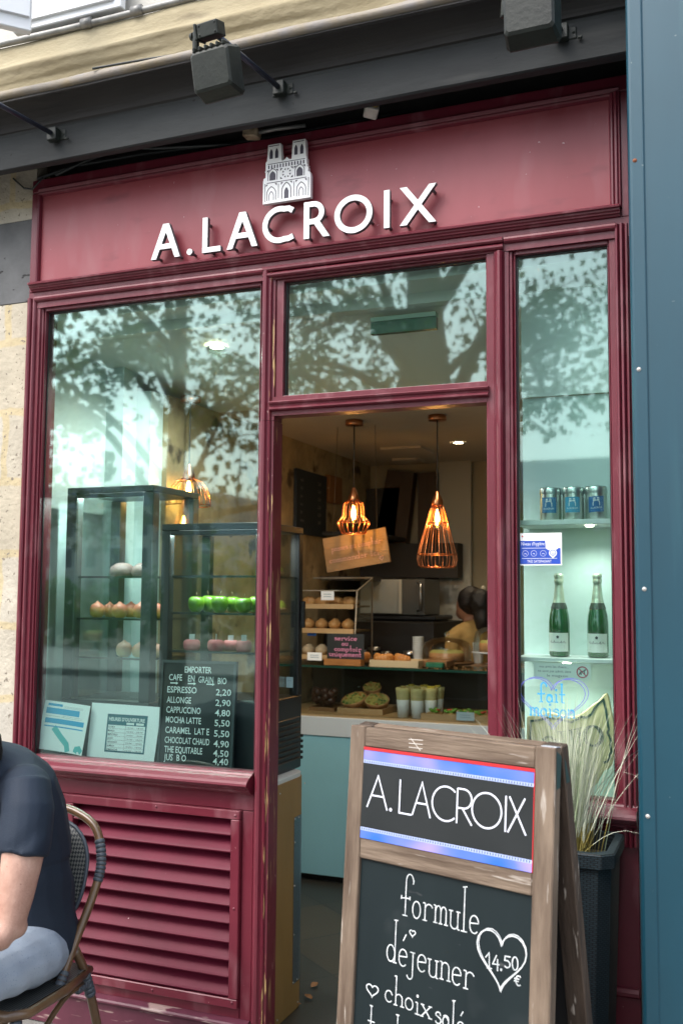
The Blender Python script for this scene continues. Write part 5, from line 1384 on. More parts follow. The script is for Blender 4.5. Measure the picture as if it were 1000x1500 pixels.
row_of('peach_cake', ((182, 0, 'pale pinkish peach cake alone on the lowest lit shelf of the tall cabinet'), (204, 0, 'pinkish peach cake touching the cabinet post on the lower shelf'), (228, 0, 'yellow peach cake right of the cabinet post on the lower shelf')), .33, 1.455, 'peach cakes on the lower shelf', 'peach')
row_of('apple_cake', ((287, 0, 'leftmost glossy green apple cake in the fridge'), (306, 1, 'green apple cake behind the first gap of the front row'), (322, 0, 'middle green apple cake of the front row'), (341, 1, 'green apple cake behind the second gap of the front row'),
      (357, 0, 'rightmost front green apple cake beside the door post'), (374, 1, 'green apple cake at the back, cut by the door post')), .21, 1.668, 'green apple cakes in the fridge', 'apple')
row_of('rose_cake', ((281, 0, 'leftmost round pink cake on the shelf under the green apples'), (316, 0, 'middle round pink cake on the shelf under the green apples'), (338, 1, 'pink cake behind the front row under the green apples'), (357, 0, 'rightmost round pink cake beside the door post')), .21, 1.504, 'pink cakes in the fridge', 'rose')
CRUST = mat('brown_crust', (0.30, 0.14, 0.05), 0.6, col2=(0.48, 0.26, 0.10), vscale=25, bump=0.3)
PCAKE = mat('mauve_icing', (0.20, 0.125, 0.115), 0.6, var=0.1)
for px, lab in ((180, 'low mauve brown loaf cake on the top shelf of the tall cabinet'), (212, 'domed mauve brown cake near the cabinet post on the top shelf')):
    p = aty(px, 832, .40)
    t = thing('loaf_cake', lab, 'cake', (p.x, p.y, 1.827))
    MB().lathe([(0, 0), (.055, 0), (.062, .02), (.055, .045), (.03, .062), (0, .066)], (0, 0, 0), 20).build('icing', PCAKE, t, inv=False)
# goods seen through the side of the fridge
for i, (yy, zz, lab) in enumerate(((.36, 1.668, 'yellow green tart at the side of the fridge, upper one'), (.44, 1.668, 'yellow green tart nearest the fridge handle'), (.40, 1.827, 'lime coloured tart on the top fridge shelf'))):
    t = thing('lime_tart', lab, 'tart', (-1.92, yy, zz + .001))
    MB().lathe([(0, 0), (.036, 0), (.042, .012), (.042, .020), (.036, .022)], (0, 0, 0), 18).build('crust', CRUST, t, inv=False)
    MB().lathe([(.036, .021), (.034, .034), (.02, .050), (0, .056)], (0, 0, 0), 18).build('filling', mat('lime_cream', (0.42, 0.46, 0.05), 0.5), t, inv=False)

# ================================================================== counter
TURQ = mat('turquoise_laminate', (0.27, 0.55, 0.62), 0.35, var=0.05, vscale=1.5)
WBAND = mat('white_counter_band', (0.55, 0.60, 0.62), 0.4)
WOODL = mat('light_wood_tray', (0.42, 0.27, 0.12), 0.55, col2=(0.52, 0.35, 0.17), vscale=10, stretch=(.2, 1, 1))
WOODB = mat('brown_wood', (0.20, 0.10, 0.035), 0.5, col2=(0.28, 0.15, 0.06), vscale=10, stretch=(.2, 1, 1))
t = thing('serving_counter', 'turquoise serving counter with a white band and glass food display', 'counter', (-1.6, 2.5, 0))
CX0, CX1 = -2.79, -0.55
MB().box(CX0, CX1, 2.19, 2.85, 0.005, 0.045).build('plinth', BLACK, t)
MB().box(CX0, CX1, 2.150, 2.85, 0.046, 0.882).build('front_panel', TURQ, t)
MB().box(CX0, CX1, 2.140, 2.85, 0.8825, 0.998).build('band', WBAND, t, bevel=.003)
MB().box(CX0, CX1, 2.16, 2.84, 0.9985, 1.012).build('display_floor', WOODL, t)
MB().box(CX0, CX1, 2.150, 2.155, 1.013, 1.300).build('front_pane', GLASSC, t)
MB().box(CX0, CX1, 2.145, 2.86, 1.301, 1.311).build('top_pane', GLASSC, t)
MB().box(CX0, CX1, 2.140, 2.1445, 1.299, 1.313).build('pane_edge', mat('dark_green_glass_edge', (0.01, 0.05, 0.035), 0.2), t)
MB().box(CX0, CX1, 2.84, 2.86, 1.013, 1.300).build('back_panel', mat('dark_display_back', (0.05, 0.045, 0.03), 0.5), t)
MB().box(CX0, CX1, 2.55, 2.84, 1.3115, 1.318).build('work_top', WOODB, t)

def tray(px0, px1, pyb, y, z, d, h, label, m=None, cat='tray'):
    a, b = aty(px0, pyb, y), aty(px1, pyb, y)
    o = thing('wooden_tray', label, cat, ((a.x + b.x) / 2, y + d / 2, z))
    m_ = MB(); m_.box(a.x, b.x, y, y + d, z, z + h * .35); m_.box(a.x, b.x, y, y + .01, z + h * .35 + .0005, z + h); m_.box(a.x, b.x, y + d - .01, y + d, z + h * .35 + .0005, z + h)
    m_.box(a.x, a.x + .01, y + .0105, y + d - .0105, z + h * .35 + .0005, z + h); m_.box(b.x - .01, b.x, y + .0105, y + d - .0105, z + h * .35 + .0005, z + h)
    m_.build('tray_body', m or WOODL, o)
    return a.x, b.x
Z0 = 1.0125
tray(452, 489, 1040, 2.30, Z0, .25, .025, 'small wooden tray under the dark chocolate balls', WOODB)
tray(494, 560, 1042, 2.25, Z0, .32, .035, 'stacked wooden tray under the quiches')
tray(616, 716, 1050, 2.18, Z0, .28, .035, 'wooden tray of open sandwiches at the right of the display')
CHOC = mat('dark_chocolate', (0.045, 0.018, 0.012), 0.4, var=0.3, vscale=40)
o = thing('chocolate_heap', 'heap of dark chocolate pastries on the small tray in the display', 'pastries', (0, 0, 0))
m_ = MB()
for k in range(34):
    p = aty(random.uniform(460, 490), 1035, 2.34 + random.uniform(0, .14)); h = random.uniform(.02, .10)
    m_.ball((p.x, p.y, Z0 + .02 + h), .022 + random.uniform(0, .006), 10)
m_.build('pastries', CHOC, o)
QUI = mat('quiche_filling', (0.42, 0.36, 0.10), 0.6, col2=(0.25, 0.30, 0.07), vscale=30, bump=0.6, bscale=50)
for px, zz, rr, lab in ((520, .036, .085, 'greenish quiche leaning at the left of the display'), (552, .036, .080, 'yellow cheese quiche in the middle of the display'), (545, .10, .06, 'small quiche behind the two large ones')):
    p = aty(px, 1030, 2.36 + (.12 if rr < .07 else 0))
    o = thing('quiche', lab, 'quiche', (p.x, p.y, Z0 + zz + .02)); o.rotation_euler = (R(24), R(-8 if px < 530 else 6), 0)
    MB().lathe([(0, 0), (rr * .85, 0), (rr, .03), (rr * .95, .036), (rr * .90, .030)], (0, 0, 0), 22).build('crust', CRUST, o, inv=False)
    m_ = MB(); m_.lathe([(rr * .9, .030), (rr * .5, .038), (0, .04)], (0, 0, 0), 22)
    for k in range(26):
        q_, d_ = random.uniform(0, 6.28), rr * .85 * math.sqrt(random.random())
        m_.ball((d_ * math.cos(q_), d_ * math.sin(q_), .038), (random.uniform(.006, .014), random.uniform(.006, .014), .006), 7, mi=random.choice([0, 0, 1, 2]), rot=Matrix.Rotation(random.uniform(-.5, .5), 3, 'X'))
    m_.build('filling', [QUI, mat('browned_cheese', (0.40, 0.22, 0.05), 0.6), mat('spinach', (0.08, 0.16, 0.03), 0.6)], o, inv=False)
CUPW = mat('white_paper_cup', (0.66, 0.70, 0.66), 0.6)
WRAPM = mat('tortilla_wrap', (0.52, 0.46, 0.22), 0.7, col2=(0.45, 0.42, 0.16), vscale=20)
FILLM = [mat('salad_filling', (0.16, 0.24, 0.04), 0.7, col2=(0.35, 0.20, 0.10), vscale=50), mat('egg_filling', (0.52, 0.42, 0.05), 0.7)]
for px, y, fi, lab in ((590, 2.22, 0, 'front left wrap with salad in a white paper cup'), (611, 2.21, 0, 'front middle wrap with a meat filling in a white cup'), (630, 2.27, 1, 'front right wrap with yellow filling in a cup'), (603, 2.36, 1, 'yellow wrap behind the front left cup'), (622, 2.37, 1, 'yellow wrap behind the front middle cup'), (640, 2.36, 1, 'yellow wrap at the back right of the cups')):
    p = aty(px, 1040, y)
    o = thing('wrap_cup', lab, 'wrap', (p.x, p.y, Z0 + .001), 0, 'wraps in paper cups')
    MB().lathe([(0, 0), (.032, 0), (.040, .105), (.038, .107)], (0, 0, 0), 18).build('paper_cup', CUPW, o, inv=False)
    MB().lathe([(.038, .095), (.043, .15), (.046, .175), (.040, .178), (.036, .168)], (0, 0, 0), 18).build('wrap', WRAPM, o, inv=False)
    m_ = MB(); m_.lathe([(.037, .166), (.02, .178), (0, .180)], (0, 0, 0), 14)
    for k in range(5): m_.ball((random.uniform(-.02, .02), random.uniform(-.02, .02), .18), .009, 8)
    m_.build('filling', FILLM[fi], o, inv=False)
SALAD = [mat('lettuce', (0.12, 0.30, 0.03), 0.6, var=0.4, vscale=30), mat('tomato', (0.45, 0.05, 0.02), 0.4), mat('bread_slice', (0.45, 0.28, 0.11), 0.7, var=0.2, vscale=30)]
for i, (px, lab) in enumerate(((636, 'open sandwich with tomato at the left of the right tray'), (660, 'open sandwich with pale bread in the middle of the right tray'), (684, 'open sandwich with tomato behind the price card'), (706, 'open sandwich with lettuce at the right end of the tray'))):
    p = aty(px, 1040, 2.26)
    o = thing('open_sandwich', lab, 'sandwich', (p.x, p.y, Z0 + .014), 0, 'open sandwiches on the tray')
    MB().ball((0, 0, .014), (.048, .075, .014), 16).build('bread', SALAD[2], o, inv=False)
    m_ = MB()
    for k in range(9):
        m_.ball((random.uniform(-.035, .035), random.uniform(-.05, .05), .028 + random.uniform(0, .015)), (.016, .016, .008), 8, rot=Matrix.Rotation(random.uniform(-.6, .6), 3, 'X'))
    m_.build('lettuce', SALAD[0], o, inv=False)
    m_ = MB()
    for k in range(4): m_.ball((random.uniform(-.03, .03), random.uniform(-.05, .04), .038), (.015, .015, .007), 8)
    m_.build('tomato', SALAD[1], o, inv=False)
def card(px0, px1, py0, py1, y, label, lines=2, m=None):
    a, b = aty(px0, py1, y), aty(px1, py0, y)
    o = thing('price_card', label, 'price card', ((a.x + b.x) / 2, y, a.z))
    MB().box(a.x, b.x, y, y + .003, a.z, b.z).build('card', m or PAPER, o)
    m_ = MB()
    for k in range(lines):
        z = a.z + (b.z - a.z) * (.62 - .26 * k)
        m_.box(a.x + (b.x - a.x) * .2, a.x + (b.x - a.x) * .8, y - .0012, y - .0004, z, z + (b.z - a.z) * .07)
    m_.build('print', mat('grey_print3', (0.3, 0.4, 0.45), 0.7), o)
card(668, 694, 1044, 1055, 2.165, 'pale blue price card in front of the sandwich tray', m=mat('pale_blue_card', (0.45, 0.58, 0.62), 0.6))
card(470, 489, 866, 879, 2.29, 'white price card on the upper bread shelf'); card(450, 471, 956, 967, 2.20, 'tilted white price card at the foot of the pastry case')
card(419, 429, 992, 1007, .40, 'small pale card inside the cake fridge', 1, mat('pale_card', (0.35, 0.5, 0.52), 0.6))
card(450, 463, 925, 931, 2.34, 'bright blue price tag on the lower bread shelf', 0, mat('bright_blue_tag', (0.02, 0.18, 0.75), 0.5))
# acrylic pastry case
t = thing('pastry_case', 'clear acrylic pastry case with three wooden shelves on the counter', 'pastry case', (-2.46, 2.45, 1.312))
ACR = glass('acrylic', (0.90, 0.92, 0.88), refl=1.2)
AE = mat('acrylic_edge', (0.42, 0.38, 0.30), 0.3)
pr = [(2.30, 1.312), (2.62, 1.312), (2.62, 1.862), (2.42, 1.862)]
fr_ = [(2.28, 1.33), (2.40, 1.76)]
m_ = MB(); m_.add([(-2.275, a, b) for a, b in ((2.29, 1.312), (2.62, 1.312), (2.62, 1.860), (2.34, 1.775))], [(0, 1, 2, 3)]); m_.build('side_pane', ACR, t)
m_ = MB(); m_.add([(-2.70, 2.34, 1.775), (-2.275, 2.34, 1.775), (-2.275, 2.62, 1.860), (-2.70, 2.62, 1.860)], [(0, 1, 2, 3)]); m_.build('lid', ACR, t)
m_ = MB(); m_.tube([(-2.275, 2.29, 1.312), (-2.275, 2.34, 1.775), (-2.275, 2.62, 1.862), (-2.275, 2.62, 1.312)], .005, 6); m_.tube([(-2.70, 2.34, 1.775), (-2.275, 2.34, 1.775)], .004, 6); m_.tube([(-2.70, 2.62, 1.862), (-2.275, 2.62, 1.862)], .004, 6)
m_.build('pane_edges', AE, t)
for z in (1.345, 1.512, 1.668):
    o = MB().box(-2.71, -2.285, 2.31, 2.61, z, z + .012).build('shelf', WOODL, t)
    m_ = MB(); m_.box(-2.71, -2.285, 2.302, 2.3095, z - .008, z + .022); m_.build('shelf_lip', WOODL, o)
BREAD = mat('golden_bread', (0.34, 0.16, 0.045), 0.55, col2=(0.52, 0.30, 0.11), vscale=22, bump=0.4)
for z, n, nm in ((1.68, 4, 'upper'), (1.524, 4, 'middle'), (1.357, 4, 'lowest')):
    for k in range(n):
        x = -2.64 + .092 * k
        o = thing('pastry', f'golden {"round bun" if nm == "middle" else "croissant" if nm == "upper" else "pale roll"} on the {nm} shelf of the pastry case, {["far left", "second from left", "third from left", "far right"][k]}', 'pastry', (x, 2.42, z + .001), 0, 'pastries in the acrylic case')
        m_ = MB()
        if nm == 'upper':
            for j in range(7):
                a = R(-75 + 25 * j); m_.ball((.042 * math.sin(a), .05 - .05 * math.cos(a), .026), (.017 + .012 * math.cos(a * 1.1), .024, .018 + .014 * math.cos(a * 1.1)), 10, rot=Matrix.Rotation(-a, 3, 'Z'))
        else:
            m_.ball((0, 0, .032), (.042, .055, .034), 14)
            m_.ball((.004, -.004, .048), (.028, .035, .026), 12)
        m_.build('dough', BREAD if nm != 'lowest' else mat('pale_roll', (0.46, 0.36, 0.22), 0.7, var=0.15, vscale=30), o, inv=False)
# service board on the counter
a, b = aty(479, 964, 2.19), aty(533, 929, 2.19)
t = thing('service_board', 'small black board with pink handwriting on a wooden block on the counter', 'counter sign', ((a.x + b.x) / 2, 2.2, 1.312))
MB().box(a.x - .01, b.x - .01, 2.16, 2.23, 1.3135, a.z - .003).build('wooden_block', mat('orange_wood', (0.34, 0.14, 0.035), 0.5, var=0.15, vscale=8), t, bevel=.002)
MB().box(a.x, b.x, 2.188, 2.196, a.z - .002, b.z).build('board', BOARD, t)
m_ = MB(); fb = lambda x, z, d=0.0: Vector((x, 2.187 + d * .3, z)); W, H = b.x - a.x, b.z - a.z
for txt, x, z, w_, s_ in (('service', .20, .74, .62, .23), ('au', .40, .53, .18, .22), ('comptoir', .20, .31, .74, .22), ('uniquement', .06, .10, .88, .22)):
    handwrite(m_, txt, fb, a.x + W * x, a.z + H * z, W * w_, H * s_, .0048)
m_.build('handwriting', mat('pink_chalk', (0.60, 0.22, 0.36), 0.7), t)
# croissants in a tray
xa, xb = tray(541, 612, 975, 2.20, 1.3125, .22, .04, 'pale wooden tray of croissants on the counter top', mat('pale_tray', (0.55, 0.44, 0.26), 0.6))
for k, (px, dy, lab) in enumerate(((536, .13, 'dark baked croissant half behind the service board'), (552, .10, 'croissant at the back left of the pale tray'), (568, .07, 'croissant in the middle of the pale tray'), (583, .10, 'croissant at the right of the pale tray'))):
    p = aty(px, 960, 2.22 + dy)
    o = thing('croissant', lab, 'croissant', (p.x, p.y, 1.327), R((70, -60, 55, -40)[k]), 'croissants on the counter'); o.scale = (.8, .8, .9)
    m_ = MB()
    for j in range(9):
        q = R(-80 + 20 * j); m_.ball((.06 * math.sin(q), .06 - .06 * math.cos(q), .034), (.016 + .014 * math.cos(q), .03, .018 + .019 * math.cos(q)), 12, rot=Matrix.Rotation(-q, 3, 'Z'))
    m_.build('dough', mat('croissant_crust', (0.38, 0.15, 0.035), 0.45, col2=(0.55, 0.26, 0.07), vscale=30, bump=0.3), o, inv=False)
a, b = aty(622, 968, 2.45), aty(652, 968, 2.45)
tag(MB().box(a.x, b.x + .05, 2.30, 2.52, 1.3125, 1.352).build('wooden_crate', WOODB, None, bevel=.003), 'brown wooden crate behind the croissant tray', 'crate')
# cake domes
def dome(px, r, h, zb, y, label, stand):
    p = aty(px, 940, y)
    o = thing('cake_dome', label, 'cake dome', (p.x, y, zb), 0, 'glass cake domes on the counter')
    MB().lathe([(r, .014), (r * 1.01, h * .55), (r * .92, h * .80), (r * .60, h * .95), (.012, h), (.010, h + .01), (.018, h + .022), (.012, h + .034), (0, h + .036)], (0, 0, 0), 32).build('glass_dome', DOMEG, o, inv=False)
    MB().lathe([(r * .5, 0), (r * .5, .002), (r * 1.12, .008), (r * 1.12, .013), (0, .013)], (0, 0, 0), 28).build('plate', WBAND if stand else WOODB, o, inv=False)
    if stand: MB().lathe([(.05, -.06), (.015, -.05), (.012, -.01), (.03, 0)], (0, 0, 0), 16).build('foot', WBAND, o, inv=False)
    c = thing('sponge_cake', 'layered sponge cake under the ' + ('footed right' if stand else 'wide left') + ' glass dome', 'cake', (p.x, y, zb + .0135))
    MB().lathe([(0, 0), (r * .72, 0), (r * .74, .03), (r * .72, .055), (0, .058)], (0, 0, 0), 22).build('sponge', CRUST, c, inv=False)
    MB().lathe([(r * .72, .056), (r * .6, .07), (0, .074)], (0, 0, 0), 22).build('topping', QUI, c, inv=False)
dome(654, .155, .165, 1.3185, 2.60, 'wide glass cake dome beside the worker on the counter', False)
dome(722, .12, .17, 1.39, 2.55, 'footed glass cake dome cut off by the door post', True)

# jars, cups and packets along the counter and the back worktop
JARG = glass('jar_glass', (0.90, 0.93, 0.90), refl=0.8)
for px, r_, h, y, fillc, lab in ((548, .05, .17, 2.95, (0.20, 0.10, 0.04), 'glass jar of brown biscuits behind the croissants'), (565, .045, .14, 2.98, (0.30, 0.24, 0.12), 'glass jar of pale biscuits behind the croissants'), (600, .055, .15, 2.93, (0.06, 0.03, 0.02), 'glass jar of dark coffee beans left of the wide dome')):
    p = aty(px, 940, y); z = 1.20
    t = thing('storage_jar', lab, 'jar', (p.x, y, z))
    MB().lathe([(0, 0), (r_, .002), (r_, h * .85), (r_ * .8, h)], (0, 0, 0), 20).build('glass_body', JARG, t, inv=False)
    MB().lathe([(0, .006), (r_ * .9, .007), (r_ * .9, h * .6), (0, h * .66)], (0, 0, 0), 16).build('contents', mat('jar_contents', fillc, 0.8, var=.4, vscale=60, bump=.8), t, inv=False)
    MB().lathe([(r_ * .84, h), (r_ * .86, h + .02), (0, h + .022)], (0, 0, 0), 20).build('lid', STEEL, t, inv=False)
tag(MB().box(-2.4, -0.9, 2.90, 3.02, 1.16, 1.1995).build('back_worktop', WOODB), 'narrow brown worktop behind the serving counter', 'worktop')
for k, (px, n, lab) in enumerate(((700, 5, 'short stack of white cups beside the footed dome'), (612, 7, 'tall stack of paper cups behind the wooden crate'))):
    p = aty(px, 960, 2.72)
    t = thing('cup_stack', lab, 'cups', (p.x, 2.72, 1.3185))
    for j in range(n):
        MB().lathe([(.028, .014 * j), (.036, .014 * j + .07), (.038, .014 * j + .072), (.036, .014 * j + .076)], (0, 0, 0), 16).build('cup', CUPW, t, inv=False)
p = aty(645, 970, 2.40)
t = thing('green_packet', 'small green packet lying in front of the wide dome', 'packet', (p.x, 2.40, 1.3125))
m_ = MB(); m_.box(p.x - .05, p.x + .06, 2.24, 2.29, 1.3130, 1.345); m_.build('wrapper', mat('green_wrapper', (0.01, 0.12, 0.06), 0.4, var=.3, vscale=30), t, bevel=.006)
random.seed(9)
m_ = MB()
for k in range(70):      # crumbs and flakes on the counter top
    x = random.uniform(-2.25, -1.35); y = random.uniform(2.17, 2.5); m_.ball((x, y, 1.3135), random.uniform(.002, .005), 6)
tag(m_.build('crumbs', BREAD), 'pastry crumbs scattered on the counter top', 'crumbs', kind='stuff')

DRYL = mat('dry_leaf', (0.24, 0.12, 0.05), 0.7, var=.2, vscale=40)
for px, py, rz, lab in ((432, 1472, 20, 'dry brown leaf on the floor against the plywood base'), (461, 1443, 80, 'small dry leaf on the tiles beside the A frame board'), (452, 1460, 140, 'curled dry leaf between the plywood base and the A frame board')):
    p = atz(px, py, .012)
    m_ = MB(); pts = [(-.030, 0, .0), (-.012, .014, .004), (.006, .018, .008), (.028, .004, .003), (.010, -.012, .006), (-.012, -.013, .002)]
    Mz = Matrix.Rotation(R(rz), 3, 'Z')
    m_.add([p + Mz @ Vector(q) for q in pts] + [p + Vector((0, 0, -.002))], [(0, 1, 6), (1, 2, 6), (2, 3, 6), (3, 4, 6), (4, 5, 6), (5, 0, 6)])
    tag(m_.build('fallen_leaf', DRYL), lab, 'leaf', 'dry leaves on the shop floor')

# ================================================================== lamps
COPP = mat('copper', (0.55, 0.22, 0.10), 0.3, metal=1.0, var=0.1)
CORD = mat('lamp_cord', (0.04, 0.035, 0.03), 0.6)
BULB = mat('glowing_bulb', (1, 0.7, 0.4), 0.3, emit=(1.0, 0.55, 0.18), estr=28.0)
BGLT = glass('amber_glass', (1.0, 0.80, 0.45), refl=1.0)
def pendant(x, y, ztop, zb, style, label, ceil):
    t = thing('pendant_lamp', label, 'pendant lamp', (x, y, ceil), 0, 'copper cage pendant lamps')
    MB().lathe([(0, -.032), (.052, -.032), (.054, -.03), (.054, -.002), (0, -.002)], (x, y, ceil), 24).build('canopy', COPP, t)
    MB().tube([(x, y, ceil - .032), (x, y, ztop)], .0045, 6).build('cord', CORD, t)
    MB().lathe([(.010, .0), (.016, -.02), (.030, -.05), (.034, -.075), (.030, -.09), (0, -.09)], (x, y, ztop), 18).build('socket', COPP, t)
    z0 = ztop - .075
    H = z0 - zb
    if style == 'bell': pr = [(.032, 0), (.060, -.10), (.066, -.30), (.066, -.48), (.095, -.64), (.098, -.70), (.070, -1.0)]
    elif style == 'cone': pr = [(.030, 0), (.045, -.12), (.112, -.80), (.116, -.88), (.108, -.97), (.095, -1.0)]
    else: pr = [(.03, 0), (.07, -.12), (.10, -.38), (.115, -.70), (.118, -1.0)]
    pr = [(r_, h * H) for r_, h in pr]
    m_ = MB(); n = 16
    for k in range(n):
        a = 2 * math.pi * k / n
        m_.tube([(x + r_ * math.cos(a), y + r_ * math.sin(a), z0 + h) for r_, h in pr], .0026 if style != 'bell' else .0036, 5)
    rings = [len(pr) - 1, 2 if style == 'cone' else 4] + ([1] if style == 'cone' else [])
    for i in rings:
        r_, h = pr[i]
        if style == 'cone' and i == 1: r_, h = .062, -.30 * H
        pts = [(x + r_ * math.cos(q * math.pi / 14), y + r_ * math.sin(q * math.pi / 14), z0 + h) for q in range(29)]
        m_.tube(pts, .003, 5, caps=False)
    m_.build('cage', COPP, t)
    zb_ = z0 - (.035 if style != 'dome' else .01)
    bo = MB().lathe([(.012, .02), (.014, 0), (.026, -.045), (.030, -.075), (.024, -.10), (0, -.112)], (x, y, zb_), 16).build('bulb', BGLT, t)
    MB().lathe([(.004, 0), (.011, -.03), (.014, -.06), (.009, -.085), (0, -.09)], (x, y, zb_ + .006), 12).build('filament', BULB, bo)
    l = bpy.data.lights.new('bulb_light', 'POINT'); l.energy = 1.2; l.color = (1.0, 0.62, 0.30); l.shadow_soft_size = .009
    lo = bpy.data.objects.new('bulb_light', l); COL.objects.link(lo); lo.location = (x, y, zb_ - .096)
pendant(-2.150, 1.95, 2.390, 2.115, 'bell', 'bell shaped copper cage pendant over the tilted wooden sign', 2.80)
pendant(-1.631, 1.95, 2.352, 1.912, 'cone', 'cone shaped copper cage pendant near the right door post', 2.80)
p = aty(277, 694, .98); pendant(p.x, .98, p.z + .05, p.z - .17, 'dome', 'dome shaped copper cage pendant seen above the cabinets in the left window', 2.80)
def spot(x, y, z, label, on=True, en=6):
    t = thing('ceiling_spot', label, 'ceiling light', (x, y, z), 0, 'small ceiling lights')
    MB().lathe([(.032, -.003), (.048, -.006), (.050, -.001)], (x, y, z), 20).build('ring', WHITE, t)
    if on:
        MB().lathe([(0, -.002), (.034, -.003)], (x, y, z), 20).build('lens', mat('lit_spot', (1, .9, .7), .5, emit=(1.0, .82, .55), estr=14), t)
        l = bpy.data.lights.new('spot_light', 'SPOT'); l.energy = en; l.spot_size = R(110 if en < 20 else 165); l.spot_blend = .6; l.color = (1, .80, .55) if en < 20 else (1, .93, .84); l.shadow_soft_size = .04
        lo = bpy.data.objects.new('spot_light', l); COL.objects.link(lo); lo.location = (x, y, z - .02)
p = atz(671, 648, 2.80); spot(p.x, p.y, 2.80, 'round lit ceiling spot at the upper right of the doorway')
spot(-1.56, 1.55, 2.80, 'lit ceiling spot seen faintly through the transom window')
spot(-2.30, 0.52, 2.925, 'lit ceiling spot seen through the left window near the ceiling step', en=26)
for px, py, s_, lb in ((596, 658, .30, 'larger flat vent panel in the ceiling between the pendants'), (598, 673, .20, 'smaller flat vent panel deeper in the ceiling')):
    p = atz(px, py, 2.80); tag(MB().box(p.x - s_ / 2, p.x + s_ / 2, p.y - s_ / 2, p.y + s_ / 2, 2.783, 2.799).build('ceiling_vent', CEIL), lb, 'ceiling vent')
t = thing('exit_light', 'green emergency exit light box behind the transom window', 'exit light', (-1.3, .36, 2.93))
MB().box(-1.455, -1.165, .345, .375, 2.865, 2.918).build('green_lens', mat('green_lens', (0.01, 0.10, 0.045), 0.2, coat=0.5), t)
MB().box(-1.455, -1.165, .34, .38, 2.9185, 2.937).build('housing', mat('pale_green_housing', (0.45, 0.60, 0.50), 0.5), t)

# ================================================================== things at the back of the shop
SLIP = mat('dark_shelving', (0.022, 0.018, 0.014), 0.6)
t = thing('wooden_sign', 'tilted rough wooden sign with faint pink handwriting hanging under the bell pendant', 'hanging sign', (-2.19, 2.12, 2.0))
bl, br_, tl, tr = aty(479, 839, 2.12), aty(571, 823, 2.12), aty(474, 789, 2.12), aty(565, 776, 2.12)
o_, u_, v_, n_, W, H = card_frame(bl, br_, tl)
fn = lean_fn(o_, u_, v_, n_)
m_ = MB()
for k in range(3):
    m_.sweep([(0, H * k / 3 + .001), (W, H * k / 3 + .001), (W, H * (k + 1) / 3), (0, H * (k + 1) / 3)], fn, 0.001 * k, .018)
PAL = mat('pallet_wood', (0.17, 0.10, 0.04), 0.75, col2=(0.25, 0.16, 0.075), vscale=9, stretch=(.25, 1, 1), bump=0.3)
m_.build('planks', PAL, t)
m_ = MB(); f2 = lambda a, b, d=0.0: fn(a, b, -.002 + d * .3)
handwrite(m_, 'passez au comptoir'.replace('z', 's'), f2, W * .12, H * .58, W * .80, H * .20, .0035)
handwrite(m_, 'commander ici', f2, W * .06, H * .26, W * .80, H * .20, .0035) if all(c in GLY for c in 'commander ici') else None
m_.ribbon(heart_pts(W * .88, H * .14, W * .06, H * .12, 20), .003, f2, .001)
m_.build('handwriting', mat('faded_pink_chalk', (0.46, 0.26, 0.21), 0.8), t)
m_ = MB(); m_.tube([tl + Vector((.06, .005, 0)), Vector((tl.x + .08, 2.14, 2.80))], .0015, 4); m_.tube([tr + Vector((-.06, .005, 0)), Vector((tr.x - .08, 2.14, 2.80))], .0015, 4); m_.build('hanging_wire', CORD, t)
# dark shelving and menu board on the left wall
t = thing('wall_shelf', 'dark wooden wall shelving behind the pastry case', 'shelving', (-2.7, 3.3, 1.3))
m_ = MB()
m_.box(-2.79, -2.45, 2.95, 3.9, 2.17, 2.20); m_.box(-2.79, -2.45, 2.95, 3.9, 1.85, 1.88); m_.box(-2.79, -2.45, 3.88, 3.9, 0.9, 2.6)
m_.box(-2.79, -1.98, 3.05, 3.9, 0.05, 1.56); m_.box(-2.79, -2.0, 3.75, 3.9, 1.885, 2.15)
m_.build('carcass', SLIP, t)
t = thing('menu_blackboard', 'dark menu blackboard with faint prices on the left wall', 'menu board', (-2.79, 2.75, 2.4))
MB().box(-2.799, -2.775, 2.50, 3.02, 2.16, 2.60).build('board', mat('black_menu', (0.012, 0.018, 0.024), 0.6), t)
m_ = MB(); fw = lambda a, b, d=0.0: Vector((-2.774, 2.50 + a, b))
for k in range(6):
    put_text(m_, '2,%d0' % (k + 3), fw, .36, 2.52 - .055 * k, .022); put_text(m_, ['café', 'thé', 'jus', 'eau', 'lait', 'sirop'][k], fw, .06, 2.52 - .055 * k, .022)
m_.build('chalk_prices', mat('dim_chalk', (0.22, 0.22, 0.2), 0.8), t)
t = thing('box', 'brown cardboard box on the dark shelf beside the blackboard', 'box', (-2.65, 3.15, 2.4))
a = aty(462, 730, 3.05); MB().box(a.x - .10, a.x + .11, 3.05, 3.3, 2.42, 2.62).build('carton_body', mat('brown_card', (0.20, 0.085, 0.025), 0.8), t, bevel=.003)
MB().box(a.x - .10, a.x + .11, 3.049 - .002, 3.0495, 2.515, 2.53).build('tape', mat('packing_tape', (0.28, 0.16, 0.07), 0.4), t)
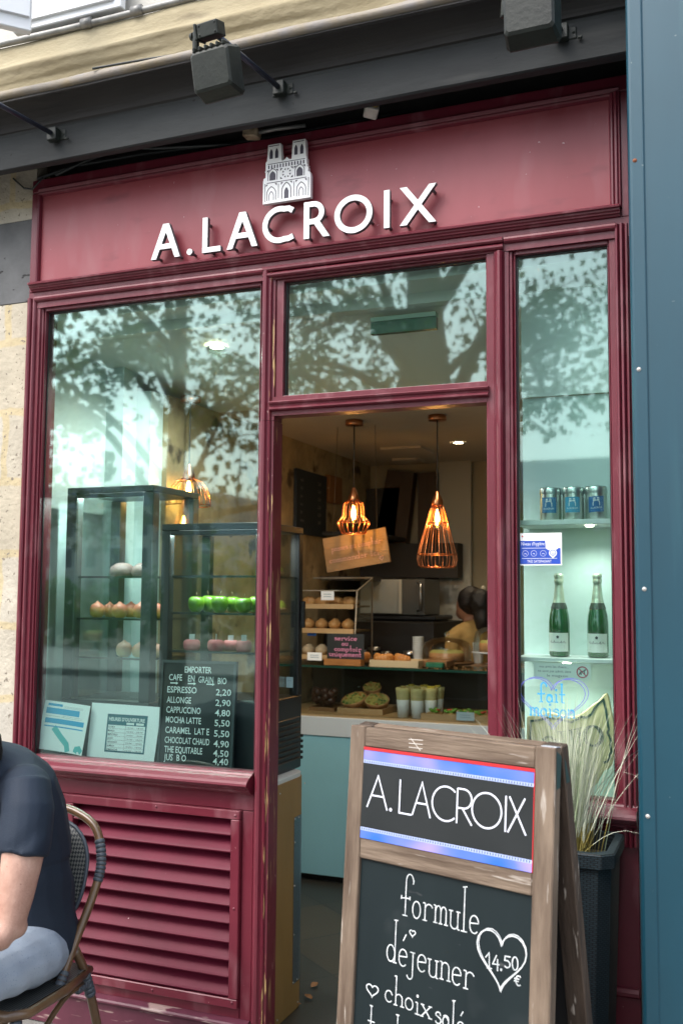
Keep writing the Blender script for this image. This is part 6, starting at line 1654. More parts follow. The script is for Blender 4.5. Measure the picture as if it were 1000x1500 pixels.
for px, lab in ((454, 'left white milk carton on the dark shelf'), (469, 'right white milk carton on the dark shelf')):
    a = aty(px, 770, 3.0)
    t = thing('milk_carton', lab, 'carton', (a.x, 3.0, 2.201), 0, 'milk cartons on the shelf')
    m_ = MB(); m_.box(-.035, .035, -.035, .035, 0, .165); m_.add([(-.035, -.035, .165), (.035, -.035, .165), (.035, .035, .165), (-.035, .035, .165), (-.035, 0, .20), (.035, 0, .20)], [(0, 1, 5, 4), (2, 3, 4, 5), (0, 4, 3), (1, 2, 5)])
    m_.build('carton_body', mat('carton_white', (0.55, 0.52, 0.44), 0.6), t, inv=False)
    m_ = MB(); m_.box(-.025, .025, -.0365, -.0355, .11, .135); m_.box(-.025, .025, -.0365, -.0355, .02, .05); m_.build('print', INK, t, inv=False)
    MB().lathe([(.012, 0), (.012, .014), (0, .014)], (0, -.008, .190), 10).build('cap', WHITE, t, inv=False)
# microwave
a, b = aty(527, 900, 3.30), aty(622, 848, 3.30)
t = thing('microwave', 'steel microwave with a dark control side on a wall bracket', 'microwave', ((a.x + b.x) / 2, 3.5, a.z))
MB().box(a.x, b.x, 3.30, 3.68, a.z, b.z).build('casing', mat('dark_steel', (0.10, 0.10, 0.09), 0.4, metal=0.5), t, bevel=.005)
xm = aty(589, 870, 3.30).x
MB().box(a.x + .005, xm, 3.285, 3.2995, a.z + .01, b.z - .005).build('door', mat('silver_door', (0.52, 0.52, 0.47), 0.3, metal=0.35, col2=(0.36, 0.42, 0.40), vscale=3), t, bevel=.003)
MB().box(xm - .018, xm + .001, 3.275, 3.2845, a.z + .01, b.z - .005).build('door_edge', mat('pale_trim', (0.55, 0.52, 0.42), 0.4), t)
m_ = MB(); xh = aty(617, 870, 3.30).x; m_.tube([(xh - .03, 3.298, b.z - .03), (xh, 3.27, b.z - .04), (xh + .004, 3.265, (a.z + b.z) / 2), (xh, 3.27, a.z + .04), (xh - .03, 3.298, a.z + .03)], .009, 8); m_.build('handle', STEEL, t)
t = thing('coffee_machine', 'dark coffee machine under the microwave', 'coffee machine', ((a.x + b.x) / 2, 3.4, 1.2))
m_ = MB(); m_.box(a.x - .02, b.x + .08, 3.3, 3.75, a.z - .035, a.z - .005, 0); m_.box(a.x + .02, b.x + .05, 3.36, 3.75, 1.10, a.z - .036, 0); m_.box(a.x - .02, b.x + .1, 3.28, 3.75, 1.02, 1.099, 0)
m_.build('body', BLACK, t, bevel=.006)
MB().box(a.x, aty(598, 912, 3.29).x, 3.285, 3.2985, a.z - .065, a.z - .05).build('steel_rail', STEEL, t)
m_ = MB()
for x in (a.x + .12, a.x + .28): m_.lathe([(.02, 0), (.03, .012), (.03, .04), (0, .04)], (x, 3.30, 1.40), 12)
m_.build('group_head', STEEL, t)
# timber frame, pale panel, papers on the wall
def beam(pts, wd, y, label):
    (x0, z0), (x1, z1) = pts
    m_ = MB(); m_.ribbon([(x0, z0), (x1, z1)], wd, lambda a, b, d: Vector((a, y + d, b)), .10)
    return tag(m_.build('timber_beam', DARKW), label, 'beam')
q = lambda px, py, y=3.88: (aty(px, py, y).x, aty(px, py, y).z)
beam((q(549, 860), q(581, 690)), .16, 3.88, 'slanting dark timber beam left of the upright beam')
beam((q(586, 800), q(598, 692)), .10, 3.86, 'thinner slanting dark timber beam beside the upright beam')
beam((q(626, 920), q(626, 692)), .155, 3.87, 'upright dark brown timber beam right of the microwave')
beam((q(400, 655), q(524, 690)), .14, 3.84, 'horizontal brown timber beam under the ceiling at the left')
beam((q(495, 860), q(497, 690)), .15, 3.85, 'upright dark timber beam behind the bell pendant')
a, b = aty(643, 920, 3.95), aty(690, 692, 3.95)
tag(MB().box(a.x, b.x, 3.93, 3.96, .05, b.z + .1).build('wall_panel', mat('pale_grey_panel', (0.46, 0.46, 0.40), 0.6), None), 'pale grey wall panel behind the worker', 'wall panel')
a, b = aty(650, 900, 3.92), aty(688, 842, 3.92)
t = thing('paper_sheet', 'crumpled clear plastic sheet taped to the pale panel behind the worker', 'sheet', (a.x, 3.92, a.z))
m_ = MB(); nx, nz = 10, 12
vs = [(a.x + (b.x - a.x) * i / nx, 3.922 - .012 * abs(noise.noise(Vector((i * .7, j * .7, 1)))), a.z + (b.z - a.z) * j / nz) for j in range(nz + 1) for i in range(nx + 1)]
m_.add(vs, [(j * (nx + 1) + i, j * (nx + 1) + i + 1, (j + 1) * (nx + 1) + i + 1, (j + 1) * (nx + 1) + i) for j in range(nz) for i in range(nx)])
m_.build('plastic_sheet', mat('crumpled_plastic', (0.48, 0.48, 0.42), 0.25), t)
a, b = aty(555, 842, 3.86), aty(600, 812, 3.86)
t = thing('notice', 'grey paper notices pinned behind the wooden sign', 'notice', (a.x, 3.85, a.z)); MB().box(a.x, b.x, 3.845, 3.85, a.z, b.z).build('sheet', mat('grey_notice', (0.25, 0.24, 0.2), 0.8), t)
m_ = MB()
for k in range(6): m_.box(a.x + .03, b.x - .03 - .02 * (k % 3), 3.843, 3.8445, a.z + .03 + .024 * k, a.z + .036 + .024 * k)
m_.build('print', INK, t)

# ================================================================== rattan chair
RATT = mat('brown_rattan', (0.085, 0.045, 0.022), 0.32, col2=(0.155, 0.088, 0.042), vscale=14, stretch=(1, 1, .3), coat=0.4)
WRAP = mat('grey_blue_binding', (0.055, 0.068, 0.085), 0.45)
WEAV = mat('woven_plastic', (0.02, 0.025, 0.03), 0.4)
tv, pv = nodes(WEAV)
tcv = tv.nodes.new('ShaderNodeTexCoord'); mpv = tv.nodes.new('ShaderNodeMapping'); mpv.inputs['Scale'].default_value = (150, 1, 110); mpv.inputs['Rotation'].default_value = (0, R(45), 0)
ckv = tv.nodes.new('ShaderNodeTexChecker'); ckv.inputs['Scale'].default_value = 1.0
ckv.inputs['Color1'].default_value = (0.008, 0.012, 0.016, 1); ckv.inputs['Color2'].default_value = (0.14, 0.14, 0.125, 1)
tv.links.new(tcv.outputs['Object'], mpv.inputs[0]); tv.links.new(mpv.outputs[0], ckv.inputs['Vector']); tv.links.new(ckv.outputs[0], pv.inputs['Base Color'])
CH = thing('rattan_chair', 'brown rattan bistro chair with a woven back, the man sits on it', 'chair', (-2.40, -0.70, -0.06), R(2)); CH.scale = (1.06, 1.06, 1.06)
def cpart(mb, name, m): return mb.build(name, m, CH, inv=False)
# local frame: x to the sitter's left, -y forward, back at +y
def bez(pts, n=8):
    out = []
    P = [Vector(p) for p in pts]
    for i in range(len(P) - 1):
        p0, p1, p2, p3 = P[max(i - 1, 0)], P[i], P[i + 1], P[min(i + 2, len(P) - 1)]
        for k in range(n):
            t = k / n
            out.append(0.5 * ((2 * p1) + (p2 - p0) * t + (2 * p0 - 5 * p1 + 4 * p2 - p3) * t * t + (3 * p1 - p0 - 3 * p2 + p3) * t ** 3))
    return out + [P[-1]]
hoop = bez([(-.205, -.02, .43), (-.212, .06, .56), (-.232, .13, .70), (-.235, .17, .80), (-.19, .20, .90), (-.10, .215, .945), (0, .22, .957), (.10, .215, .945), (.19, .20, .90), (.235, .17, .80), (.232, .13, .70), (.212, .06, .56), (.205, -.02, .43)])
cpart(MB().tube(hoop, .0145, 10), 'back_hoop', RATT)
def binding(a, b, r=.0175, n=9, m_=None):
    own = m_ is None
    m_ = m_ or MB()
    a, b = Vector(a), Vector(b)
    for k in range(n):
        t = (k + .5) / n; c = a + (b - a) * t; d = (b - a).normalized() * ((b - a).length / n * .46)
        m_.tube([c - d, c - d * .4, c + d * .4, c + d], [r * .90, r, r, r * .90], 10)
    if own: cpart(m_, 'binding', WRAP)
for s_ in (-1, 1):
    i0, i1 = (19, 29) if s_ < 0 else (len(hoop) - 30, len(hoop) - 20)
    m_ = MB()
    for k in range(i0, i1): binding(hoop[k], hoop[k + 1], n=1, m_=m_)
    cpart(m_, 'binding', WRAP)
    binding((s_ * .205, -.015, .437), (s_ * .207, .02, .49), n=4)
m_ = MB(); nx, nz = 16, 18; vs = []
def backpt(u, v):   # u -1..1, v 0..1
    z = .555 + .365 * v; y = .075 + .30 * (z - .555) if z < .8 else .1485 + .28 * (z - .8)
    w_ = .185 * math.sqrt(max(.02, 1 - abs(2 * (v - .52)) ** 2.6))
    return (u * w_, y + .02 - .03 * (1 - u * u), z)
vs = [backpt(-1 + 2 * i / nx, j / nz) for j in range(nz + 1) for i in range(nx + 1)]
m_.add(vs, [(j * (nx + 1) + i, j * (nx + 1) + i + 1, (j + 1) * (nx + 1) + i + 1, (j + 1) * (nx + 1) + i) for j in range(nz) for i in range(nx)], 0, True)
cpart(m_, 'woven_back', WEAV)
rim = [backpt(-1 + 2 * i / 16, 0) for i in range(17)] + [backpt(1, j / 18) for j in range(1, 19)] + [backpt(1 - 2 * i / 16, 1) for i in range(1, 17)] + [backpt(-1, 1 - j / 18) for j in range(1, 19)]
cpart(MB().tube(rim, .007, 6), 'back_rim', WRAP)
seat = [(-.20, .17), (.20, .17), (.225, .0), (.225, -.19), (.19, -.235), (-.19, -.235), (-.225, -.19), (-.225, 0)]
m_ = MB(); m_.vprof(seat, .435, .458); cpart(m_, 'seat', WEAV)
m_ = MB(); sp = [Vector((a, b, .440)) for a, b in seat]; m_.tube(sp + [sp[0]], .0165, 8); cpart(m_, 'seat_rim', RATT)
for s_ in (-1, 1):
    cpart(MB().tube(bez([(s_ * .195, -.205, .44), (s_ * .20, -.215, .22), (s_ * .205, -.225, .0)], 4), .0155, 10), 'leg', RATT)
    cpart(MB().tube(bez([(s_ * .198, .085, .535), (s_ * .195, .16, .42), (s_ * .20, .24, .20), (s_ * .205, .30, .0)], 5), .0155, 10), 'leg', RATT)
m_ = MB()
m_.tube(bez([(-.20, .15, .41), (0, .12, .36), (.20, .15, .41)], 5), .010, 8)
for s_ in (-1, 1):
    m_.tube(bez([(s_ * .198, .17, .40), (s_ * .20, .02, .395), (s_ * .198, -.20, .25)], 5), .0095, 8)
m_.tube([(-.2, -.22, .20), (.2, -.22, .20)], .009, 8)
cpart(m_, 'stretcher', RATT)
for s_ in (-1, 1):
    binding((s_ * .196, .15, .435), (s_ * .198, .185, .355), n=5, r=.019); binding((s_ * .195, -.205, .455), (s_ * .2, -.214, .37), n=5, r=.019); binding((s_ * .2, .10, .398), (s_ * .198, .165, .40), n=5, r=.014)

# ================================================================== the seated man
SKIN = mat('skin', (0.40, 0.215, 0.16), 0.48, col2=(0.54, 0.33, 0.255), vscale=16, bump=0.2, bscale=120, detail=8)
speckle(SKIN, (0.30, 0.14, 0.10), 70, 0.70, soft=0.06)
NAVY = mat('navy_tshirt', (0.006, 0.015, 0.032), 0.75, var=0.15, vscale=4, bump=0.15, bscale=220)
JEAN = mat('pale_blue_denim', (0.27, 0.33, 0.42), 0.85, col2=(0.37, 0.43, 0.51), vscale=5, bump=0.25, bscale=260)
speckle(JEAN, (0.20, 0.26, 0.36), 160, 0.62, soft=0.1)
HAIRM = mat('dark_hair', (0.012, 0.010, 0.009), 0.5, bump=0.5, bscale=120)
SHOE = mat('white_shoe', (0.5, 0.5, 0.48), 0.5)
man = thing('person', 'seated man in a navy t-shirt and pale jeans hunched forward on the rattan chair', 'person', (-2.375, -0.68, -0.06), R(-4)); man.scale = (1.06, 1.06, 1.06)
Lx = lambda l, f, z: Vector((l, -f, z + max(0, min(1, (z - .58) / .5)) * .05))      # local: l to his left, f forward
MW = WM(man)
def HD(l, f, z):
    f, z = f - .41, z - 1.37
    c_, s__ = math.cos(R(24)), math.sin(R(24))
    return Lx(l + .06, .315 + f * c_ + z * s__, 1.16 + z * c_ - f * s__)
def body_shapes(infl, parts):
    m_ = MB()
    def loft(pts, side=(1, 0, 0), n=18):
        ps = [MW @ Lx(*p[:3]) for p in pts]
        m_.tube(ps, [(p[3] + infl, p[4] + infl) for p in pts], n, 0, True, side=MW.to_3x3() @ Vector(side))
    if 'torso' in parts:
        loft([(0, .02, .47, .12, .09), (0, .00, .50, .185, .130), (0, -.015, .56, .198, .150), (0, -.01, .64, .192, .148), (0, .015, .74, .195, .160), (0, .040, .85, .210, .170), (0, .082, .95, .222, .175), (0, .125, 1.035, .220, .165), (0, .172, 1.10, .180, .125), (0, .195, 1.145, .105, .080), (0, .205, 1.17, .06, .055)])
        for s_ in (-1, 1):
            m_.ball(MW @ Lx(s_ * .185, .190, 1.055), (.078 + infl, .082 + infl, .075 + infl), 16)
            m_.ball(MW @ Lx(s_ * .10, .150, 1.07), (.10 + infl, .09 + infl, .07 + infl), 16)
    if 'neck' in parts:
        loft([(.0, .13, 1.06, .085, .07), (.02, .175, 1.10, .070, .066), (.04, .22, 1.125, .064, .062), (.055, .275, 1.14, .062, .062)])
        m_.ball(MW @ HD(0, .41, 1.37), (.077, .098, .118), 20, rot=Matrix.Rotation(R(12), 3, 'X'))
        m_.ball(MW @ HD(0, .465, 1.32), (.058, .055, .07), 16)
        m_.tube([MW @ HD(0, .505, 1.385), MW @ HD(0, .528, 1.345), MW @ HD(0, .512, 1.335)], [.009, .016, .012], 8)
        m_.ball(MW @ HD(0, .508, 1.303), (.024, .010, .007), 10)
        for s_ in (-1, 1):
            m_.ball(MW @ HD(s_ * .079, .405, 1.365), (.010, .022, .034), 10)
            m_.ball(MW @ HD(s_ * .032, .490, 1.405), (.024, .012, .008), 10)
    if 'arm' in parts or 'sleeve' in parts:
        for s_ in (-1, 1):
            pts = [(s_ * .200, .20, 1.075, .066, .072), (s_ * .232, .225, 1.01, .074, .082), (s_ * .248, .250, .93, .073, .082), (s_ * .254, .272, .86, .066, .076)]
            if 'arm' in parts: pts += [(s_ * .256, .290, .79, .058, .068), (s_ * .255, .305, .735, .051, .060), (s_ * .245, .335, .700, .053, .053), (s_ * .212, .405, .692, .053, .049), (s_ * .172, .485, .695, .043, .040), (s_ * .136, .545, .700, .032, .027), (s_ * .115, .575, .702, .031, .023)]
            else: pts[-1] = (s_ * .253, .263, .892, .072, .082)
            loft(pts, n=16)
            if 'arm' in parts:
                m_.ball(MW @ Lx(s_ * .262, .292, .715), (.036, .042, .036), 12)
                # hands resting on the knees: palm, four fingers, a thumb
                pa = MW @ Lx(s_ * .095, .615, .690)
                m_.ball(pa, (.042, .050, .018), 14)
                for k in range(4):
                    o = -.030 + .020 * k; ln = (.062, .072, .078, .068)[k]
                    b0_ = Lx(s_ * .095 + o, .65, .690)
                    m_.tube([MW @ b0_, MW @ (b0_ + Vector((0, -ln * .45, -.004))), MW @ (b0_ + Vector((0, -ln * .78, -.016))), MW @ (b0_ + Vector((0, -ln, -.034)))], [.0105, .0098, .009, .007], 8)
                b0_ = Lx(s_ * .062, .595, .690)
                m_.tube([MW @ b0_, MW @ (b0_ + Vector((-s_ * .022, -.022, 0))), MW @ (b0_ + Vector((-s_ * .03, -.05, -.01)))], [.014, .012, .009], 8)
    if 'legs' in parts:
        for s_ in (-1, 1):
            loft([(s_ * .085, -.03, .545, .10, .10), (s_ * .115, .06, .560, .104, .100), (s_ * .135, .20, .567, .094, .092), (s_ * .15, .34, .570, .078, .078), (s_ * .155, .43, .565, .068, .072), (s_ * .155, .475, .53, .062, .066), (s_ * .155, .485, .46, .056, .062), (s_ * .155, .475, .36, .056, .062), (s_ * .155, .465, .22, .048, .052), (s_ * .155, .465, .10, .044, .046)], n=16)
        m_.ball(MW @ Lx(0, -.02, .535), (.185 + infl, .15 + infl, .10 + infl), 18)
    if 'feet' in parts:
        for s_ in (-1, 1):
            loft([(s_ * .155, .42, .045, .036, .040), (s_ * .155, .48, .055, .042, .050), (s_ * .157, .56, .04, .046, .034), (s_ * .16, .64, .028, .040, .022)], n=14)
    return m_
remesh(body_shapes(-.008, ('torso', 'neck', 'arm', 'legs', 'feet')), 'body', SKIN, man, 0.008, 5)
shirt = body_shapes(.006, ('torso', 'sleeve'))
for s_ in (-1, 1):      # loose cloth at the hem, hanging over the hip
    shirt.tube([MW @ Lx(0, .0, .70), MW @ Lx(0, -.02, .60), MW @ Lx(0, -.03, .535)], [(.198, .158), (.206, .165), (.204, .160)], 20, side=MW.to_3x3() @ Vector((1, 0, 0)))
sh_o = remesh(shirt, 'tshirt', NAVY, man, 0.008, 5, 0.0)
me = sh_o.data
for v in me.vertices:      # folds
    l, f, z = (MW.inverted() @ v.co).x, -(MW.inverted() @ v.co).y, v.co.z
    g1 = max(0, min(1, 2.2 * noise.noise(v.co * 2.1 + Vector((3, 1, 7))) + .45)); g2 = max(0, min(1, 2.0 * noise.noise(v.co * 2.4) + .4))
    ph = 44 * (z + .60 * f - .25 * l) + 1.6 * noise.noise(v.co * 3.0)
    a = .0075 * g1 * (math.sin(ph) + .4 * math.sin(1.9 * ph + 1))
    if z < .84: a += .0085 * g2 * math.sin(36 * (z - .35 * f) + 2 * noise.noise(v.co * 3))
    v.co += v.normal * a
jn = remesh(body_shapes(.006, ('legs',)), 'jeans', JEAN, man, 0.008, 5)
for v in jn.data.vertices:
    v.co += v.normal * (.0022 * math.sin(58 * (v.co.z * .6 + v.co.y) + 2 * noise.noise(v.co * 4)) * max(0, min(1, .35 + 2 * noise.noise(v.co * 3))))
m_ = MB()
m_.ball(MW @ HD(0, .385, 1.395), (.086, .100, .108), 22, rot=Matrix.Rotation(R(10), 3, 'X'))
m_.tube([MW @ HD(0, .325, 1.40), MW @ HD(0, .325, 1.345), MW @ HD(0, .332, 1.305)], [(.076, .030), (.068, .028), (.056, .018)], 14, side=MW.to_3x3() @ Vector((1, 0, 0)))
remesh(m_, 'hair', HAIRM, man, 0.008, 3, 0.003, 40)
for s_ in (-1, 1):
    MB().ball(MW @ HD(s_ * .032, .484, 1.387), .0115, 12).build('eye', mat('eye_white', (0.7, 0.68, 0.65), 0.2), man)
m_ = MB()
for s_ in (-1, 1):
    m_.tube([MW @ Lx(s_ * .155, .41, .045), MW @ Lx(s_ * .155, .48, .052), MW @ Lx(s_ * .157, .57, .042), MW @ Lx(s_ * .16, .665, .030)], [(.042, .042), (.048, .050), (.052, .040), (.044, .026)], 14, side=MW.to_3x3() @ Vector((1, 0, 0)))
m_.build('shoes', SHOE, man)

# ================================================================== the worker behind the counter
wk = thing('person', 'worker in an ochre shirt with black tied up hair turned away behind the counter', 'person', (-1.70, 3.05, 0), R(0))
WX, WY = -1.705, 3.05
OCH = mat('ochre_shirt', (0.40, 0.26, 0.085), 0.8, var=0.12, vscale=6, bump=0.2, bscale=30)
DSK = mat('brown_skin', (0.30, 0.15, 0.09), 0.5)
def wl(l, f, z): return Vector((WX - .80 * f + .6 * l * .9, WY + .55 * f + .8 * l, z + .10 - max(0, min(1, (z - 1.47) / .1)) * .09))     # she faces left and away
sd_ = (.6, .8, 0)
def wtube(m_, pts, n=16):
    m_.tube([wl(*p[:3]) for p in pts], [(p[3], p[4]) for p in pts], n, side=sd_)
def wbody(m_, inf, cloth):
    wtube(m_, [(0, 0, .85, .15 + inf, .11 + inf), (0, 0, .98, .145 + inf, .11 + inf), (0, .01, 1.12, .135 + inf, .10 + inf), (0, .01, 1.26, .155 + inf, .11 + inf), (0, 0, 1.38, .17 + inf, .10 + inf), (0, 0, 1.45, .13 + inf, .075 + inf), (0, .01, 1.49, .06 + inf, .055 + inf)])
    for s_ in (-1, 1):
        m_.ball(wl(s_ * .145, 0, 1.39), .052 + inf, 14)
        pts = [(s_ * .165, 0, 1.40, .052 + inf, .052 + inf), (s_ * .19, 0, 1.27, .046 + inf, .046 + inf), (s_ * .20, .01, 1.16, .042 + inf, .042 + inf)]
        if not cloth: pts += [(s_ * .20, .03, 1.12, .036, .036), (s_ * .18, .15, 1.11, .034, .032), (s_ * .16, .26, 1.14, .025, .022)]
        wtube(m_, pts, 12)
m_ = MB(); wbody(m_, -.004, False)
wtube(m_, [(0, .01, 1.46, .052, .05), (0, .025, 1.54, .047, .047), (0, .04, 1.60, .05, .05)])
m_.ball(wl(0, .05, 1.665), (.082, .078, .108), 18); m_.ball(wl(0, .115, 1.625), (.045, .04, .05), 12)
m_.tube([wl(0, .135, 1.67), wl(0, .155, 1.64), wl(0, .14, 1.63)], [.008, .013, .009], 8)
m_.ball(wl(.075, .03, 1.66), (.015, .015, .028), 8)
for s_ in (-1, 1):
    wtube(m_, [(s_ * .075, 0, .88, .085, .085), (s_ * .08, .01, .5, .06, .06), (s_ * .08, -.01, .3, .05, .05), (s_ * .08, -.01, .07, .04, .04)], 12)
    m_.tube([wl(s_ * .08, -.05, .05), wl(s_ * .08, .05, .045), wl(s_ * .08, .15, .03)], [.04, .042, .03], 10)
    pc = wl(s_ * .15, .30, 1.15); m_.ball(pc, (.032, .032, .018), 10)
    for k in range(4): m_.tube([pc + Vector((-.02, .012 * (k - 1.5), 0)), pc + Vector((-.06, .012 * (k - 1.5), -.01)), pc + Vector((-.085 + .006 * abs(k - 1.5), .012 * (k - 1.5), -.03))], [.008, .0075, .006], 6)
    m_.tube([pc + Vector((-.01, -.02 * s_, .01)), pc + Vector((-.045, -.03 * s_, .005))], [.010, .007], 6)
remesh(m_, 'body', DSK, wk, 0.009, 4)
m_ = MB(); wbody(m_, .006, True); remesh(m_, 'shirt', OCH, wk, 0.010, 10, 0.006, 14)
m_ = MB(); wtube(m_, [(0, 0, .90, .165, .125), (0, 0, .6, .19, .15), (0, 0, .42, .20, .16)]); m_.build('apron', mat('dark_apron', (0.03, 0.04, 0.06), 0.8), wk)
m_ = MB(); m_.ball(wl(0, .012, 1.705), (.098, .096, .105), 18); m_.ball(wl(0, -.085, 1.70), (.085, .085, .09), 16); m_.ball(wl(.0, -.10, 1.60), (.06, .06, .09), 14); m_.ball(wl(.0, -.09, 1.50), (.05, .05, .08), 12); m_.ball(wl(.06, .02, 1.66), (.05, .05, .06), 12)
remesh(m_, 'hair', HAIRM, wk, 0.010, 12, 0.005, 24)
MB().ball(wl(.05, -.055, 1.775), (.02, .02, .035), 10).build('hair_clip', mat('cream_clip', (0.55, 0.50, 0.38), 0.4), wk)
for s_ in (-1, 1): MB().ball(wl(s_ * .03, .118, 1.675), .011, 8).build('eye', mat('eye_white2', (0.6, 0.58, 0.55), 0.2), wk)

# ================================================================== across the street (seen in the panes)
LEAFM = bpy.data.materials.new('plane_leaf'); LEAFM.use_nodes = True
tl_, pl_ = nodes(LEAFM)
pl_.inputs['Roughness'].default_value = 0.55
oi = tl_.nodes.new('ShaderNodeTexNoise'); oi.inputs['Scale'].default_value = 0.9; oi.inputs['Detail'].default_value = 2
tco = tl_.nodes.new('ShaderNodeTexCoord'); rpl = tl_.nodes.new('ShaderNodeValToRGB')
rpl.color_ramp.elements[0].position = .35; rpl.color_ramp.elements[0].color = (0.060, 0.105, 0.030, 1)
rpl.color_ramp.elements[1].position = .68; rpl.color_ramp.elements[1].color = (0.170, 0.190, 0.060, 1)
tl_.links.new(tco.outputs['Object'], oi.inputs['Vector']); tl_.links.new(oi.outputs['Fac'], rpl.inputs[0]); tl_.links.new(rpl.outputs[0], pl_.inputs['Base Color'])
trl = tl_.nodes.new('ShaderNodeBsdfTranslucent'); tl_.links.new(rpl.outputs[0], trl.inputs[0]); mxl = tl_.nodes.new('ShaderNodeMixShader'); mxl.inputs[0].default_value = .45
ol = tl_.nodes['Material Output']; tl_.links.new(pl_.outputs[0], mxl.inputs[1]); tl_.links.new(trl.outputs[0], mxl.inputs[2]); tl_.links.new(mxl.outputs[0], ol.inputs[0])
BARK = mat('plane_bark', (0.11, 0.095, 0.07), 0.9, col2=(0.20, 0.18, 0.13), vscale=5, bump=0.5, bscale=12, stretch=(1, 1, .4))
def leaf_cloud(m_, c, rad, n, size):
    for k in range(n):
        d = Vector((random.gauss(0, 1), random.gauss(0, 1), random.gauss(0, .7)))
        p = Vector(c) + d * (rad * .55)
        a = Vector((random.gauss(0, 1), random.gauss(0, 1), random.gauss(0, 1))).normalized(); b = a.orthogonal().normalized(); q = a.cross(b)
        s_ = size * random.uniform(.6, 1.3)
        m_.add([p - b * s_ * .5, p + q * s_ * .45, p + b * s_ * .62, p - q * s_ * .45], [(0, 1, 2, 3)])
def tree(x, y, h, seed, label, trunk_r, zmin, spread, ncl, nl=34, size=.17, lean=0.0, nbr=15):
    random.seed(seed)
    t = thing('plane_tree', label, 'tree', (x, y, 0), 0, 'trees across the street')
    br_ = MB(); tops = []
    trunk = [(0, 0, -.1), (lean * .3 + .02, 0, h * .18), (lean * .6 - .03, .02, h * .36), (lean, 0, h * .55), (lean * 1.2, 0, h * .78)]
    br_.tube(bez(trunk, 5), [trunk_r * (1 - .6 * i / 20) for i in range(21)], 12)
    cl = []
    for k in range(nbr):
        z0 = h * random.uniform(.30, .66); az = random.uniform(0, 2 * math.pi); L = spread * random.uniform(.6, 1.05)
        p0 = Vector((lean * z0 / (h * .6), 0, z0)); rise = random.uniform(.0, .55) * h * .45
        mid = p0 + Vector((math.cos(az) * L * .5, math.sin(az) * L * .5, rise * .75)); end = p0 + Vector((math.cos(az) * L, math.sin(az) * L, rise + random.uniform(-.5, .4)))
        pts = bez([p0, mid, end], 5); br_.tube(pts, [trunk_r * .34 * (1 - .85 * i / 10) + .008 for i in range(11)], 7)
        for j in range(3):
            s0 = pts[4 + 2 * j]; az2 = az + random.uniform(-1.2, 1.2); e2 = s0 + Vector((math.cos(az2), math.sin(az2), random.uniform(-.35, .5))) * random.uniform(.7, 1.5)
            br_.tube(bez([s0, (s0 + e2) / 2 + Vector((0, 0, .12)), e2], 3), [.022, .02, .017, .014, .011, .009, .006], 5); cl += [e2, (s0 + e2) / 2]
        cl += [end, pts[7]]
    br_.build('trunk', BARK, t, inv=False)
    lf = MB()
    while len(cl) < ncl:
        az = random.uniform(0, 2 * math.pi); r_ = spread * math.sqrt(random.uniform(.02, 1)); z = random.uniform(zmin, h)
        k_ = math.sin(math.pi * min(1, max(0.08, (z - zmin + .4) / (h - zmin + .8)))) ** .45
        cl.append(Vector((r_ * k_ * math.cos(az), r_ * k_ * math.sin(az), z)))
    for c in cl:
        if c.z < zmin - random.uniform(0, .6): continue
        leaf_cloud(lf, c, random.uniform(.35, .7), nl, size)
    lf.build('crown', LEAFM, t, inv=False)
    return t
tree(-4.25, -9.6, 9.5, 11, 'tree with a slim trunk opposite the doorway, mirrored in the transom', .22, 4.6, 2.9, 105, nl=44, size=.10)
tree(-3.25, -8.6, 10.5, 12, 'tree with the thickest trunk opposite the doorway, mirrored in the transom', .33, 4.6, 2.1, 85, nl=40, size=.10, lean=-.5, nbr=9)
tree(-8.2, -9.8, 9.0, 13, 'low branched tree opposite the left window', .22, 2.7, 3.4, 130, nl=27, size=.12)
tree(-12.4, -10.6, 10.0, 14, 'tree at the far left of the row across the street', .22, 4.2, 3.3, 110, size=.17)
tree(1.5, -9.8, 9.5, 15, 'sparse tree opposite the blue pillar', .20, 3.9, 2.9, 50, nl=8, size=.12, nbr=6)
tree(5.2, -9.6, 9.5, 16, 'tree at the right end of the row across the street', .22, 4.2, 3.2, 100, size=.17)
HEDG = LEAFM.copy(); HEDG.name = 'hedge_leaf'
for n in HEDG.node_tree.nodes:
    if n.type == 'VALTORGB': n.color_ramp.elements[0].color = (0.05, 0.13, 0.035, 1); n.color_ramp.elements[1].color = (0.11, 0.22, 0.055, 1)
random.seed(5)
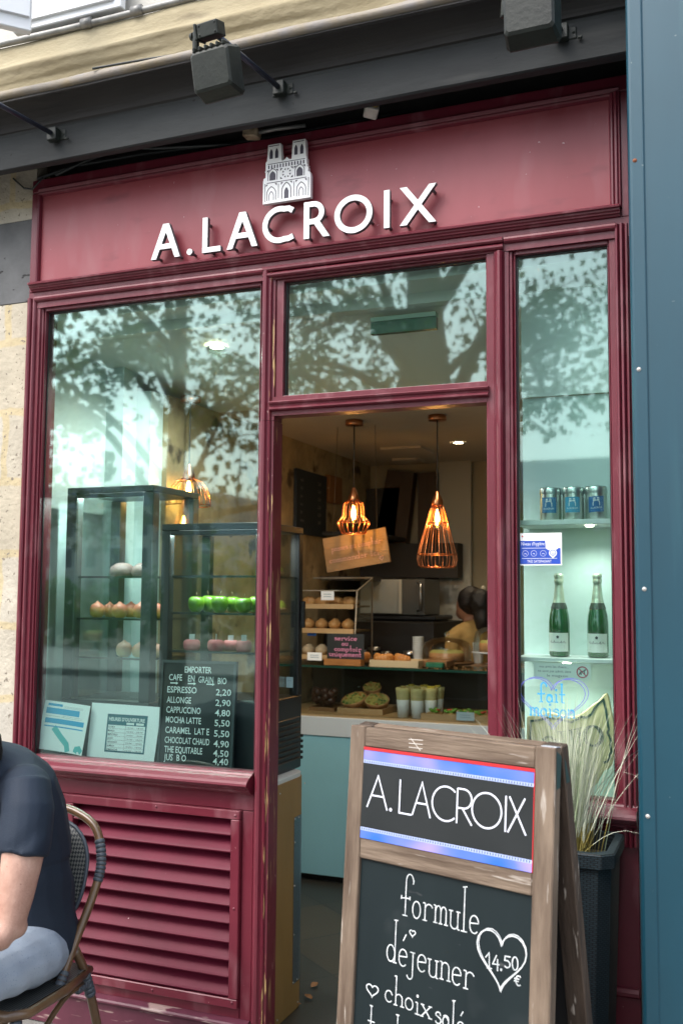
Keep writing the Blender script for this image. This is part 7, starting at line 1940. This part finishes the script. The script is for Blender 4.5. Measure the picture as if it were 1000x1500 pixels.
for i, (x, y, r_, h) in enumerate(((-19.0, -25, 2.2, 2.6), (-16.2, -25.5, 2.1, 3.6), (-13.2, -25, 2.2, 3.9), (-10.4, -25.4, 2.0, 3.5), (-7.6, -25, 2.2, 3.8), (-4.9, -25.6, 2.1, 4.7), (-22.4, -25.2, 2.2, 2.2))):
    t = thing('bush', ['low bush at the left of the green belt', 'tall rounded bush second from the left of the green belt', 'tallest bush in the middle of the green belt', 'bush right of the tallest one across the street', 'broad bush opposite the doorway', 'last bush at the right of the green belt', 'lowest bush at the far left end of the green belt'][i] + ', mirrored in the panes', 'bush', (x, y, 0), 0, 'bushes across the street')
    MB().tube([(0, 0, -.1), (.05, 0, h * .3), (0, .05, h * .6)], [.09, .07, .03], 8).build('stem', BARK, t, inv=False)
    lf = MB()
    for k in range(60):
        a = random.uniform(0, 2 * math.pi); e = math.acos(random.uniform(0, 1)); q = random.uniform(.6, 1)
        leaf_cloud(lf, (r_ * q * math.sin(e) * math.cos(a), r_ * q * math.sin(e) * math.sin(a), .25 + (h - .3) * q * math.cos(e)), .6, 26, .2)
    lf.build('crown', HEDG, t, inv=False)
# far buildings
PALEW = mat('pale_facade', (0.62, 0.60, 0.55), 0.85, var=0.05)
WING = mat('dark_window_glass', (0.05, 0.06, 0.075), 0.15)
ZINC = mat('zinc_roof', (0.22, 0.25, 0.30), 0.5, var=0.1)
def house(label, x0, x1, y, h, rows, cols, wallm, zrow=2.6):
    t = thing('apartment_building', label, 'building', ((x0 + x1) / 2, y, 0))
    MB().box(x0, x1, y - 12, y, -.15, h).build('wall', wallm, t)
    m_ = MB(); m_.hprof([(y + .25, h + .002), (y + .25, h + .25), (y - .8, h + 2.4), (y - 12, h + 2.4), (y - 12, h + .002)], x0 - .2, x1 + .2); m_.build('roof', ZINC, t)
    cw = (x1 - x0) / cols
    for r_ in range(rows):
        for c in range(cols):
            xc = x0 + cw * (c + .5); z = 1.2 + r_ * (h - 1.0) / rows
            f = MB(); w_, hh = .62, 1.9
            f.box(xc - w_ - .1, xc + w_ + .1, y + .002, y + .08, z - .1, z); f.box(xc - w_ - .1, xc - w_, y + .002, y + .06, z + .001, z + hh); f.box(xc + w_, xc + w_ + .1, y + .002, y + .06, z + .001, z + hh); f.box(xc - w_ - .1, xc + w_ + .1, y + .002, y + .09, z + hh + .001, z + hh + .12)
            fo = f.build('window', WHITE, t)
            MB().box(xc - w_ + .001, xc + w_ - .001, y + .003, y + .02, z + .001, z + hh - .001).build('pane', WING, fo)
house('long pale apartment building far across the street, mirrored at the left of the window', -86, -52, -78, 10.0, 3, 12, PALEW)
house('grey blue apartment building beside the pale one, mirrored over the bushes', -48.5, -43.5, -74, 8.5, 3, 3, mat('grey_blue_facade', (0.36, 0.42, 0.50), 0.8, var=0.05))
house('dark stone apartment building straight across the street, mirrored behind the tins', -19, -3, -60, 8.2, 3, 7, mat('dark_stone_facade', (0.22, 0.215, 0.19), 0.85, var=0.1))
